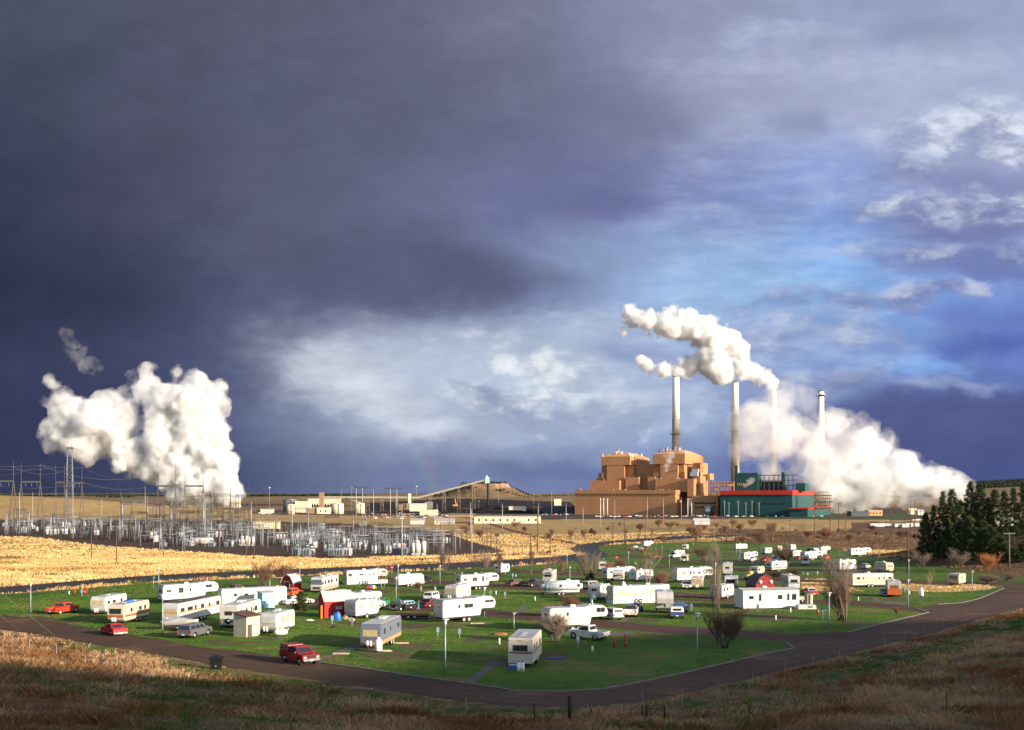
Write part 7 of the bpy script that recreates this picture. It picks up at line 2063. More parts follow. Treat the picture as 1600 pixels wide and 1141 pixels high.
for k in range(9): xx = 1273 + k * 3.2; pblock('rack_post', ORNG2, rk, xx, xx + 0.8, xx + 1, 767 + k * 1.0, 10, 800, depth=2)
for k in range(6): pblock('rack_beam', BRNP if k % 2 else ORNG2, rk, 1272, 1299 - (3 if k == 0 else 0), 1299.5, 768.5 + k * 5, 9, 769.8 + k * 5, depth=9)
rv_ = random.Random(5)
for k in range(12): xx = rv_.uniform(1273, 1295); yy = rv_.uniform(772, 795); pblock('pipe', rv_.choice([ORNG2, GALV, DSTEEL]), rk, xx, xx + rv_.uniform(2, 4), xx + 4, yy, 8, yy + rv_.uniform(1, 2.6), depth=3)


def box_px(name, label, cat, xl, xr, ytop, ybase, wall, roof=None, depth=18, rz=0.0, roofh=None, extra=None, group=None, gable=False, win=0, door=False, D=None):
    """freestanding building by its front's columns and rows; the front stands on the ground at row ybase"""
    p0 = P((xl + xr) / 2, ybase) if D is None else Vector((((xl + xr) / 2 - 800) / 1600 * D, D, 0))
    if D is not None: p0.z = gz(p0.x, D)
    s = 1600 / p0.y; w = (xr - xl) / s; h = (ybase - ytop) / s
    root = empty(name, (p0.x, p0.y, p0.z - 0.3), rz, label, cat, group)
    m = MB(); m.box(-w / 2, w / 2, 0, depth, 0, h); m.build('wall', wall, root)
    e = 0.5; rh = roofh if roofh is not None else 0.6
    m = MB()
    if gable: m.prism([(-e, h + 0.02), (depth / 2, h + rh), (depth + e, h + 0.02)], -w / 2 - e, w / 2 + e, axis='x')
    else: m.box(-w / 2 - e, w / 2 + e, -e, depth + e, h + 0.02, h + rh)
    m.build('roof', roof or ROOF, root)
    for k in range(win):
        x = -w / 2 + w * (k + 0.7) / (win + 0.4); m = MB(); m.box(x - 0.9, x + 0.9, -0.1, 0.0, h * 0.35, h * 0.65); m.build('window', GLS, root)
    if door: m = MB(); m.box(w * 0.18, w * 0.18 + min(6, w * 0.2), -0.12, 0.0, 0.3, h * 0.8); m.build('door', WHITE, root)
    return root, s, w, h


def tank_px(label, xl, xr, ytop, ybase, mat, group='storage tanks', D=None, cone=True):
    p0 = P((xl + xr) / 2, ybase) if D is None else Vector((((xl + xr) / 2 - 800) / 1600 * D, D, 0))
    if D is not None: p0.z = gz(p0.x, D)
    s = 1600 / p0.y; r = (xr - xl) / s / 2; h = (ybase - ytop) / s
    root = empty('storage_tank', (p0.x, p0.y + r, p0.z - 0.3), 0, label, 'tank', group)
    m = MB(); m.cyl((0, 0, 0), r, h, 24); m.build('shell', mat, root)
    m = MB(); m.tube([(0, 0, h), (0, 0, h + r * 0.16)], [r * 1.01, 0.1], 24); m.build('roof', mat, root)
    m = MB(); m.box(r * 0.3, r * 0.3 + 0.8, -r * 0.99 - 0.5, -r * 0.93, 0, h); m.build('ladder', DSTEEL, root)
    return root


CRW = smat('cream_cladding', (0.66, 0.56, 0.40), 0.6, var=0.08, scale=0.1, dirt=(0.5, 0.4, 0.28), dscale=0.08)
BRW = smat('brown_cladding', (0.26, 0.17, 0.11), 0.7, var=0.1, scale=0.1)
GREYT = smat('dark_grey_tank', (0.15, 0.16, 0.17), 0.5, 0.2, var=0.15, scale=0.2)
SILT = smat('silver_tank', (0.60, 0.60, 0.60), 0.28, 0.7, var=0.1, scale=0.2)
CRT = smat('cream_tank', (0.66, 0.54, 0.38), 0.5, var=0.07, scale=0.1)
# chimneys
for i, (px, ytop, D, wt, wb, ywh, ypl, lab) in enumerate([(1056, 589.4, 1690, 10.5, 13.5, 654.8, 678, 'left chimney behind the right boiler tower, white top on grey concrete'), (1148.7, 598, 1650, 10.6, 14.5, 648.6, 673, 'tallest visible chimney, between the orange and green buildings'),
                                                         (1209, 611, 1730, 7.5, 11, 738, 690, 'pale thin chimney wrapped in the steam veil'), (1282.4, 612, 1800, 9.6, 12, 800, 618, 'white chimney with a dark collar rising out of the right steam bank')]):
    x = (px - 800) / 1600 * D; zt = hgt(ytop, D); g = gz(x, D); zw = hgt(ywh, D) if ywh < 740 else g + 60
    root = empty('chimney', (x, D, g), 0, lab, 'chimney', 'chimneys of the power station'); zt -= g; zw -= g
    k = D / 1600 / 2; rt, rb = wt * k, wb * k; f = lambda z: rb + (rt - rb) * z / zt
    m = MB(); m.tube([(0, 0, -1), (0, 0, zw)], [rb, f(zw)], 28); m.build('lower_shaft', CONC, root)
    m = MB(); m.tube([(0, 0, zw), (0, 0, zt)], [f(zw) * 0.995, rt], 28); m.build('upper_shaft', CHW, root)
    m = MB(); m.tube([(0, 0, zt), (0, 0, zt + 1.5)], [rt * 0.82, rt * 0.8], 20); m.build('flue', DARK, root)
    zp = hgt(ypl, D) - g
    m = MB(); m.tube([(0, 0, zp - 2), (0, 0, zp), (0, 0, zp + 1.2)], [f(zp) + 0.3, f(zp) + 3.2, f(zp) + 3.2], 24); m.build('gallery', DSTEEL if i == 3 else CONC, root)
    for q in range(4): m = MB(); a = q * PI / 2 + 0.6; m.box(math.cos(a) * (f(zp) + 3.2) - 1, math.cos(a) * (f(zp) + 3.2) + 1, math.sin(a) * (f(zp) + 3.2) - 1, math.sin(a) * (f(zp) + 3.2) + 1, zp - 0.5, zp + 2); m.build('beacon', WHITE, root)
    m = MB(); m.box(-0.5, 0.5, -rb - 0.9, -rb - 0.2, 0, 20); m.build('ladder', DSTEEL, root)
# tanks and small plant in front of the station
tank_px('dark squat tank in front of the orange hall, left of a pair', 1022, 1036, 792, 803, GREYT); tank_px('dark squat tank in front of the orange hall, right of a pair', 1032, 1047, 789, 802, GREYT)
tank_px('silver tank before the louvred orange block', 1102, 1115, 791, 806, SILT); tank_px('silver tank in front of the green power house', 1196, 1213, 791.5, 806, SILT)
# cream treatment plant
tank_px('grey tank at the left end of the cream plant', 440, 462, 779.5, 799, GREYT, D=1560); tank_px('cream tank at the left of the cream plant', 446.5, 459, 788, 804, CRT); tank_px('cream tank in the middle, right of the cream plant', 516, 535.5, 787, 803, CRT)
tank_px('cream tank standing alone under the conveyor', 552, 569, 787, 802.5, CRT)
box_px('treatment_plant', 'long cream plant building with a row of dark openings', 'building', 481, 528, 779.5, 800, CRW, CRW, 30, door=False, win=11)
box_px('treatment_plant', 'cream block at the left of the long cream plant', 'building', 461, 482, 783.5, 801, CRW, CRW, 24, win=0)
box_px('plant_annexe', 'low brown and cream annexe below the plant openings', 'building', 478, 496, 794, 802.5, BRW, CRW, 10); box_px('plant_annexe', 'low cream annexe between the plant and its tank', 'building', 495, 515, 793.5, 803, CRW, CRW, 10, win=2)
box_px('shed', 'long low cream shed left of the tanks', 'shed', 407, 427, 795.5, 802.5, CRW, ROOF, 10, door=True)
box_px('workshop', 'cream workshop with a brown left wall below the conveyor', 'building', 640, 664, 788, 802, CRW, WHITE, 30, roofh=1.5, door=True); box_px('workshop', 'brown side wing of the cream workshop', 'building', 623, 640, 787.5, 801, BRW, WHITE, 24)
box_px('shed', 'white round-roofed shed behind the workshop', 'shed', 664, 675.5, 786.5, 795, WHITE, WHITE, 12, gable=True, roofh=3); box_px('shed', 'tan low domed shed right of the workshop', 'shed', 656, 683, 800, 805.5, CRW, CRW, 16, gable=True, roofh=3.5)
box_px('warehouse', 'long cream warehouse with a dark flat roof', 'warehouse', 741, 845, 806.5, 818, CRW, DKROOF, 40, roofh=1.3, win=9, door=True, rz=0.02)
box_px('warehouse', 'dark-roofed low wing left of the long warehouse', 'warehouse', 700, 741, 804, 808.5, BRW, DKROOF, 30, roofh=1.5)
box_px('office_block', 'cream block behind the long warehouse', 'building', 795, 822, 791.5, 802.5, CRW, WHITE, 24); box_px('office_block', 'tan left wing of the cream block behind the warehouse', 'building', 780, 795, 792.5, 802, BRW, ROOF, 24)
box_px('shed', 'small pale shed with grey roof in the golden field edge', 'shed', 641, 662, 812.5, 819.5, WHITE, GALV, 10, gable=True, roofh=2, door=True); box_px('shed', 'small cream shed right of the pale shed', 'shed', 679, 709, 813, 819.5, CRW, ROOF, 12, gable=True, roofh=2, door=True)
box_px('shed', 'white twin-roofed shed alone in the golden field', 'shed', 1085, 1109, 814, 819.8, WHITE, WHITE, 10, gable=True, roofh=2.5)
box_px('cooling_tower', 'long pale cooling tower bank under the left steam cloud', 'cooling tower', 284, 372, 783, 797, CRW, CRW, 20, roofh=2, win=20, D=2020)
box_px('office_block', 'small cream building beside the left orange hall', 'building', 866, 877, 780, 790, CRW, CRW, 10); box_px('site_building', 'dark building left of the turbine hall', 'building', 850, 898, 792, 803, smat('dark_grey_cladding', (0.06, 0.07, 0.09), 0.6), DKROOF, 20)
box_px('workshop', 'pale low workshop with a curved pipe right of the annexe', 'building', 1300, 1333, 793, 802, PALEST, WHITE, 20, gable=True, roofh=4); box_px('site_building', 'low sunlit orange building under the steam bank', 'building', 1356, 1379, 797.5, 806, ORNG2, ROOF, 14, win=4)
box_px('site_building', 'long dark low building under the steam bank', 'building', 1330, 1358, 799.5, 807, smat('dark_grey_cladding', (0.06, 0.07, 0.09), 0.6), DKROOF, 20); box_px('house', 'cream house left of the pines', 'house', 1422, 1433, 797, 804, CRW, CRW, 10, gable=True, roofh=3)
box_px('house', 'pale house just left of the pines', 'house', 1434, 1444, 799, 805, WHITE, ROOF, 10, gable=True, roofh=3); box_px('house', 'large pale house glimpsed through the pines', 'house', 1554, 1585, 784, 812, CRW, ROOF, 14, gable=True, roofh=4, win=4, D=640)
m = MB(); p = P(1338, 801); root = empty('vent_stack', p, 0, 'short white vent stack right of the annexe', 'chimney'); m.tube([(0, 0, 0), (0, 0, 13)], [3.0, 1.8], 12); m.build('shaft', WHITE, root); m = MB(); m.tube([(0, 0, 13), (0, 0, 13.6)], 2.0, 12); m.build('rim', GALV, root)
m = MB(); p = P(1315, 800); root = empty('exhaust_pipe', p, 0, 'curved white exhaust pipe beside the low workshop', 'pipe'); m.tube([(0, 0, 0), (0, 0, 12), (1, 0, 14.5), (3.5, 0, 15.5), (5.5, 0, 15)], 1.0, 8); m.build('pipe', WHITE, root)
for k in range(2): m = MB(); m.tube([(0, 0, 6 + k * 5), (0, 0, 6.4 + k * 5)], 1.25, 8); m.build('flange', GALV, root)

# conveyor, coal pile and crane
CONV = smat('conveyor_cladding', (0.30, 0.26, 0.20), 0.6, var=0.1, scale=0.2)
cv = proot('coal_conveyor', 'long pale covered conveyor climbing to a green head above the coal pile', 'conveyor')
A = at(503, 777, 1700); B = at(655, 777.5, 1700); C_ = at(761, 749.5, 1700)
for nm, a, b in (('level_gallery', A, B), ('rising_gallery', B, C_)):
    m = MB(); d = (b - a).normalized(); q = Vector((0, 0, 1)); hw = 1.5
    m.add([a + Vector((0, -2, -hw)), b + Vector((0, -2, -hw)), b + Vector((0, 2, -hw)), a + Vector((0, 2, -hw)), a + Vector((0, -2, hw)), b + Vector((0, -2, hw)), b + Vector((0, 2, hw)), a + Vector((0, 2, hw))],
          [(0, 3, 2, 1), (4, 5, 6, 7), (0, 1, 5, 4), (1, 2, 6, 5), (2, 3, 7, 6), (3, 0, 4, 7)]); m.build(nm, CONV, cv)
for px, yt in ((530, 778), (575, 778), (597, 778), (620, 778), (672, 774), (694, 768), (717, 762), (740, 756)):
    p = at(px, yt, 1700); g = gz(p.x, p.y); m = MB()
    for s in (-1, 1): m.tube([(p.x + s * 3, p.y, g), (p.x + s * 1.2, p.y, p.z)], 0.5, 4)
    for k in range(3): z0 = g + (p.z - g) * k / 3; z1 = g + (p.z - g) * (k + 1) / 3; m.tube([(p.x - 2.2, p.y, z0), (p.x + 2.2, p.y, z1)], 0.3, 3)
    m.build('trestle', BRW, cv)
m = MB(); p = C_; m.box(p.x - 3, p.x + 4, p.y - 3, p.y + 3, p.z - 6, p.z + 3); m.add([(p.x - 2, p.y - 2, p.z + 3), (p.x + 3, p.y - 2, p.z + 3), (p.x + 3, p.y + 2, p.z + 3), (p.x - 2, p.y + 2, p.z + 3), (p.x - 0.5, p.y, p.z + 8)], [(0, 1, 4), (1, 2, 4), (2, 3, 4), (3, 0, 4), (0, 3, 2, 1)])
m.build('head_house', smat('pale_green_cladding', (0.35, 0.55, 0.50), 0.5, scale=0.2), cv)
m = MB(); g = gz(p.x, p.y); m.tube([(p.x + 1.5, p.y, g), (p.x + 1.5, p.y, p.z - 6)], 2.0, 10); m.build('stacking_tube', DARK, cv)
m = MB(); t0 = at(503, 777, 1700); m.box(t0.x - 4, t0.x + 3, t0.y - 4, t0.y + 4, gz(t0.x, t0.y), t0.z + 8); m.build('transfer_house', BRW, cv); m = MB(); t0 = at(640, 777, 1700); m.box(t0.x - 2.2, t0.x + 2.2, t0.y - 3, t0.y + 3, t0.z - 10, t0.z + 6); m.build('transfer_house', CRW, cv)
a = at(540, 778, 1690); b = at(566, 787, 1690); m = MB(); m.tube([a, b], 1.2, 4); m.build('branch_gallery', CONV, cv)
def heap(name, label, px, D, r, h, mat, sx=1.0, seed=0):
    x = (px - 800) / 1600 * D; n, k = 40, 10; vs = []; fs = []
    rg = random.Random(seed)
    for i in range(k + 1):
        for j in range(n):
            q = i / k; a = 2 * PI * j / n; rr_ = r * (1 - q) * (1 + 0.12 * math.sin(3 * a + seed) + 0.06 * rg.uniform(-1, 1)); xx = x + rr_ * math.cos(a) * sx; yy = D + rr_ * math.sin(a) * 0.6
            vs.append((xx, yy, gz(x, D) - 1 + h * q ** 0.85))
    fs = [(i * n + j, i * n + (j + 1) % n, (i + 1) * n + (j + 1) % n, (i + 1) * n + j) for i in range(k) for j in range(n)]
    m = MB(); m.add(vs, fs, 0, True); return tag(m.build(name, mat), label, 'coal pile', 'coal piles')
heap('coal_pile', 'conical black coal pile under the conveyor head', 768, 1690, 30, 15, G['coal_yard'], 1.6, 1); heap('coal_pile', 'long low black coal heap right of the conical pile', 800, 1670, 38, 11, G['coal_yard'], 1.7, 2); heap('coal_pile', 'low black coal heap left under the conveyor', 650, 1680, 34, 7, G['coal_yard'], 2.4, 3)
p = P(712, 792); root = empty('excavator', p, 0, 'orange-yellow excavator with raised boom beside the coal yard', 'excavator'); YEL = smat('machine_yellow', (0.75, 0.30, 0.02), 0.5)
m = MB(); m.box(-4, 5, -2, 2, 1.5, 4.5); m.box(-6.5, -4, -2, 2, 1.8, 3.8); m.build('body', YEL, root, 0.2); m = MB(); m.tube([(1, 0, 4), (-1, 0, 12), (-1.5, 0, 17)], [1.1, 0.9, 0.6], 5); m.build('boom', YEL, root)
for s in (-1, 1): m = MB(); m.box(-4.5, 5, s * 1.8 - 0.6, s * 1.8 + 0.6, 0, 1.5); m.build('track', DARK, root, 0.3)
# old light masts with round heads
for i, (px, py, tp) in enumerate([(421, 795, 763), (549.6, 800, 763), (650.5, 800, 761), (748, 798, 784)]):
    r_, H = pole_px(px, py, tp, PALEST, 0.3, 'light_mast', 'light mast', 'thin light mast with a pale round head, %s' % nth(i, 4), 'round-headed light masts'); m = MB(); m.ball((0, 0, H + 0.8), 2.2, 8, 0, (1, 1, 0.45)); m.build('lamp_head', CRT, r_)
# small transmission gear before the hall
for i, px in enumerate((905, 918, 955, 968.5)):
    p = P(px, 802); root = empty('line_tower', p, 0, 'dark Y-topped line frame against the orange hall, %s' % nth(i, 4), 'line frame', 'Y-topped frames'); m = MB(); H = 31
    for s in (-1, 1): m.tube([(s * 3.2, 0, 0), (s * 0.8, 0, H * 0.75), (s * 0.6, 0, H)], [0.6, 0.45, 0.3], 5)
    m.build('frame', DSTEEL, root); m = MB(); m.tube([(0, 0, H * 0.9), (-4.5, 0, H + 8)], 0.3, 4); m.build('arm', DSTEEL, root); m = MB(); m.tube([(0, 0, H * 0.9), (4.5, 0, H + 6)], 0.3, 4); m.build('arm', DSTEEL, root)
rv_ = random.Random(3)
for i in range(26):
    px = 912 + i * 2.4 + rv_.uniform(-.6, .6) if i < 14 else 978 + (i - 14) * 1.6 if i < 22 else 1130 + (i - 22) * 8
    put(rv_.choice([SW, TRF, BS3]), px, 803 + rv_.uniform(-0.8, 0.8), rv_.choice([0, 1.57]), rv_.uniform(1.2, 1.9), 'grey electrical gear below the orange hall, %s' % nth(i, 26), 'gear at the foot of the station')
for i, px in enumerate([1132, 1139, 1153.5, 1165.5, 1175, 1186]):
    pole_px(px, 807, 781 + (i % 2) * 3, PALEST, 0.35, 'line_pole', 'pole', 'pale pole with crossarms before the green wall, %s' % nth(i, 6), 'poles before the green wall', arm=(3.0,))
for i, px in enumerate([938, 943, 949, 1074.5, 1080.5]):
    r_, H = pole_px(px, 806, 780, WHITE, 0.9, 'surge_column', 'column', 'stout white column before the orange hall, %s' % nth(i, 5), 'stout white columns'); m = MB(); m.ball((0, 0, H), 1.3, 8); m.build('cap', WHITE, r_)

# ---- parked vehicles in the works yards: one of each kind copied
far_cars = [make_car('pickup', (0, 0, 0), 0, P_WHT, '', 'pickup_truck', 'pickup'), make_car('sedan', (0, 0, 0), 0, P_RED, '', 'parked_car'), make_car('van', (0, 0, 0), 0, P_WHT, '', 'passenger_van', 'van'),
            make_car('suv', (0, 0, 0), 0, P_SIL, '', 'estate_car'), make_car('pickup', (0, 0, 0), 0, P_BLK, '', 'pickup_truck', 'pickup')]
cn = ['white pickup', 'red car', 'white van', 'silver estate car', 'black pickup']
lots = [(575, 700, 803, 811, 46), (930, 1120, 806.5, 808.2, 34), (845, 895, 803, 806, 9), (1120, 1290, 806.8, 808.5, 14), (400, 440, 802, 804, 5), (700, 735, 806, 808, 5), (1425, 1442, 812, 815, 4)]
ci = {}
for li, (xa, xb, ya, yb, n) in enumerate(lots):
    ln = ['yard below the conveyor', 'lot before the boiler house', 'lot left of the turbine hall', 'road before the green power house', 'yard left of the cream tanks', 'yard by the long warehouse', 'lot left of the pines'][li]
    for i in range(n):
        k = rv_.choice([0, 0, 1, 2, 2, 3, 4]); c_ = ci.get((li, k), 0); ci[(li, k)] = c_ + 1
        px = xa + (xb - xa) * (i + 0.5) / n + rv_.uniform(-1, 1)
        put(far_cars[k], px, rv_.uniform(ya, yb), rv_.choice([0, 0.1, 1.5, 3.1, 1.6]), rv_.uniform(1.0, 1.15), '%s in the %s, %s' % (cn[k], ln, nth(c_).replace(' from the left', ' there')), 'vehicles in the works yards')
for i, (px, py, L) in enumerate([(1370, 824, 9), (1382, 824, 8), (1407, 824.5, 8), (1416, 825, 6), (1425, 823.5, 9)]):
    p = P(px, py); make_rv('boxy', Vector((p.x, p.y, p.z)), 0.1, L * 1.4, 2.6, 3.2, 'white trailer in the yard left of the pines, %s' % nth(i, 5), group='white trailers left of the pines', win=[(0, 1, .5)], acs=0, propane=False)

# ------------------------------------------------------------------ sheds, posts, clutter of the park
BARN = smat('barn_red', (0.36, 0.02, 0.018), 0.75, var=0.15, scale=2, dirt=(0.22, 0.02, 0.02)); TINR = smat('tin_roof', (0.55, 0.55, 0.54), 0.4, 0.2, dirt=(0.35, 0.33, 0.3))
def shed(name, label, cx, cy, fx, L, W, H, RH, wall, roof, front='near', kind='gable', cat='shed'):
    loc, yaw = place_box(cx, cy, fx, L, W, 'far'); root = empty(name, loc, yaw, label, cat)
    h, w = L / 2, W / 2
    m = MB()
    if kind == 'gable': m.prism([(-w, 0), (-w, H), (0, RH), (w, H), (w, 0)], -h, h, axis='x')
    elif kind == 'gambrel': m.prism([(-w, 0), (-w, H), (-w * 0.62, H + (RH - H) * 0.68), (0, RH), (w * 0.62, H + (RH - H) * 0.68), (w, H), (w, 0)], -h, h, axis='x')
    else: m.prism([(-w, 0), (-w, H), (w, RH), (w, 0)], -h, h, axis='x')
    m.build('wall', wall, root)
    m = MB(); t = 0.10; e = 0.22
    if kind == 'gable': pts = [(-w - e, H - 0.12), (0, RH + 0.03), (w + e, H - 0.12)]
    elif kind == 'gambrel': pts = [(-w - 0.12, H - 0.1), (-w * 0.62 - 0.03, H + (RH - H) * 0.68 + 0.04), (0, RH + 0.04), (w * 0.62 + 0.03, H + (RH - H) * 0.68 + 0.04), (w + 0.12, H - 0.1)]
    else: pts = [(-w - e, H - 0.05), (w + e, RH + 0.08)]
    m.prism(pts + [(a, b + t) for a, b in reversed(pts)], -h - 0.15, h + 0.15, axis='x'); m.build('roof', roof, root)
    return root, h, w


rs, h, w = shed('garden_shed', 'red board shed with pale tin roof and one white window', 507, 965.5, 551.5, 4.3, 3.0, 2.5, 3.7, BARN, TINR)
for s in (-1, 1):
    m = MB(); m.box(s * 0.26 - 0.22, s * 0.26 + 0.22, -w - 0.05, -w, 1.15, 1.65); m.build('window', WHITE, rs)
m = MB(); m.box(1.15, 1.25, -w - 0.12, -w, 0, 2.35); m.build('corner_board', BARN, rs)
rb, h, w = shed('small_barn', 'small red barn-shaped shed with pale roof and white-framed open door', 461.5, 925, 470, 2.6, 3.0, 1.9, 3.4, BARN, TINR, kind='gambrel')
rb.rotation_euler.z = R(62)
m = MB(); m.box(-h - 0.05, -h, -0.75, 0.75, 0, 2.1, 0); m.box(-h - 0.06, -h, -0.6, 0.6, 0, 1.95, 1); m.build('door', [WHITE, DARK], rb)
gb, h, w = shed('barn', 'large red barn with dark gambrel roof and two round white windows', 1187, 925, 1213, 4.6, 4.2, 1.4, 3.4, smat('dark_barn_red', (0.24, 0.015, 0.015), 0.8), DKROOF, kind='gambrel')
gb.rotation_euler.z = R(102)
for s in (-1, 1): m = MB(); m.tube([(-h - 0.06, s * 1.15, 2.0), (-h, s * 1.15, 2.0)], 0.42, 16, 0); m.tube([(-h - 0.08, s * 1.15, 2.0), (-h, s * 1.15, 2.0)], 0.30, 16, 1); m.build('round_window', [WHITE, GALV], gb)
lt, h, w = shed('plywood_lean_to', 'plywood lean-to with a brown roof between the motorhome and the small caravan', 385, 996, 406, 2.4, 2.0, 2.5, 2.8, smat('pale_plywood', (0.52, 0.45, 0.35), 0.8, var=0.2, scale=3), BRNP, kind='lean')
m = MB(); m.box(-1.0, -0.3, -w - 0.08, -w - 0.02, 0, 1.5); m.build('door', WOOD, lt)
lb, h, w = shed('blue_shed', 'pale blue flat-roofed shed against the plain white trailer home', 410, 950.5, 429.5, 2.2, 1.8, 2.45, 2.5, smat('pale_blue_boards', (0.28, 0.55, 0.68), 0.6), ROOF, kind='lean')
m = MB(); m.box(-0.7, 0.1, -w - 0.04, -w, 0.1, 2.0); m.build('door', smat('pale_blue_door', (0.33, 0.60, 0.72), 0.6), lb)
oh, h, w = shed('outhouse', 'narrow dark and cream outhouse behind the white mobile home', 1262, 945, 1270, 1.0, 1.0, 1.9, 2.0, CREAM, DKROOF, kind='lean'); m = MB(); m.box(-0.4, 0.05, -w - 0.03, -w, 0.1, 1.75); m.build('door', DARK, oh)

rv('boxy', 832.5, 1044, 847, 6.6, 'near', 'brown and cream caravan nearest the camera, end on beside the concrete path', W=2.4, H=2.9, body=smat('beige_siding', (0.58, 0.53, 0.45), 0.5, var=0.1, scale=3), stripes=[(1.42, 1.58, BROWN_ST)],
   roof=smat('grey_roof_coating', (0.42, 0.42, 0.45), 0.5, dirt=(0.3, 0.29, 0.28)), frontpane=GLS, win=[(-1.8, 0.8, 0.5), (0.6, 0.5, 0.5), (2.1, 0.7, 0.5)], acs=0, vent=2, lower=(0.25, GREYW))
p = P(816, 1047)
for s in (-1, 1):
    q = P(810.5 + (s + 1) * 3, 1049); root = empty('gas_bottle', (q.x, q.y - 0.35, q.z), 0, '%s white gas bottle at the nose of the nearest caravan' % ('left' if s < 0 else 'right'), 'gas bottle', 'gas bottles at the nearest caravan')
    m = MB(); m.cyl((0, 0, 0.05), 0.19, 0.75, 12); m.ball((0, 0, 0.8), 0.19, 10, 0, (1, 1, 0.6)); m.build('bottle', PROP, root); m = MB(); m.cyl((0, 0, 0.88), 0.07, 0.14, 8); m.build('valve', BRNP, root)
q = P(801, 1046); root = empty('cooler', (q.x, q.y - 0.2, q.z), 0.2, 'blue and white cool box left of the gas bottles', 'cooler'); m = MB(); m.box(-0.35, 0.35, -0.22, 0.22, 0, 0.4); m.build('box', BLUE_ST, root, 0.03); m = MB(); m.box(-0.36, 0.36, -0.23, 0.23, 0.4, 0.5); m.build('lid', WHITE, root, 0.03)


def gas_tank(px, py, L, r, label, rz=0.0, vertical=False):
    p = P(px, py); root = empty('gas_tank', p, rz, label, 'gas tank', 'white gas tanks')
    m = MB()
    if vertical: m.tube([(0, 0, 0.12), (0, 0, 0.2), (0, 0, L - r * 0.6), (0, 0, L - r * 0.2), (0, 0, L)], [r * 0.8, r, r, r * 0.75, r * 0.2], 18)
    else: m.tube([(-L / 2, 0, r + 0.2), (-L / 2 + r * 0.25, 0, r + 0.2), (-L / 2 + r, 0, r + 0.2), (L / 2 - r, 0, r + 0.2), (L / 2 - r * 0.25, 0, r + 0.2), (L / 2, 0, r + 0.2)], [r * 0.2, r * 0.7, r, r, r * 0.7, r * 0.2], 16)
    m.build('shell', PROP, root)
    m = MB()
    if vertical: m.cyl((0, 0, L - 0.02), r * 0.45, 0.2, 12)
    else: m.cyl((0, 0, r * 2 + 0.15), 0.22, 0.2, 10)
    m.build('valve_cover', PROP if vertical else YEL_ST, root)
    m = MB()
    if vertical: m.cyl((0, 0, 0), r * 0.85, 0.14, 14)
    else: m.box(-L * 0.3 - 0.06, -L * 0.3 + 0.06, -r * 0.6, r * 0.6, 0, 0.4); m.box(L * 0.3 - 0.06, L * 0.3 + 0.06, -r * 0.6, r * 0.6, 0, 0.4)
    m.build('foot', DARK, root); return root


gas_tank(439, 995, 1.6, 0.36, 'white horizontal gas tank with a yellow cap before the small caravan', 0.25); gas_tank(591.3, 1019, 1.4, 0.4, 'upright white gas tank in front of the blue-grey caravan', 0, True)
gas_tank(974, 917, 1.0, 0.45, 'upright white gas tank beside the small camper', 0, True); gas_tank(927.5, 938.5, 1.0, 0.42, 'white upright gas tank left of the short caravan', 0, True); gas_tank(1113, 922.5, 1.1, 0.42, 'white round tank right of the old camper trailer', 0.3)
gas_tank(1439.5, 932.5, 1.5, 0.42, 'bottle-shaped white tank with a red cap on the right lawn', 0, True)
q = P(1439, 921.5)
# boat under cover, boats
def boat(px, py, L, rz, label, hull, cover, ws=False):
    p = P(px, py); root = empty('boat', (p.x, p.y, p.z), rz, label, 'boat', 'boats on trailers'); m = MB(); vs = []; n = 9
    for i in range(n):
        t = i / (n - 1); w = 0.95 * (1 - max(0, t - 0.55) ** 2 * 4.6); x = -L / 2 + L * t; zk = 0.5 + 0.35 * max(0, t - 0.7) * 3
        vs += [(x, -max(w, 0.04), 1.15 + 0.15 * t), (x, -max(w, 0.04) * 0.7, 0.7 + 0.1 * t), (x, 0, zk), (x, max(w, 0.04) * 0.7, 0.7 + 0.1 * t), (x, max(w, 0.04), 1.15 + 0.15 * t)]
    fs = [(i * 5 + k, i * 5 + k + 1, (i + 1) * 5 + k + 1, (i + 1) * 5 + k) for i in range(n - 1) for k in range(4)] + [(0, 1, 2, 3, 4)]
    m.add(vs, fs, 0, True); m.build('hull', hull, root)
    m = MB(); vs = []
    for i in range(n):
        t = i / (n - 1); w = 0.93 * (1 - max(0, t - 0.55) ** 2 * 4.6); x = -L / 2 + L * t; b = 0.38 * math.sin(PI * min(t * 1.25, 1)) if not ws else 0.02
        vs += [(x, -max(w, 0.03), 1.16 + 0.15 * t), (x, 0, 1.2 + 0.15 * t + b), (x, max(w, 0.03), 1.16 + 0.15 * t)]
    m.add(vs, [(i * 3 + k, i * 3 + k + 1, (i + 1) * 3 + k + 1, (i + 1) * 3 + k) for i in range(n - 1) for k in range(2)], 0, True); m.build('cover', cover, root)
    if ws: m = MB(); m.add([(0.3, -0.7, 1.25), (0.3, 0.7, 1.25), (0.0, 0.6, 1.75), (0.0, -0.6, 1.75)], [(0, 1, 2, 3)]); o = m.build('windscreen', GLB, root)
    for s in (-1, 1): wheel(root, -0.3, s * 0.98, 0.3, 0.18)
    m = MB(); m.box(-L / 2 + 0.2, L / 2 + 0.6, -0.06, 0.06, 0.35, 0.47); m.box(-0.4, -0.2, -0.85, 0.85, 0.28, 0.4); m.build('trailer_frame', DARK, root)


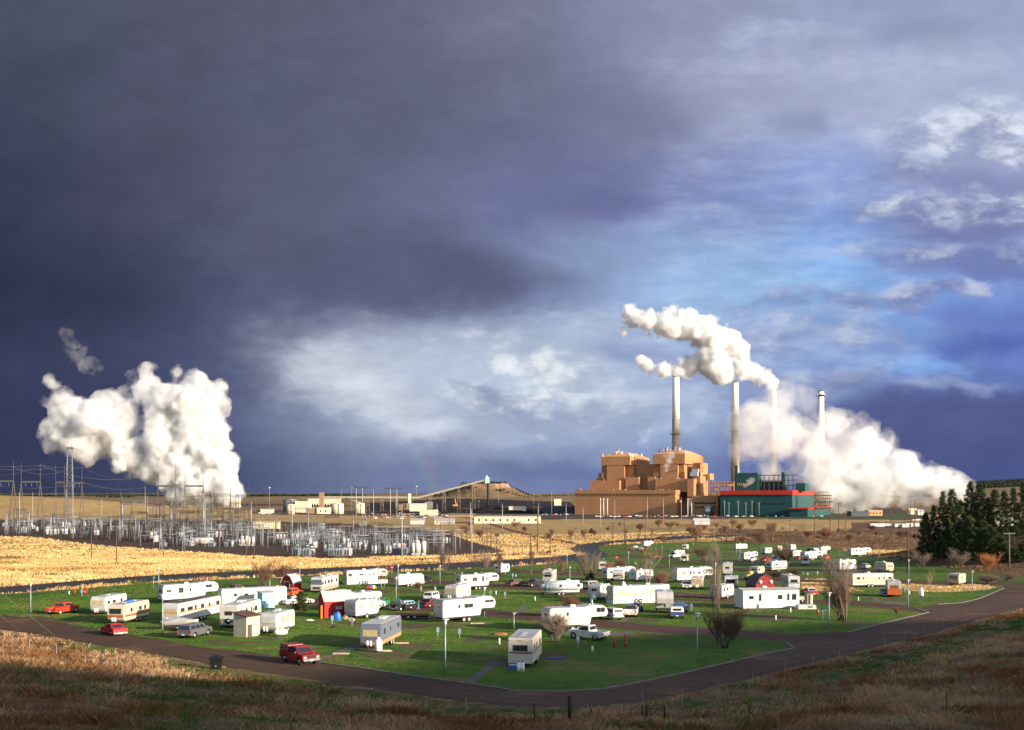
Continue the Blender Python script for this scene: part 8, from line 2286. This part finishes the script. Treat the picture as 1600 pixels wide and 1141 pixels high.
boat(281, 984, 4.6, 0.25, 'white covered boat behind the grey estate car', WHITE, WHITE); boat(1063, 957, 4.6, 2.0, 'white open boat with blue seats beside the blue and white pickup', WHITE, BLUE_ST, True)
p = P(993, 956); root = empty('covered_car', p, 1.2, 'small car under a bright blue cover behind the left pickup', 'covered car'); m = MB(); m.box(-1.9, 1.9, -0.8, 0.8, 0.05, 0.8, 0, 0.08); m.box(-1.2, 0.7, -0.7, 0.7, 0.8, 1.35, 0, 0.2); m.build('cover', smat('blue_tarp', (0.02, 0.07, 0.40), 0.5), root, 0.15, 2)
for s in (-1, 1): m = MB(); m.tube([(s * 1.25, -0.84, 0.3), (s * 1.25, -0.7, 0.3)], 0.3, 12); m.build('wheel', RUB, root)


def blob(name, label, cat, px, py, sx, sy, sz, mat, seed=0, n=14, group=None, dz=0.0, base=None):
    """crumpled heap or tarp"""
    p = base if base is not None else P(px, py); rg = random.Random(seed); m = MB(); m.ball((0, 0, 0), 1, n)
    m.v = [(x * sx * rg.uniform(0.8, 1.15), y * sy * rg.uniform(0.8, 1.15), max(z, -0.25) * sz * rg.uniform(0.8, 1.15) + sz * 0.2) for x, y, z in m.v]
    o = m.build(name, mat); o.location = (p.x, p.y, p.z + dz); return tag(o, label, cat, group)


TARP = smat('blue_tarpaulin', (0.03, 0.16, 0.62), 0.45, var=0.25, scale=3)
blob('tarp_bundle', 'bright blue tarpaulin bundle in front of the red shed', 'tarp', 526.5, 969, 0.65, 0.45, 1.05, TARP, 2)
blob('roof_tarp', 'blue tarpaulin lying on the roof of the cream caravan', 'tarp', 0, 0, 0.75, 0.6, 0.22, TARP, 3, base=Vector((c2.location.x, c2.location.y, c2.location.z + 2.80)))
JUNK = smat('scrap_mixed', (0.40, 0.26, 0.15), 0.8, var=0.7, scale=3); DIRT = smat('red_dirt', (0.30, 0.12, 0.055), 0.95, var=0.3, scale=3)
for i, (px, py, sx, sz, mt, lb_) in enumerate([(539, 968, 0.5, 0.5, JUNK, 'brown scrap heap left of the white caravan nose'), (548, 969.5, 0.6, 0.35, PLY, 'heap of pale boards beside the red shed'), (781, 992, 1.1, 0.25, DIRT, 'small mound of red earth on the near lawn'),
                                               (483, 970, 0.7, 0.2, WHITE, 'crumpled white sheeting on the grass left of the red shed'), (522, 981, 0.5, 0.25, DARK, 'dark bundle on the grass below the red shed'), (602, 1017.5, 0.8, 0.12, PLY, 'strewn pale boards beside the blue-grey caravan'),
                                               (1191, 951, 0.7, 0.35, JUNK, 'dark scrap pile under the left side of the mobile home'), (1240, 949, 0.8, 0.35, JUNK, 'dark scrap pile under the right side of the mobile home'), (560, 1031, 0.0, 0, None, '')]):
    if mt: blob('scrap_heap' if i not in (2,) else 'earth_mound', lb_, 'heap', px, py, sx, sx * 0.6, sz, mt, i + 10)
for i, (px, py, L, a, lb_) in enumerate([(621, 1006, 2.6, 0.05, 'pale pole lying right of the blue-grey caravan'), (533, 1022.5, 1.7, 0.0, 'pale plank lying on the lawn right of the dark red pickup'), (530, 922, 3.0, 0.05, 'pale timber beside the cream motorhome'), (746, 975, 1.8, 0.0, 'pale plank under the large fifth-wheel nose'),
                                         (868, 1029.5, 1.9, 0.1, 'blue pipe right of the nearest caravan'), (918, 946.5, 3.0, 0.0, 'pale board on the grass above the lane'), (1262, 911, 3.0, 0.1, 'tan timber in the dry grass strip')]):
    p = P(px, py); m = MB(); m.box(-L / 2, L / 2, -0.13, 0.13, 0.02, 0.16); o = m.build('timber', BLUE_ST if 'blue pipe' in lb_ else PLY); o.location = p; o.rotation_euler = (0, 0, a); tag(o, lb_, 'timber')
p = P(507, 966); m = MB(); m.box(-0.12, 0.12, -0.1, 0.1, 0, 1.9); o = m.build('marker_board', smat('orange_board', (0.75, 0.25, 0.03), 0.5)); o.location = (p.x - 0.3, p.y - 0.6, p.z); tag(o, 'orange board leaning at the left corner of the red shed', 'board')
# flat red trailer
p = P(643, 967); root = empty('flatbed_trailer', p, 0.04, 'low red flatbed trailer with a long drawbar behind the large fifth-wheel', 'trailer'); m = MB(); m.box(-2.6, 2.6, -1.1, 1.1, 0.55, 0.72); m.build('deck', smat('worn_red_deck', (0.30, 0.05, 0.03), 0.7, dirt=(0.25, 0.16, 0.1)), root)
m = MB(); m.tube([(-2.6, 0, 0.5), (-4.2, 0.2, 0.5)], 0.06, 4); m.build('drawbar', DARK, root); m = MB(); m.box(-2.4, 2.4, -0.95, 0.95, 0.3, 0.54); m.build('frame', DARK, root)
for x in (-0.4, 0.5):
    for s in (-1, 1): wheel(root, x, s * 1.08, 0.3, 0.2)
p = P(1259, 952); root = empty('camper_shell', p, 0.05, 'white pickup canopy lying on the lawn right of the mobile home', 'canopy'); m = MB(); m.box(-1.5, 1.5, -0.8, 0.8, 0.05, 0.75, 0, 0.08); m.build('shell', WHITE, root, 0.05); window(root, (0.5, -0.79, 0.45), 0.7, 0.22, '-y')
p = P(1251, 942); root = empty('utility_cart', p, 0.05, 'tan-topped small cart behind the white canopy', 'cart'); m = MB(); m.box(-1.0, 1.0, -0.6, 0.6, 0.5, 1.1); m.build('box', CREAM, root)
for s in (-1, 1): wheel(root, 0, s * 0.65, 0.3, 0.15)
p = P(1174, 907); root = empty('loader', p, 0.3, 'yellow tractor loader left of the little tan caravan', 'tractor'); m = MB(); m.box(-1.4, 0.9, -0.6, 0.6, 0.6, 1.4); m.box(-0.6, 0.3, -0.5, 0.5, 1.4, 2.2); m.build('body', YEL_ST, root, 0.06); m = MB(); m.tube([(0.8, 0, 1.2), (1.8, 0, 1.4), (2.4, 0, 0.5)], 0.12, 5); m.build('arm', YEL_ST, root)
for x, r_ in ((-0.9, 0.6), (0.7, 0.42)):
    for s in (-1, 1): wheel(root, x, s * 0.75, r_, 0.3)
# swing set
p = P(434, 920); root = empty('swing_set', p, 0.2, 'pale green A-frame swing set among the bare trees', 'swing'); SG = smat('pale_green_tube', (0.45, 0.62, 0.50), 0.5)
for s in (-1, 1): m = MB(); m.tube([(s * 1.6, -1, 0), (s * 1.6, 0, 2.3)], 0.05, 4); m.tube([(s * 1.6, 1, 0), (s * 1.6, 0, 2.3)], 0.05, 4); m.build('leg', SG, root)
m = MB(); m.tube([(-1.6, 0, 2.3), (1.6, 0, 2.3)], 0.05, 4); m.build('top_bar', SG, root)
# toys
TY = [smat('toy_red', (0.6, 0.02, 0.02), 0.4), smat('toy_blue', (0.03, 0.12, 0.5), 0.4), smat('toy_yellow', (0.75, 0.5, 0.03), 0.4)]
for i, (px, py, mt, nm) in enumerate([(575, 921, 0, 'red plastic toy car on the lawn by the pale tree'), (580, 919.5, 1, 'blue plastic toy behind the red one'), (584, 921, 2, 'yellow plastic toy right of the red one')]):
    p = P(px, py); root = empty('toy_car', p, 0.3 * i, nm, 'toy', 'plastic toys'); m = MB(); m.box(-0.5, 0.5, -0.28, 0.28, 0.15, 0.45); m.box(-0.25, 0.25, -0.25, 0.25, 0.45, 0.85, 0, 0.05); m.build('body', TY[mt], root, 0.05)
    for s in (-1, 1): m = MB(); m.tube([(0.3 * s, -0.32, 0.15), (0.3 * s, -0.25, 0.15)], 0.15, 10); m.build('wheel', RUB, root)

# lamp posts: one built, the rest copied
LAMPG = smat('lamp_pole_grey', (0.34, 0.37, 0.40), 0.5, 0.2)
lp = empty('lamp_post', (0, 0, 0), 0, '', 'lamp post', 'lamp posts of the park')
m = MB(); m.tube([(0, 0, 0), (0, 0, 4.55)], [0.075, 0.055], 8); m.build('pole', LAMPG, lp)
m = MB(); m.tube([(0, 0, 4.45), (0, 0, 4.95)], [0.11, 0.17], 10); m.build('lamp_globe', smat('lamp_globe', (0.62, 0.64, 0.66), 0.25), lp)
m = MB(); m.tube([(0, 0, 4.95), (0, 0, 5.02), (0, 0, 5.08)], [0.36, 0.34, 0.08], 14); m.build('lamp_cap', WHITE, lp)
LPS = [(695.7, 1052.5, 966, 'on the near lawn left of centre'), (1089.5, 1034, 957, 'on the near lawn right of centre'), (48, 958, 910, 'at the far left before the red pickup'), (254, 992, 928, 'leaning slightly beside the grey estate car'),
       (248, 921.5, 886, 'by the green street sign at left'), (468.5, 904, 879, 'above the small red barn'), (619, 941, 901, 'left of the dark red saloon'), (622, 919, 882, 'right of the pale bare tree'), (687.5, 914, 883, 'left of the round roadside tree'),
       (757, 965, 917, 'behind the large white fifth-wheel'), (890.4, 912, 885, 'right of the white motorhome with green line'), (886, 890, 866, 'by the far road before the narrow poplars'), (908, 985, 948, 'behind the half hidden caravan'), (982, 882, 862, 'right of the far road junction'),
       (1045.6, 889.6, 867, 'above the OPEN caravan'), (1034.4, 868, 853.5, 'in the farthest rows near the grey car'), (1117.8, 917, 879.5, 'right of the OPEN caravan'), (1156, 878, 860, 'before the tan-striped fifth-wheel'), (1151, 868, 852, 'before the long farthest caravan'),
       (1295.3, 984, 925, 'left of the big cottonwood'), (1519, 928, 891.5, 'right of the small cream and brown caravan'), (1419, 949.5, 905, 'at the foot of the tall dark pole'), (1420, 904, 874, 'behind the tall dark pole'), (803, 985, 957, 'short one on the near lawn, middle of the picture')]
for px, py, tp, lb_ in LPS:
    p = P(px, py); s = 1600 / p.y; put(lp, px, py, 0, (1, 1, (py - tp) / s / 5.05), 'grey lamp post %s' % lb_, 'lamp posts of the park')
r_, H = pole_px(1418.7, 893, 823, BRNP, 0.17, 'utility_pole', 'pole', 'tall dark pole rising above two lamp posts at right'); m = MB(); m.box(-0.05, 0.05, -0.05, 0.05, H - 6, H - 5.5); m.build('bracket', GALV, r_)
r_, H = pole_px(1577, 887, 831, smat('pale_wood_pole', (0.17, 0.14, 0.11), 0.8), 0.2, 'utility_pole', 'pole', 'T-shaped wooden pole on the pine slope', arm=0.4)
# street and stop signs
GSIGN = smat('green_sign', (0.02, 0.25, 0.16), 0.5); SRED = smat('stop_red', (0.60, 0.01, 0.01), 0.4)
for i, (px, py, tp, lb_) in enumerate([(1285.6, 985, 953, 'green street-name sign left of the lamp post on the right lawn'), (240, 921, 902, 'green street-name sign at the far road left'), (943, 888, 872, 'green street-name sign near the road junction')]):
    p = P(px, py); s = 1600 / p.y; H = (py - tp) / s; root = empty('street_sign', p, 0, lb_, 'sign', 'street-name signs'); m = MB(); m.tube([(0, 0, 0), (0, 0, H)], 0.04, 6); m.build('post', LAMPG, root)
    m = MB(); m.box(-0.45, 0.45, -0.015, 0.015, H - 0.22, H); m.build('sign_plate', GSIGN, root); m = MB(); m.box(-0.015, 0.015, -0.45, 0.45, H + 0.01, H + 0.22); m.build('sign_plate', GSIGN, root)
for i, (px, py, tp, lb_) in enumerate([(319.7, 917, 902, 'red stop sign at the far road behind the long fifth-wheel'), (612.5, 902, 884, 'red stop sign at the far road above the brown-lined caravan'), (814, 893, 877, 'red stop sign at the far road near the centre'), (964, 887, 869, 'red stop sign right of the road junction')]):
    p = P(px, py); s = 1600 / p.y; H = (py - tp) / s; root = empty('stop_sign', p, 0, lb_, 'sign', 'stop signs'); m = MB(); m.tube([(0, 0.03, 0), (0, 0.03, H - 0.2)], 0.035, 6); m.build('post', LAMPG, root); z = H - 0.42; r8 = 0.42
    m = MB(); m.prism([(r8 * math.cos(PI / 8 + k * PI / 4), z + r8 * math.sin(PI / 8 + k * PI / 4)) for k in range(8)], -0.012, 0.0); m.build('sign_plate', SRED, root)
    lettering('STOP', 0.3, (0, -0.016, z), (R(90), 0, 0), WHITE, root)
# hook-up pedestals
PEDG = smat('pedestal_grey', (0.20, 0.26, 0.33), 0.5); PEDW = smat('pedestal_white', (0.75, 0.74, 0.70), 0.5)
pd = empty('power_pedestal', (0, 0, 0), 0, '', 'pedestal', 'grey power pedestals'); m = MB(); m.box(-0.06, 0.06, -0.06, 0.06, 0, 0.7); m.build('post', PEDG, pd); m = MB(); m.box(-0.2, 0.2, -0.13, 0.13, 0.55, 1.15, 0, 0.02); m.build('meter_box', PEDG, pd, 0.02)
PDS = [(128, 931), (204, 940.5), (519, 975.5), (550, 978), (562, 917.5), (684, 994.5), (718, 996.5), (658, 925), (680, 926.5), (766, 932.5), (789, 934.5), (801, 903.5), (902.5, 1012), (922, 911), (1080, 955), (1184, 956), (1028, 921), (1142, 905), (1255, 900), (1277, 899), (1414, 926), (1175, 883), (1184, 883), (1019, 883), (957, 884), (1063, 876)]
for i, (px, py) in enumerate(sorted(PDS)): put(pd, px, py, random.uniform(-0.3, 0.3), random.uniform(0.95, 1.1), 'grey power pedestal standing in the lawn, %s' % nth(i, len(PDS)), 'grey power pedestals')
wp = empty('water_post', (0, 0, 0), 0, '', 'post', 'white utility posts'); m = MB(); m.tube([(0, 0, 0), (0, 0, 0.62)], 0.11, 8); m.build('post', PEDW, wp); m = MB(); m.ball((0, 0, 0.62), 0.13, 8); m.build('cap', PEDW, wp)
WPS = [(108, 929), (780, 1007), (925.7, 1019), (836, 938.5), (923, 940), (925, 944), (775, 929), (711, 898), (722, 898), (993, 882), (806, 901.5), (1212, 969), (1235, 957), (1341, 939), (1421, 929), (898, 890), (1083, 851), (1262, 899), (1060, 952.5)]
for i, (px, py) in enumerate(sorted(WPS)): put(wp, px, py, 0, random.uniform(0.9, 1.1), 'short white utility post in the lawn, %s' % nth(i, len(WPS)), 'white utility posts')
rp = empty('red_post', (0, 0, 0), 0, '', 'post', 'red guard posts'); m = MB(); m.tube([(0, 0, 0), (0, 0, 1.15)], 0.10, 8); m.build('post', SRED, rp); m = MB(); m.tube([(0, 0, 1.15), (0, 0, 1.18)], 0.105, 8); m.build('cap', SRED, rp)
for i, (px, py, lb_) in enumerate([(117, 929, 'red guard post at far left'), (135.5, 928, 'red guard post right of the far left hydrant'), (960, 1012.5, 'red guard post left of the near hydrant'), (976.5, 1006, 'red guard post behind the near hydrant'), (683.5, 1002.5, 'short red pipe by the twin pedestals')]):
    put(rp, px, py, 0, 1.0 if i != 4 else 0.5, lb_, 'red guard posts')
hy = empty('fire_hydrant', (0, 0, 0), 0, '', 'hydrant', 'fire hydrants'); m = MB(); m.tube([(0, 0, 0), (0, 0, 0.08)], 0.2, 10); m.tube([(0, 0, 0.08), (0, 0, 0.6), (0, 0, 0.75), (0, 0, 0.82)], [0.14, 0.14, 0.10, 0.04], 10); m.build('barrel', SRED, hy)
m = MB(); m.tube([(-0.24, 0, 0.48), (0.24, 0, 0.48)], 0.07, 8); m.tube([(0, -0.24, 0.42), (0, 0, 0.42)], 0.09, 8); m.build('nozzles', smat('hydrant_green', (0.10, 0.30, 0.20), 0.5), hy)
for px, py, lb_ in ((132.5, 928, 'red fire hydrant at far left between two posts'), (977.7, 1011, 'red fire hydrant on the near lawn'), (1277.6, 959.5, 'red fire hydrant on the right lawn'), (879, 888, 'red fire hydrant by the far lane')): put(hy, px, py, 0.3, 1.0, lb_, 'fire hydrants')
# trash bin
BIN = smat('black_bin', (0.012, 0.012, 0.014), 0.45); p = P(338, 1046); root = empty('trash_bin', p, 0.1, 'black plastic rubbish bin with a wide lid at the near road', 'bin')
m = MB(); m.add([(-0.42, -0.4, 0), (0.42, -0.4, 0), (0.42, 0.4, 0), (-0.42, 0.4, 0), (-0.52, -0.5, 0.95), (0.52, -0.5, 0.95), (0.52, 0.5, 0.95), (-0.52, 0.5, 0.95)], [(0, 3, 2, 1), (4, 5, 6, 7), (0, 1, 5, 4), (1, 2, 6, 5), (2, 3, 7, 6), (3, 0, 4, 7)]); m.build('tub', BIN, root, 0.05)
m = MB(); m.box(-0.62, 0.62, -0.58, 0.58, 0.95, 1.18); m.box(-0.5, 0.5, -0.46, 0.46, 1.18, 1.36, 0, 0.12); m.build('lid', BIN, root, 0.05); m = MB(); m.box(0.0, 0.09, -0.6, -0.5, 0.35, 0.42); m.build('tag', WHITE, root)
# marker stakes and fence
STK = smat('stake_grey', (0.30, 0.27, 0.24), 0.7)
sk = empty('marker_stake', (0, 0, 0), 0, '', 'stake', 'red-topped marker stakes'); m = MB(); m.box(-0.018, 0.018, -0.018, 0.018, 0, 1.05); m.build('post', STK, sk); m = MB(); m.box(-0.022, 0.022, -0.022, 0.022, 1.05, 1.15); m.build('red_tip', SRED, sk)
SKS = [(6, 1001), (46, 1013), (89, 1025), (134, 1040), (182, 1041), (233, 1061), (287.5, 1073), (347.5, 1080), (412, 1094), (481, 1100), (556, 1110), (637, 1112), (729.5, 1114), (1005, 1104), (1066, 1100), (1122, 1082), (1176, 1072), (1226, 1055), (1270, 1041), (1311, 1030.5), (1348.5, 1019.5), (1383, 1008), (1414, 998), (1444, 990), (1474, 981)]
for i, (px, py) in enumerate(SKS):
    o = put(sk, px, py, random.uniform(0, 1), random.uniform(0.9, 1.1), 'thin red-topped marker stake along the near roadside, %s' % nth(i, len(SKS)), 'red-topped marker stakes'); o.rotation_euler.x = random.uniform(-0.06, 0.06); o.rotation_euler.y = random.uniform(-0.1, 0.1)
OLDW = smat('charred_post', (0.035, 0.026, 0.02), 0.9, var=0.4, scale=6)
def fpost(px, py, tp, w, lb_, lean=0.0, mat=OLDW):
    p = P(px, py); s = 1600 / p.y; H = (py - tp) / s + 0.1; m = MB(); m.tube([(0, 0, -0.1), (0.01, 0, H * 0.5), (0, 0, H)], [w / s / 2, w / s / 2 * 0.95, w / s / 2 * 0.88], 7); o = m.build('fence_post', mat); o.location = p; o.rotation_euler = (0, lean, 0); return tag(o, lb_, 'fence post', 'old fence posts'), p, H
fpost(889.5, 1132, 1090, 6.5, 'thickest black fence post at the bottom centre'); _, pa, ha = fpost(926, 1119, 1093, 3.0, 'leaning grey fence post right of the thick black one', -0.28, WOOD)
fpost(1004, 1130, 1104, 2.2, 'thin dark fence post left of the gate pair'); _, pb, hb_ = fpost(1010, 1131, 1105, 4.0, 'left stout post of the short fence brace'); _, pc, hc_ = fpost(1038, 1131, 1105, 3.2, 'right post of the short fence brace')
for i, (px, py, tp) in enumerate([(834.5, 1129, 1103), (1170, 1132, 1102), (1320, 1124, 1091), (1479, 1117, 1084), (895, 1121, 1106)]): fpost(px, py, tp, 1.6 if i else 2.2, 'slim dark fence post in the dry grass, %s' % ('left of the thick black post', 'right of the braced pair', 'on the lower right slope', 'farthest right on the slope', 'short, beside the thick black post')[i])
def rail(a, b, lb_, r=0.045, mat=WOOD): m = MB(); m.tube([a, b], r, 6); o = m.build('fence_rail', mat); return tag(o, lb_, 'fence rail', 'fence rails')
th = P(889.5, 1132); rail(th + Vector((0.08, 0, 0.85)), pa + Vector((-0.15, 0, ha * 0.72)), 'grey slanting rail from the thick post to the leaning post'); rail(pb + Vector((0, 0, hb_ * 0.82)), pc + Vector((0, 0, hc_ * 0.80)), 'thin rail joining the braced pair of posts', 0.03)
# guy wires with yellow guards
ga = P(103, 1007)
wire(at(-40, 894, 60), ga, 0.0, 'guy wire slanting down to the roadside at far left', 0.012, 'guy wires', name='guy_wire'); wire(at(-40, 930, 60), P(32, 986), 0.0, 'lower guy wire crossing the far left road', 0.012, 'guy wires', name='guy_wire')
dv = (at(-40, 894, 60) - ga).normalized(); m = MB(); m.tube([ga + dv * 0.2, ga + dv * 2.6], 0.045, 6); tag(m.build('wire_guard', YEL_ST), 'yellow plastic guard on the slanting guy wire', 'wire guard')
# kerbs
KERB = smat('kerb_concrete', (0.17, 0.15, 0.13), 0.85, var=0.3, scale=1.5, dirt=(0.13, 0.10, 0.08))
def kerb(pts, lb_):
    ps = []
    for a, b in zip(pts[:-1], pts[1:]):
        n = max(int(math.hypot(b[0] - a[0], b[1] - a[1]) / 8), 1)
        for k in range(n): ps.append(P(a[0] + (b[0] - a[0]) * k / n, a[1] + (b[1] - a[1]) * k / n))
    ps.append(P(*pts[-1])); m = MB(); vs = []
    for i, p in enumerate(ps):
        d = (ps[min(i + 1, len(ps) - 1)] - ps[max(i - 1, 0)]); d.z = 0; d.normalize(); q = Vector((-d.y, d.x, 0)) * (0.17 + 0.04 * math.sin(i * 1.7)); z = p.z + 0.08
        vs += [(p.x - q.x, p.y - q.y, p.z - 0.1), (p.x - q.x, p.y - q.y, z), (p.x + q.x, p.y + q.y, z), (p.x + q.x, p.y + q.y, p.z - 0.1)]
    n = len(ps); m.add(vs, [(i * 4 + k, i * 4 + (k + 1) % 4, (i + 1) * 4 + (k + 1) % 4, (i + 1) * 4 + k) for i in range(n - 1) for k in range(4)] + [(3, 2, 1, 0), ((n - 1) * 4, (n - 1) * 4 + 1, (n - 1) * 4 + 2, (n - 1) * 4 + 3)]); o = m.build('kerb', KERB); o['kind'] = 'structure'
kerb([(800, 1079.5), (860, 1081), (940, 1077.5), (1012, 1064), (1087, 1047.5), (1150, 1032.5), (1200, 1021), (1241, 1013), (1229, 1005.5)], ''); kerb([(1324, 988.5), (1340, 984.5), (1385, 972.5), (1424, 963.5), (1450, 957.5), (1431, 951)], ''); kerb([(1464, 944.5), (1503, 942), (1530, 935.5), (1568, 919.5)], '')
kerb([(500, 1035.5), (575, 1046), (650, 1057.5), (775, 1074.5), (798, 1079)], '')

# ------------------------------------------------------------------ people
SKIN = smat('skin', (0.45, 0.25, 0.17), 0.6); HAIR = smat('brown_hair', (0.06, 0.035, 0.02), 0.8); DENIM = smat('blue_clothes', (0.13, 0.25, 0.45), 0.8, var=0.15); ORCL = smat('orange_shirt', (0.55, 0.14, 0.05), 0.8); DKTR = smat('dark_trousers', (0.03, 0.03, 0.035), 0.8)
def person(loc, rz, label, joints, edges, rad, shirt, trousers, head, hands):
    root = empty('person', loc, rz, label, 'person')
    me = bpy.data.meshes.new('body'); me.from_pydata([Vector(j) for j in joints], edges, []); o = bpy.data.objects.new('body', me); COL.objects.link(o); o.parent = root
    for mt in (SKIN, shirt, trousers, DARK): me.materials.append(mt)
    sk_ = o.modifiers.new('skin', 'SKIN'); o.modifiers.new('sub', 'SUBSURF').levels = 1
    for i, r in enumerate(rad): me.skin_vertices[0].data[i].radius = (r, r * (0.72 if i in (0, 1, 2) else 1.0))
    me.skin_vertices[0].data[0].use_root = True
    dg = bpy.context.evaluated_depsgraph_get(); m2 = bpy.data.meshes.new_from_object(o.evaluated_get(dg)); bpy.data.objects.remove(o)
    o = bpy.data.objects.new('body', m2); COL.objects.link(o); o.parent = root; m2.materials.clear()
    for mt in (SKIN, shirt, trousers, DARK): m2.materials.append(mt)
    J = np.array(joints); kind_ = head['kinds']
    for pl_ in m2.polygons:
        c = np.array(pl_.center); i = int(np.argmin(((J - c) ** 2).sum(1))); pl_.material_index = kind_[i]; pl_.use_smooth = True
    hd = Vector(head['pos']); m = MB(); m.ball(hd, 0.115, 12, 0, (0.85, 1.0, 1.22)); f = Vector(head['face'])
    m.ball(hd + f * 0.108 + Vector((0, 0, -0.01)), 0.022, 6, 0)
    for s in (-1, 1): m.ball(hd + Vector((-f.y, f.x, 0)) * s * 0.10, 0.03, 6, 0, (0.6, 0.6, 1)); m.ball(hd + f * 0.098 + Vector((-f.y, f.x, 0)) * s * 0.04 + Vector((0, 0, 0.02)), 0.014, 5, 1)
    m.build('head', [SKIN, HAIR], root); m = MB(); m.ball(hd + Vector((0, 0, 0.035)) - f * 0.02, 0.125, 12, 0, (0.9, 1.0, 1.1)); m.build('hair', HAIR, root)
    for hp, d in hands:
        hp = Vector(hp); d = Vector(d).normalized(); m = MB(); m.tube([hp, hp + d * 0.08], [0.032, 0.042], 6); a = d.orthogonal().normalized()
        for k in range(4): q = hp + d * 0.075 + a * (k - 1.5) * 0.021; m.tube([q, q + d * (0.035 + 0.008 * (k in (1, 2))), q + d * 0.075 + a.cross(d) * 0.02], [0.010, 0.009, 0.007], 5)
        q = hp + d * 0.02 + a * 0.035; m.tube([q, q + a * 0.03 + d * 0.03, q + a * 0.035 + d * 0.06], [0.012, 0.010, 0.008], 5); m.build('hand', SKIN, root)
    return root


K = [2, 1, 1, 0, 2, 2, 3, 3, 2, 2, 3, 3, 1, 1, 0, 1, 1, 0]
# walking right, hands at the head
J1 = [(0, 0, 0.93), (0.02, 0, 1.15), (0.02, 0, 1.38), (0.02, 0, 1.50), (0, 0.1, 0.88), (0.16, 0.11, 0.50), (0.30, 0.11, 0.10), (0.44, 0.11, 0.05), (0, -0.1, 0.88), (-0.14, -0.11, 0.52), (-0.34, -0.11, 0.14), (-0.24, -0.11, 0.05),
      (0.03, 0.19, 1.40), (0.16, 0.40, 1.45), (0.10, 0.20, 1.62), (0.03, -0.19, 1.40), (0.18, -0.40, 1.45), (0.10, -0.20, 1.62)]
E1 = [(0, 1), (1, 2), (2, 3), (0, 4), (4, 5), (5, 6), (6, 7), (0, 8), (8, 9), (9, 10), (10, 11), (2, 12), (12, 13), (13, 14), (2, 15), (15, 16), (16, 17)]
RD = [0.16, 0.15, 0.16, 0.06, 0.10, 0.075, 0.05, 0.045, 0.10, 0.075, 0.05, 0.045, 0.075, 0.05, 0.035, 0.075, 0.05, 0.035]
p = P(653.5, 955.5); person(p, 0.3, 'person in light blue clothes walking behind the large caravan, hands raised to the head', J1, E1, RD, DENIM, DENIM, dict(pos=(0.03, 0, 1.66), face=(1, 0, 0), kinds=K), [((0.10, 0.20, 1.62), (-0.2, -0.5, 0.6)), ((0.10, -0.20, 1.62), (-0.2, 0.5, 0.6))])
# bending over the engine
J2 = [(0, 0, 0.92), (0.14, 0, 1.08), (0.34, 0, 1.20), (0.42, 0, 1.26), (0, 0.1, 0.87), (0.03, 0.11, 0.48), (-0.03, 0.11, 0.10), (0.10, 0.11, 0.05), (0, -0.1, 0.87), (0.0, -0.11, 0.48), (-0.10, -0.11, 0.10), (0.03, -0.11, 0.05),
      (0.34, 0.18, 1.22), (0.45, 0.24, 1.0), (0.62, 0.16, 0.98), (0.34, -0.18, 1.22), (0.46, -0.24, 1.0), (0.62, -0.14, 0.98)]
p = P(633, 954); person(p, 2.6, 'person in an orange shirt leaning over the open engine', J2, E1, RD, ORCL, DKTR, dict(pos=(0.52, 0, 1.34), face=(0.9, 0, -0.2), kinds=K), [((0.62, 0.16, 0.98), (1, -0.1, -0.2)), ((0.62, -0.14, 0.98), (1, 0.1, -0.2))])
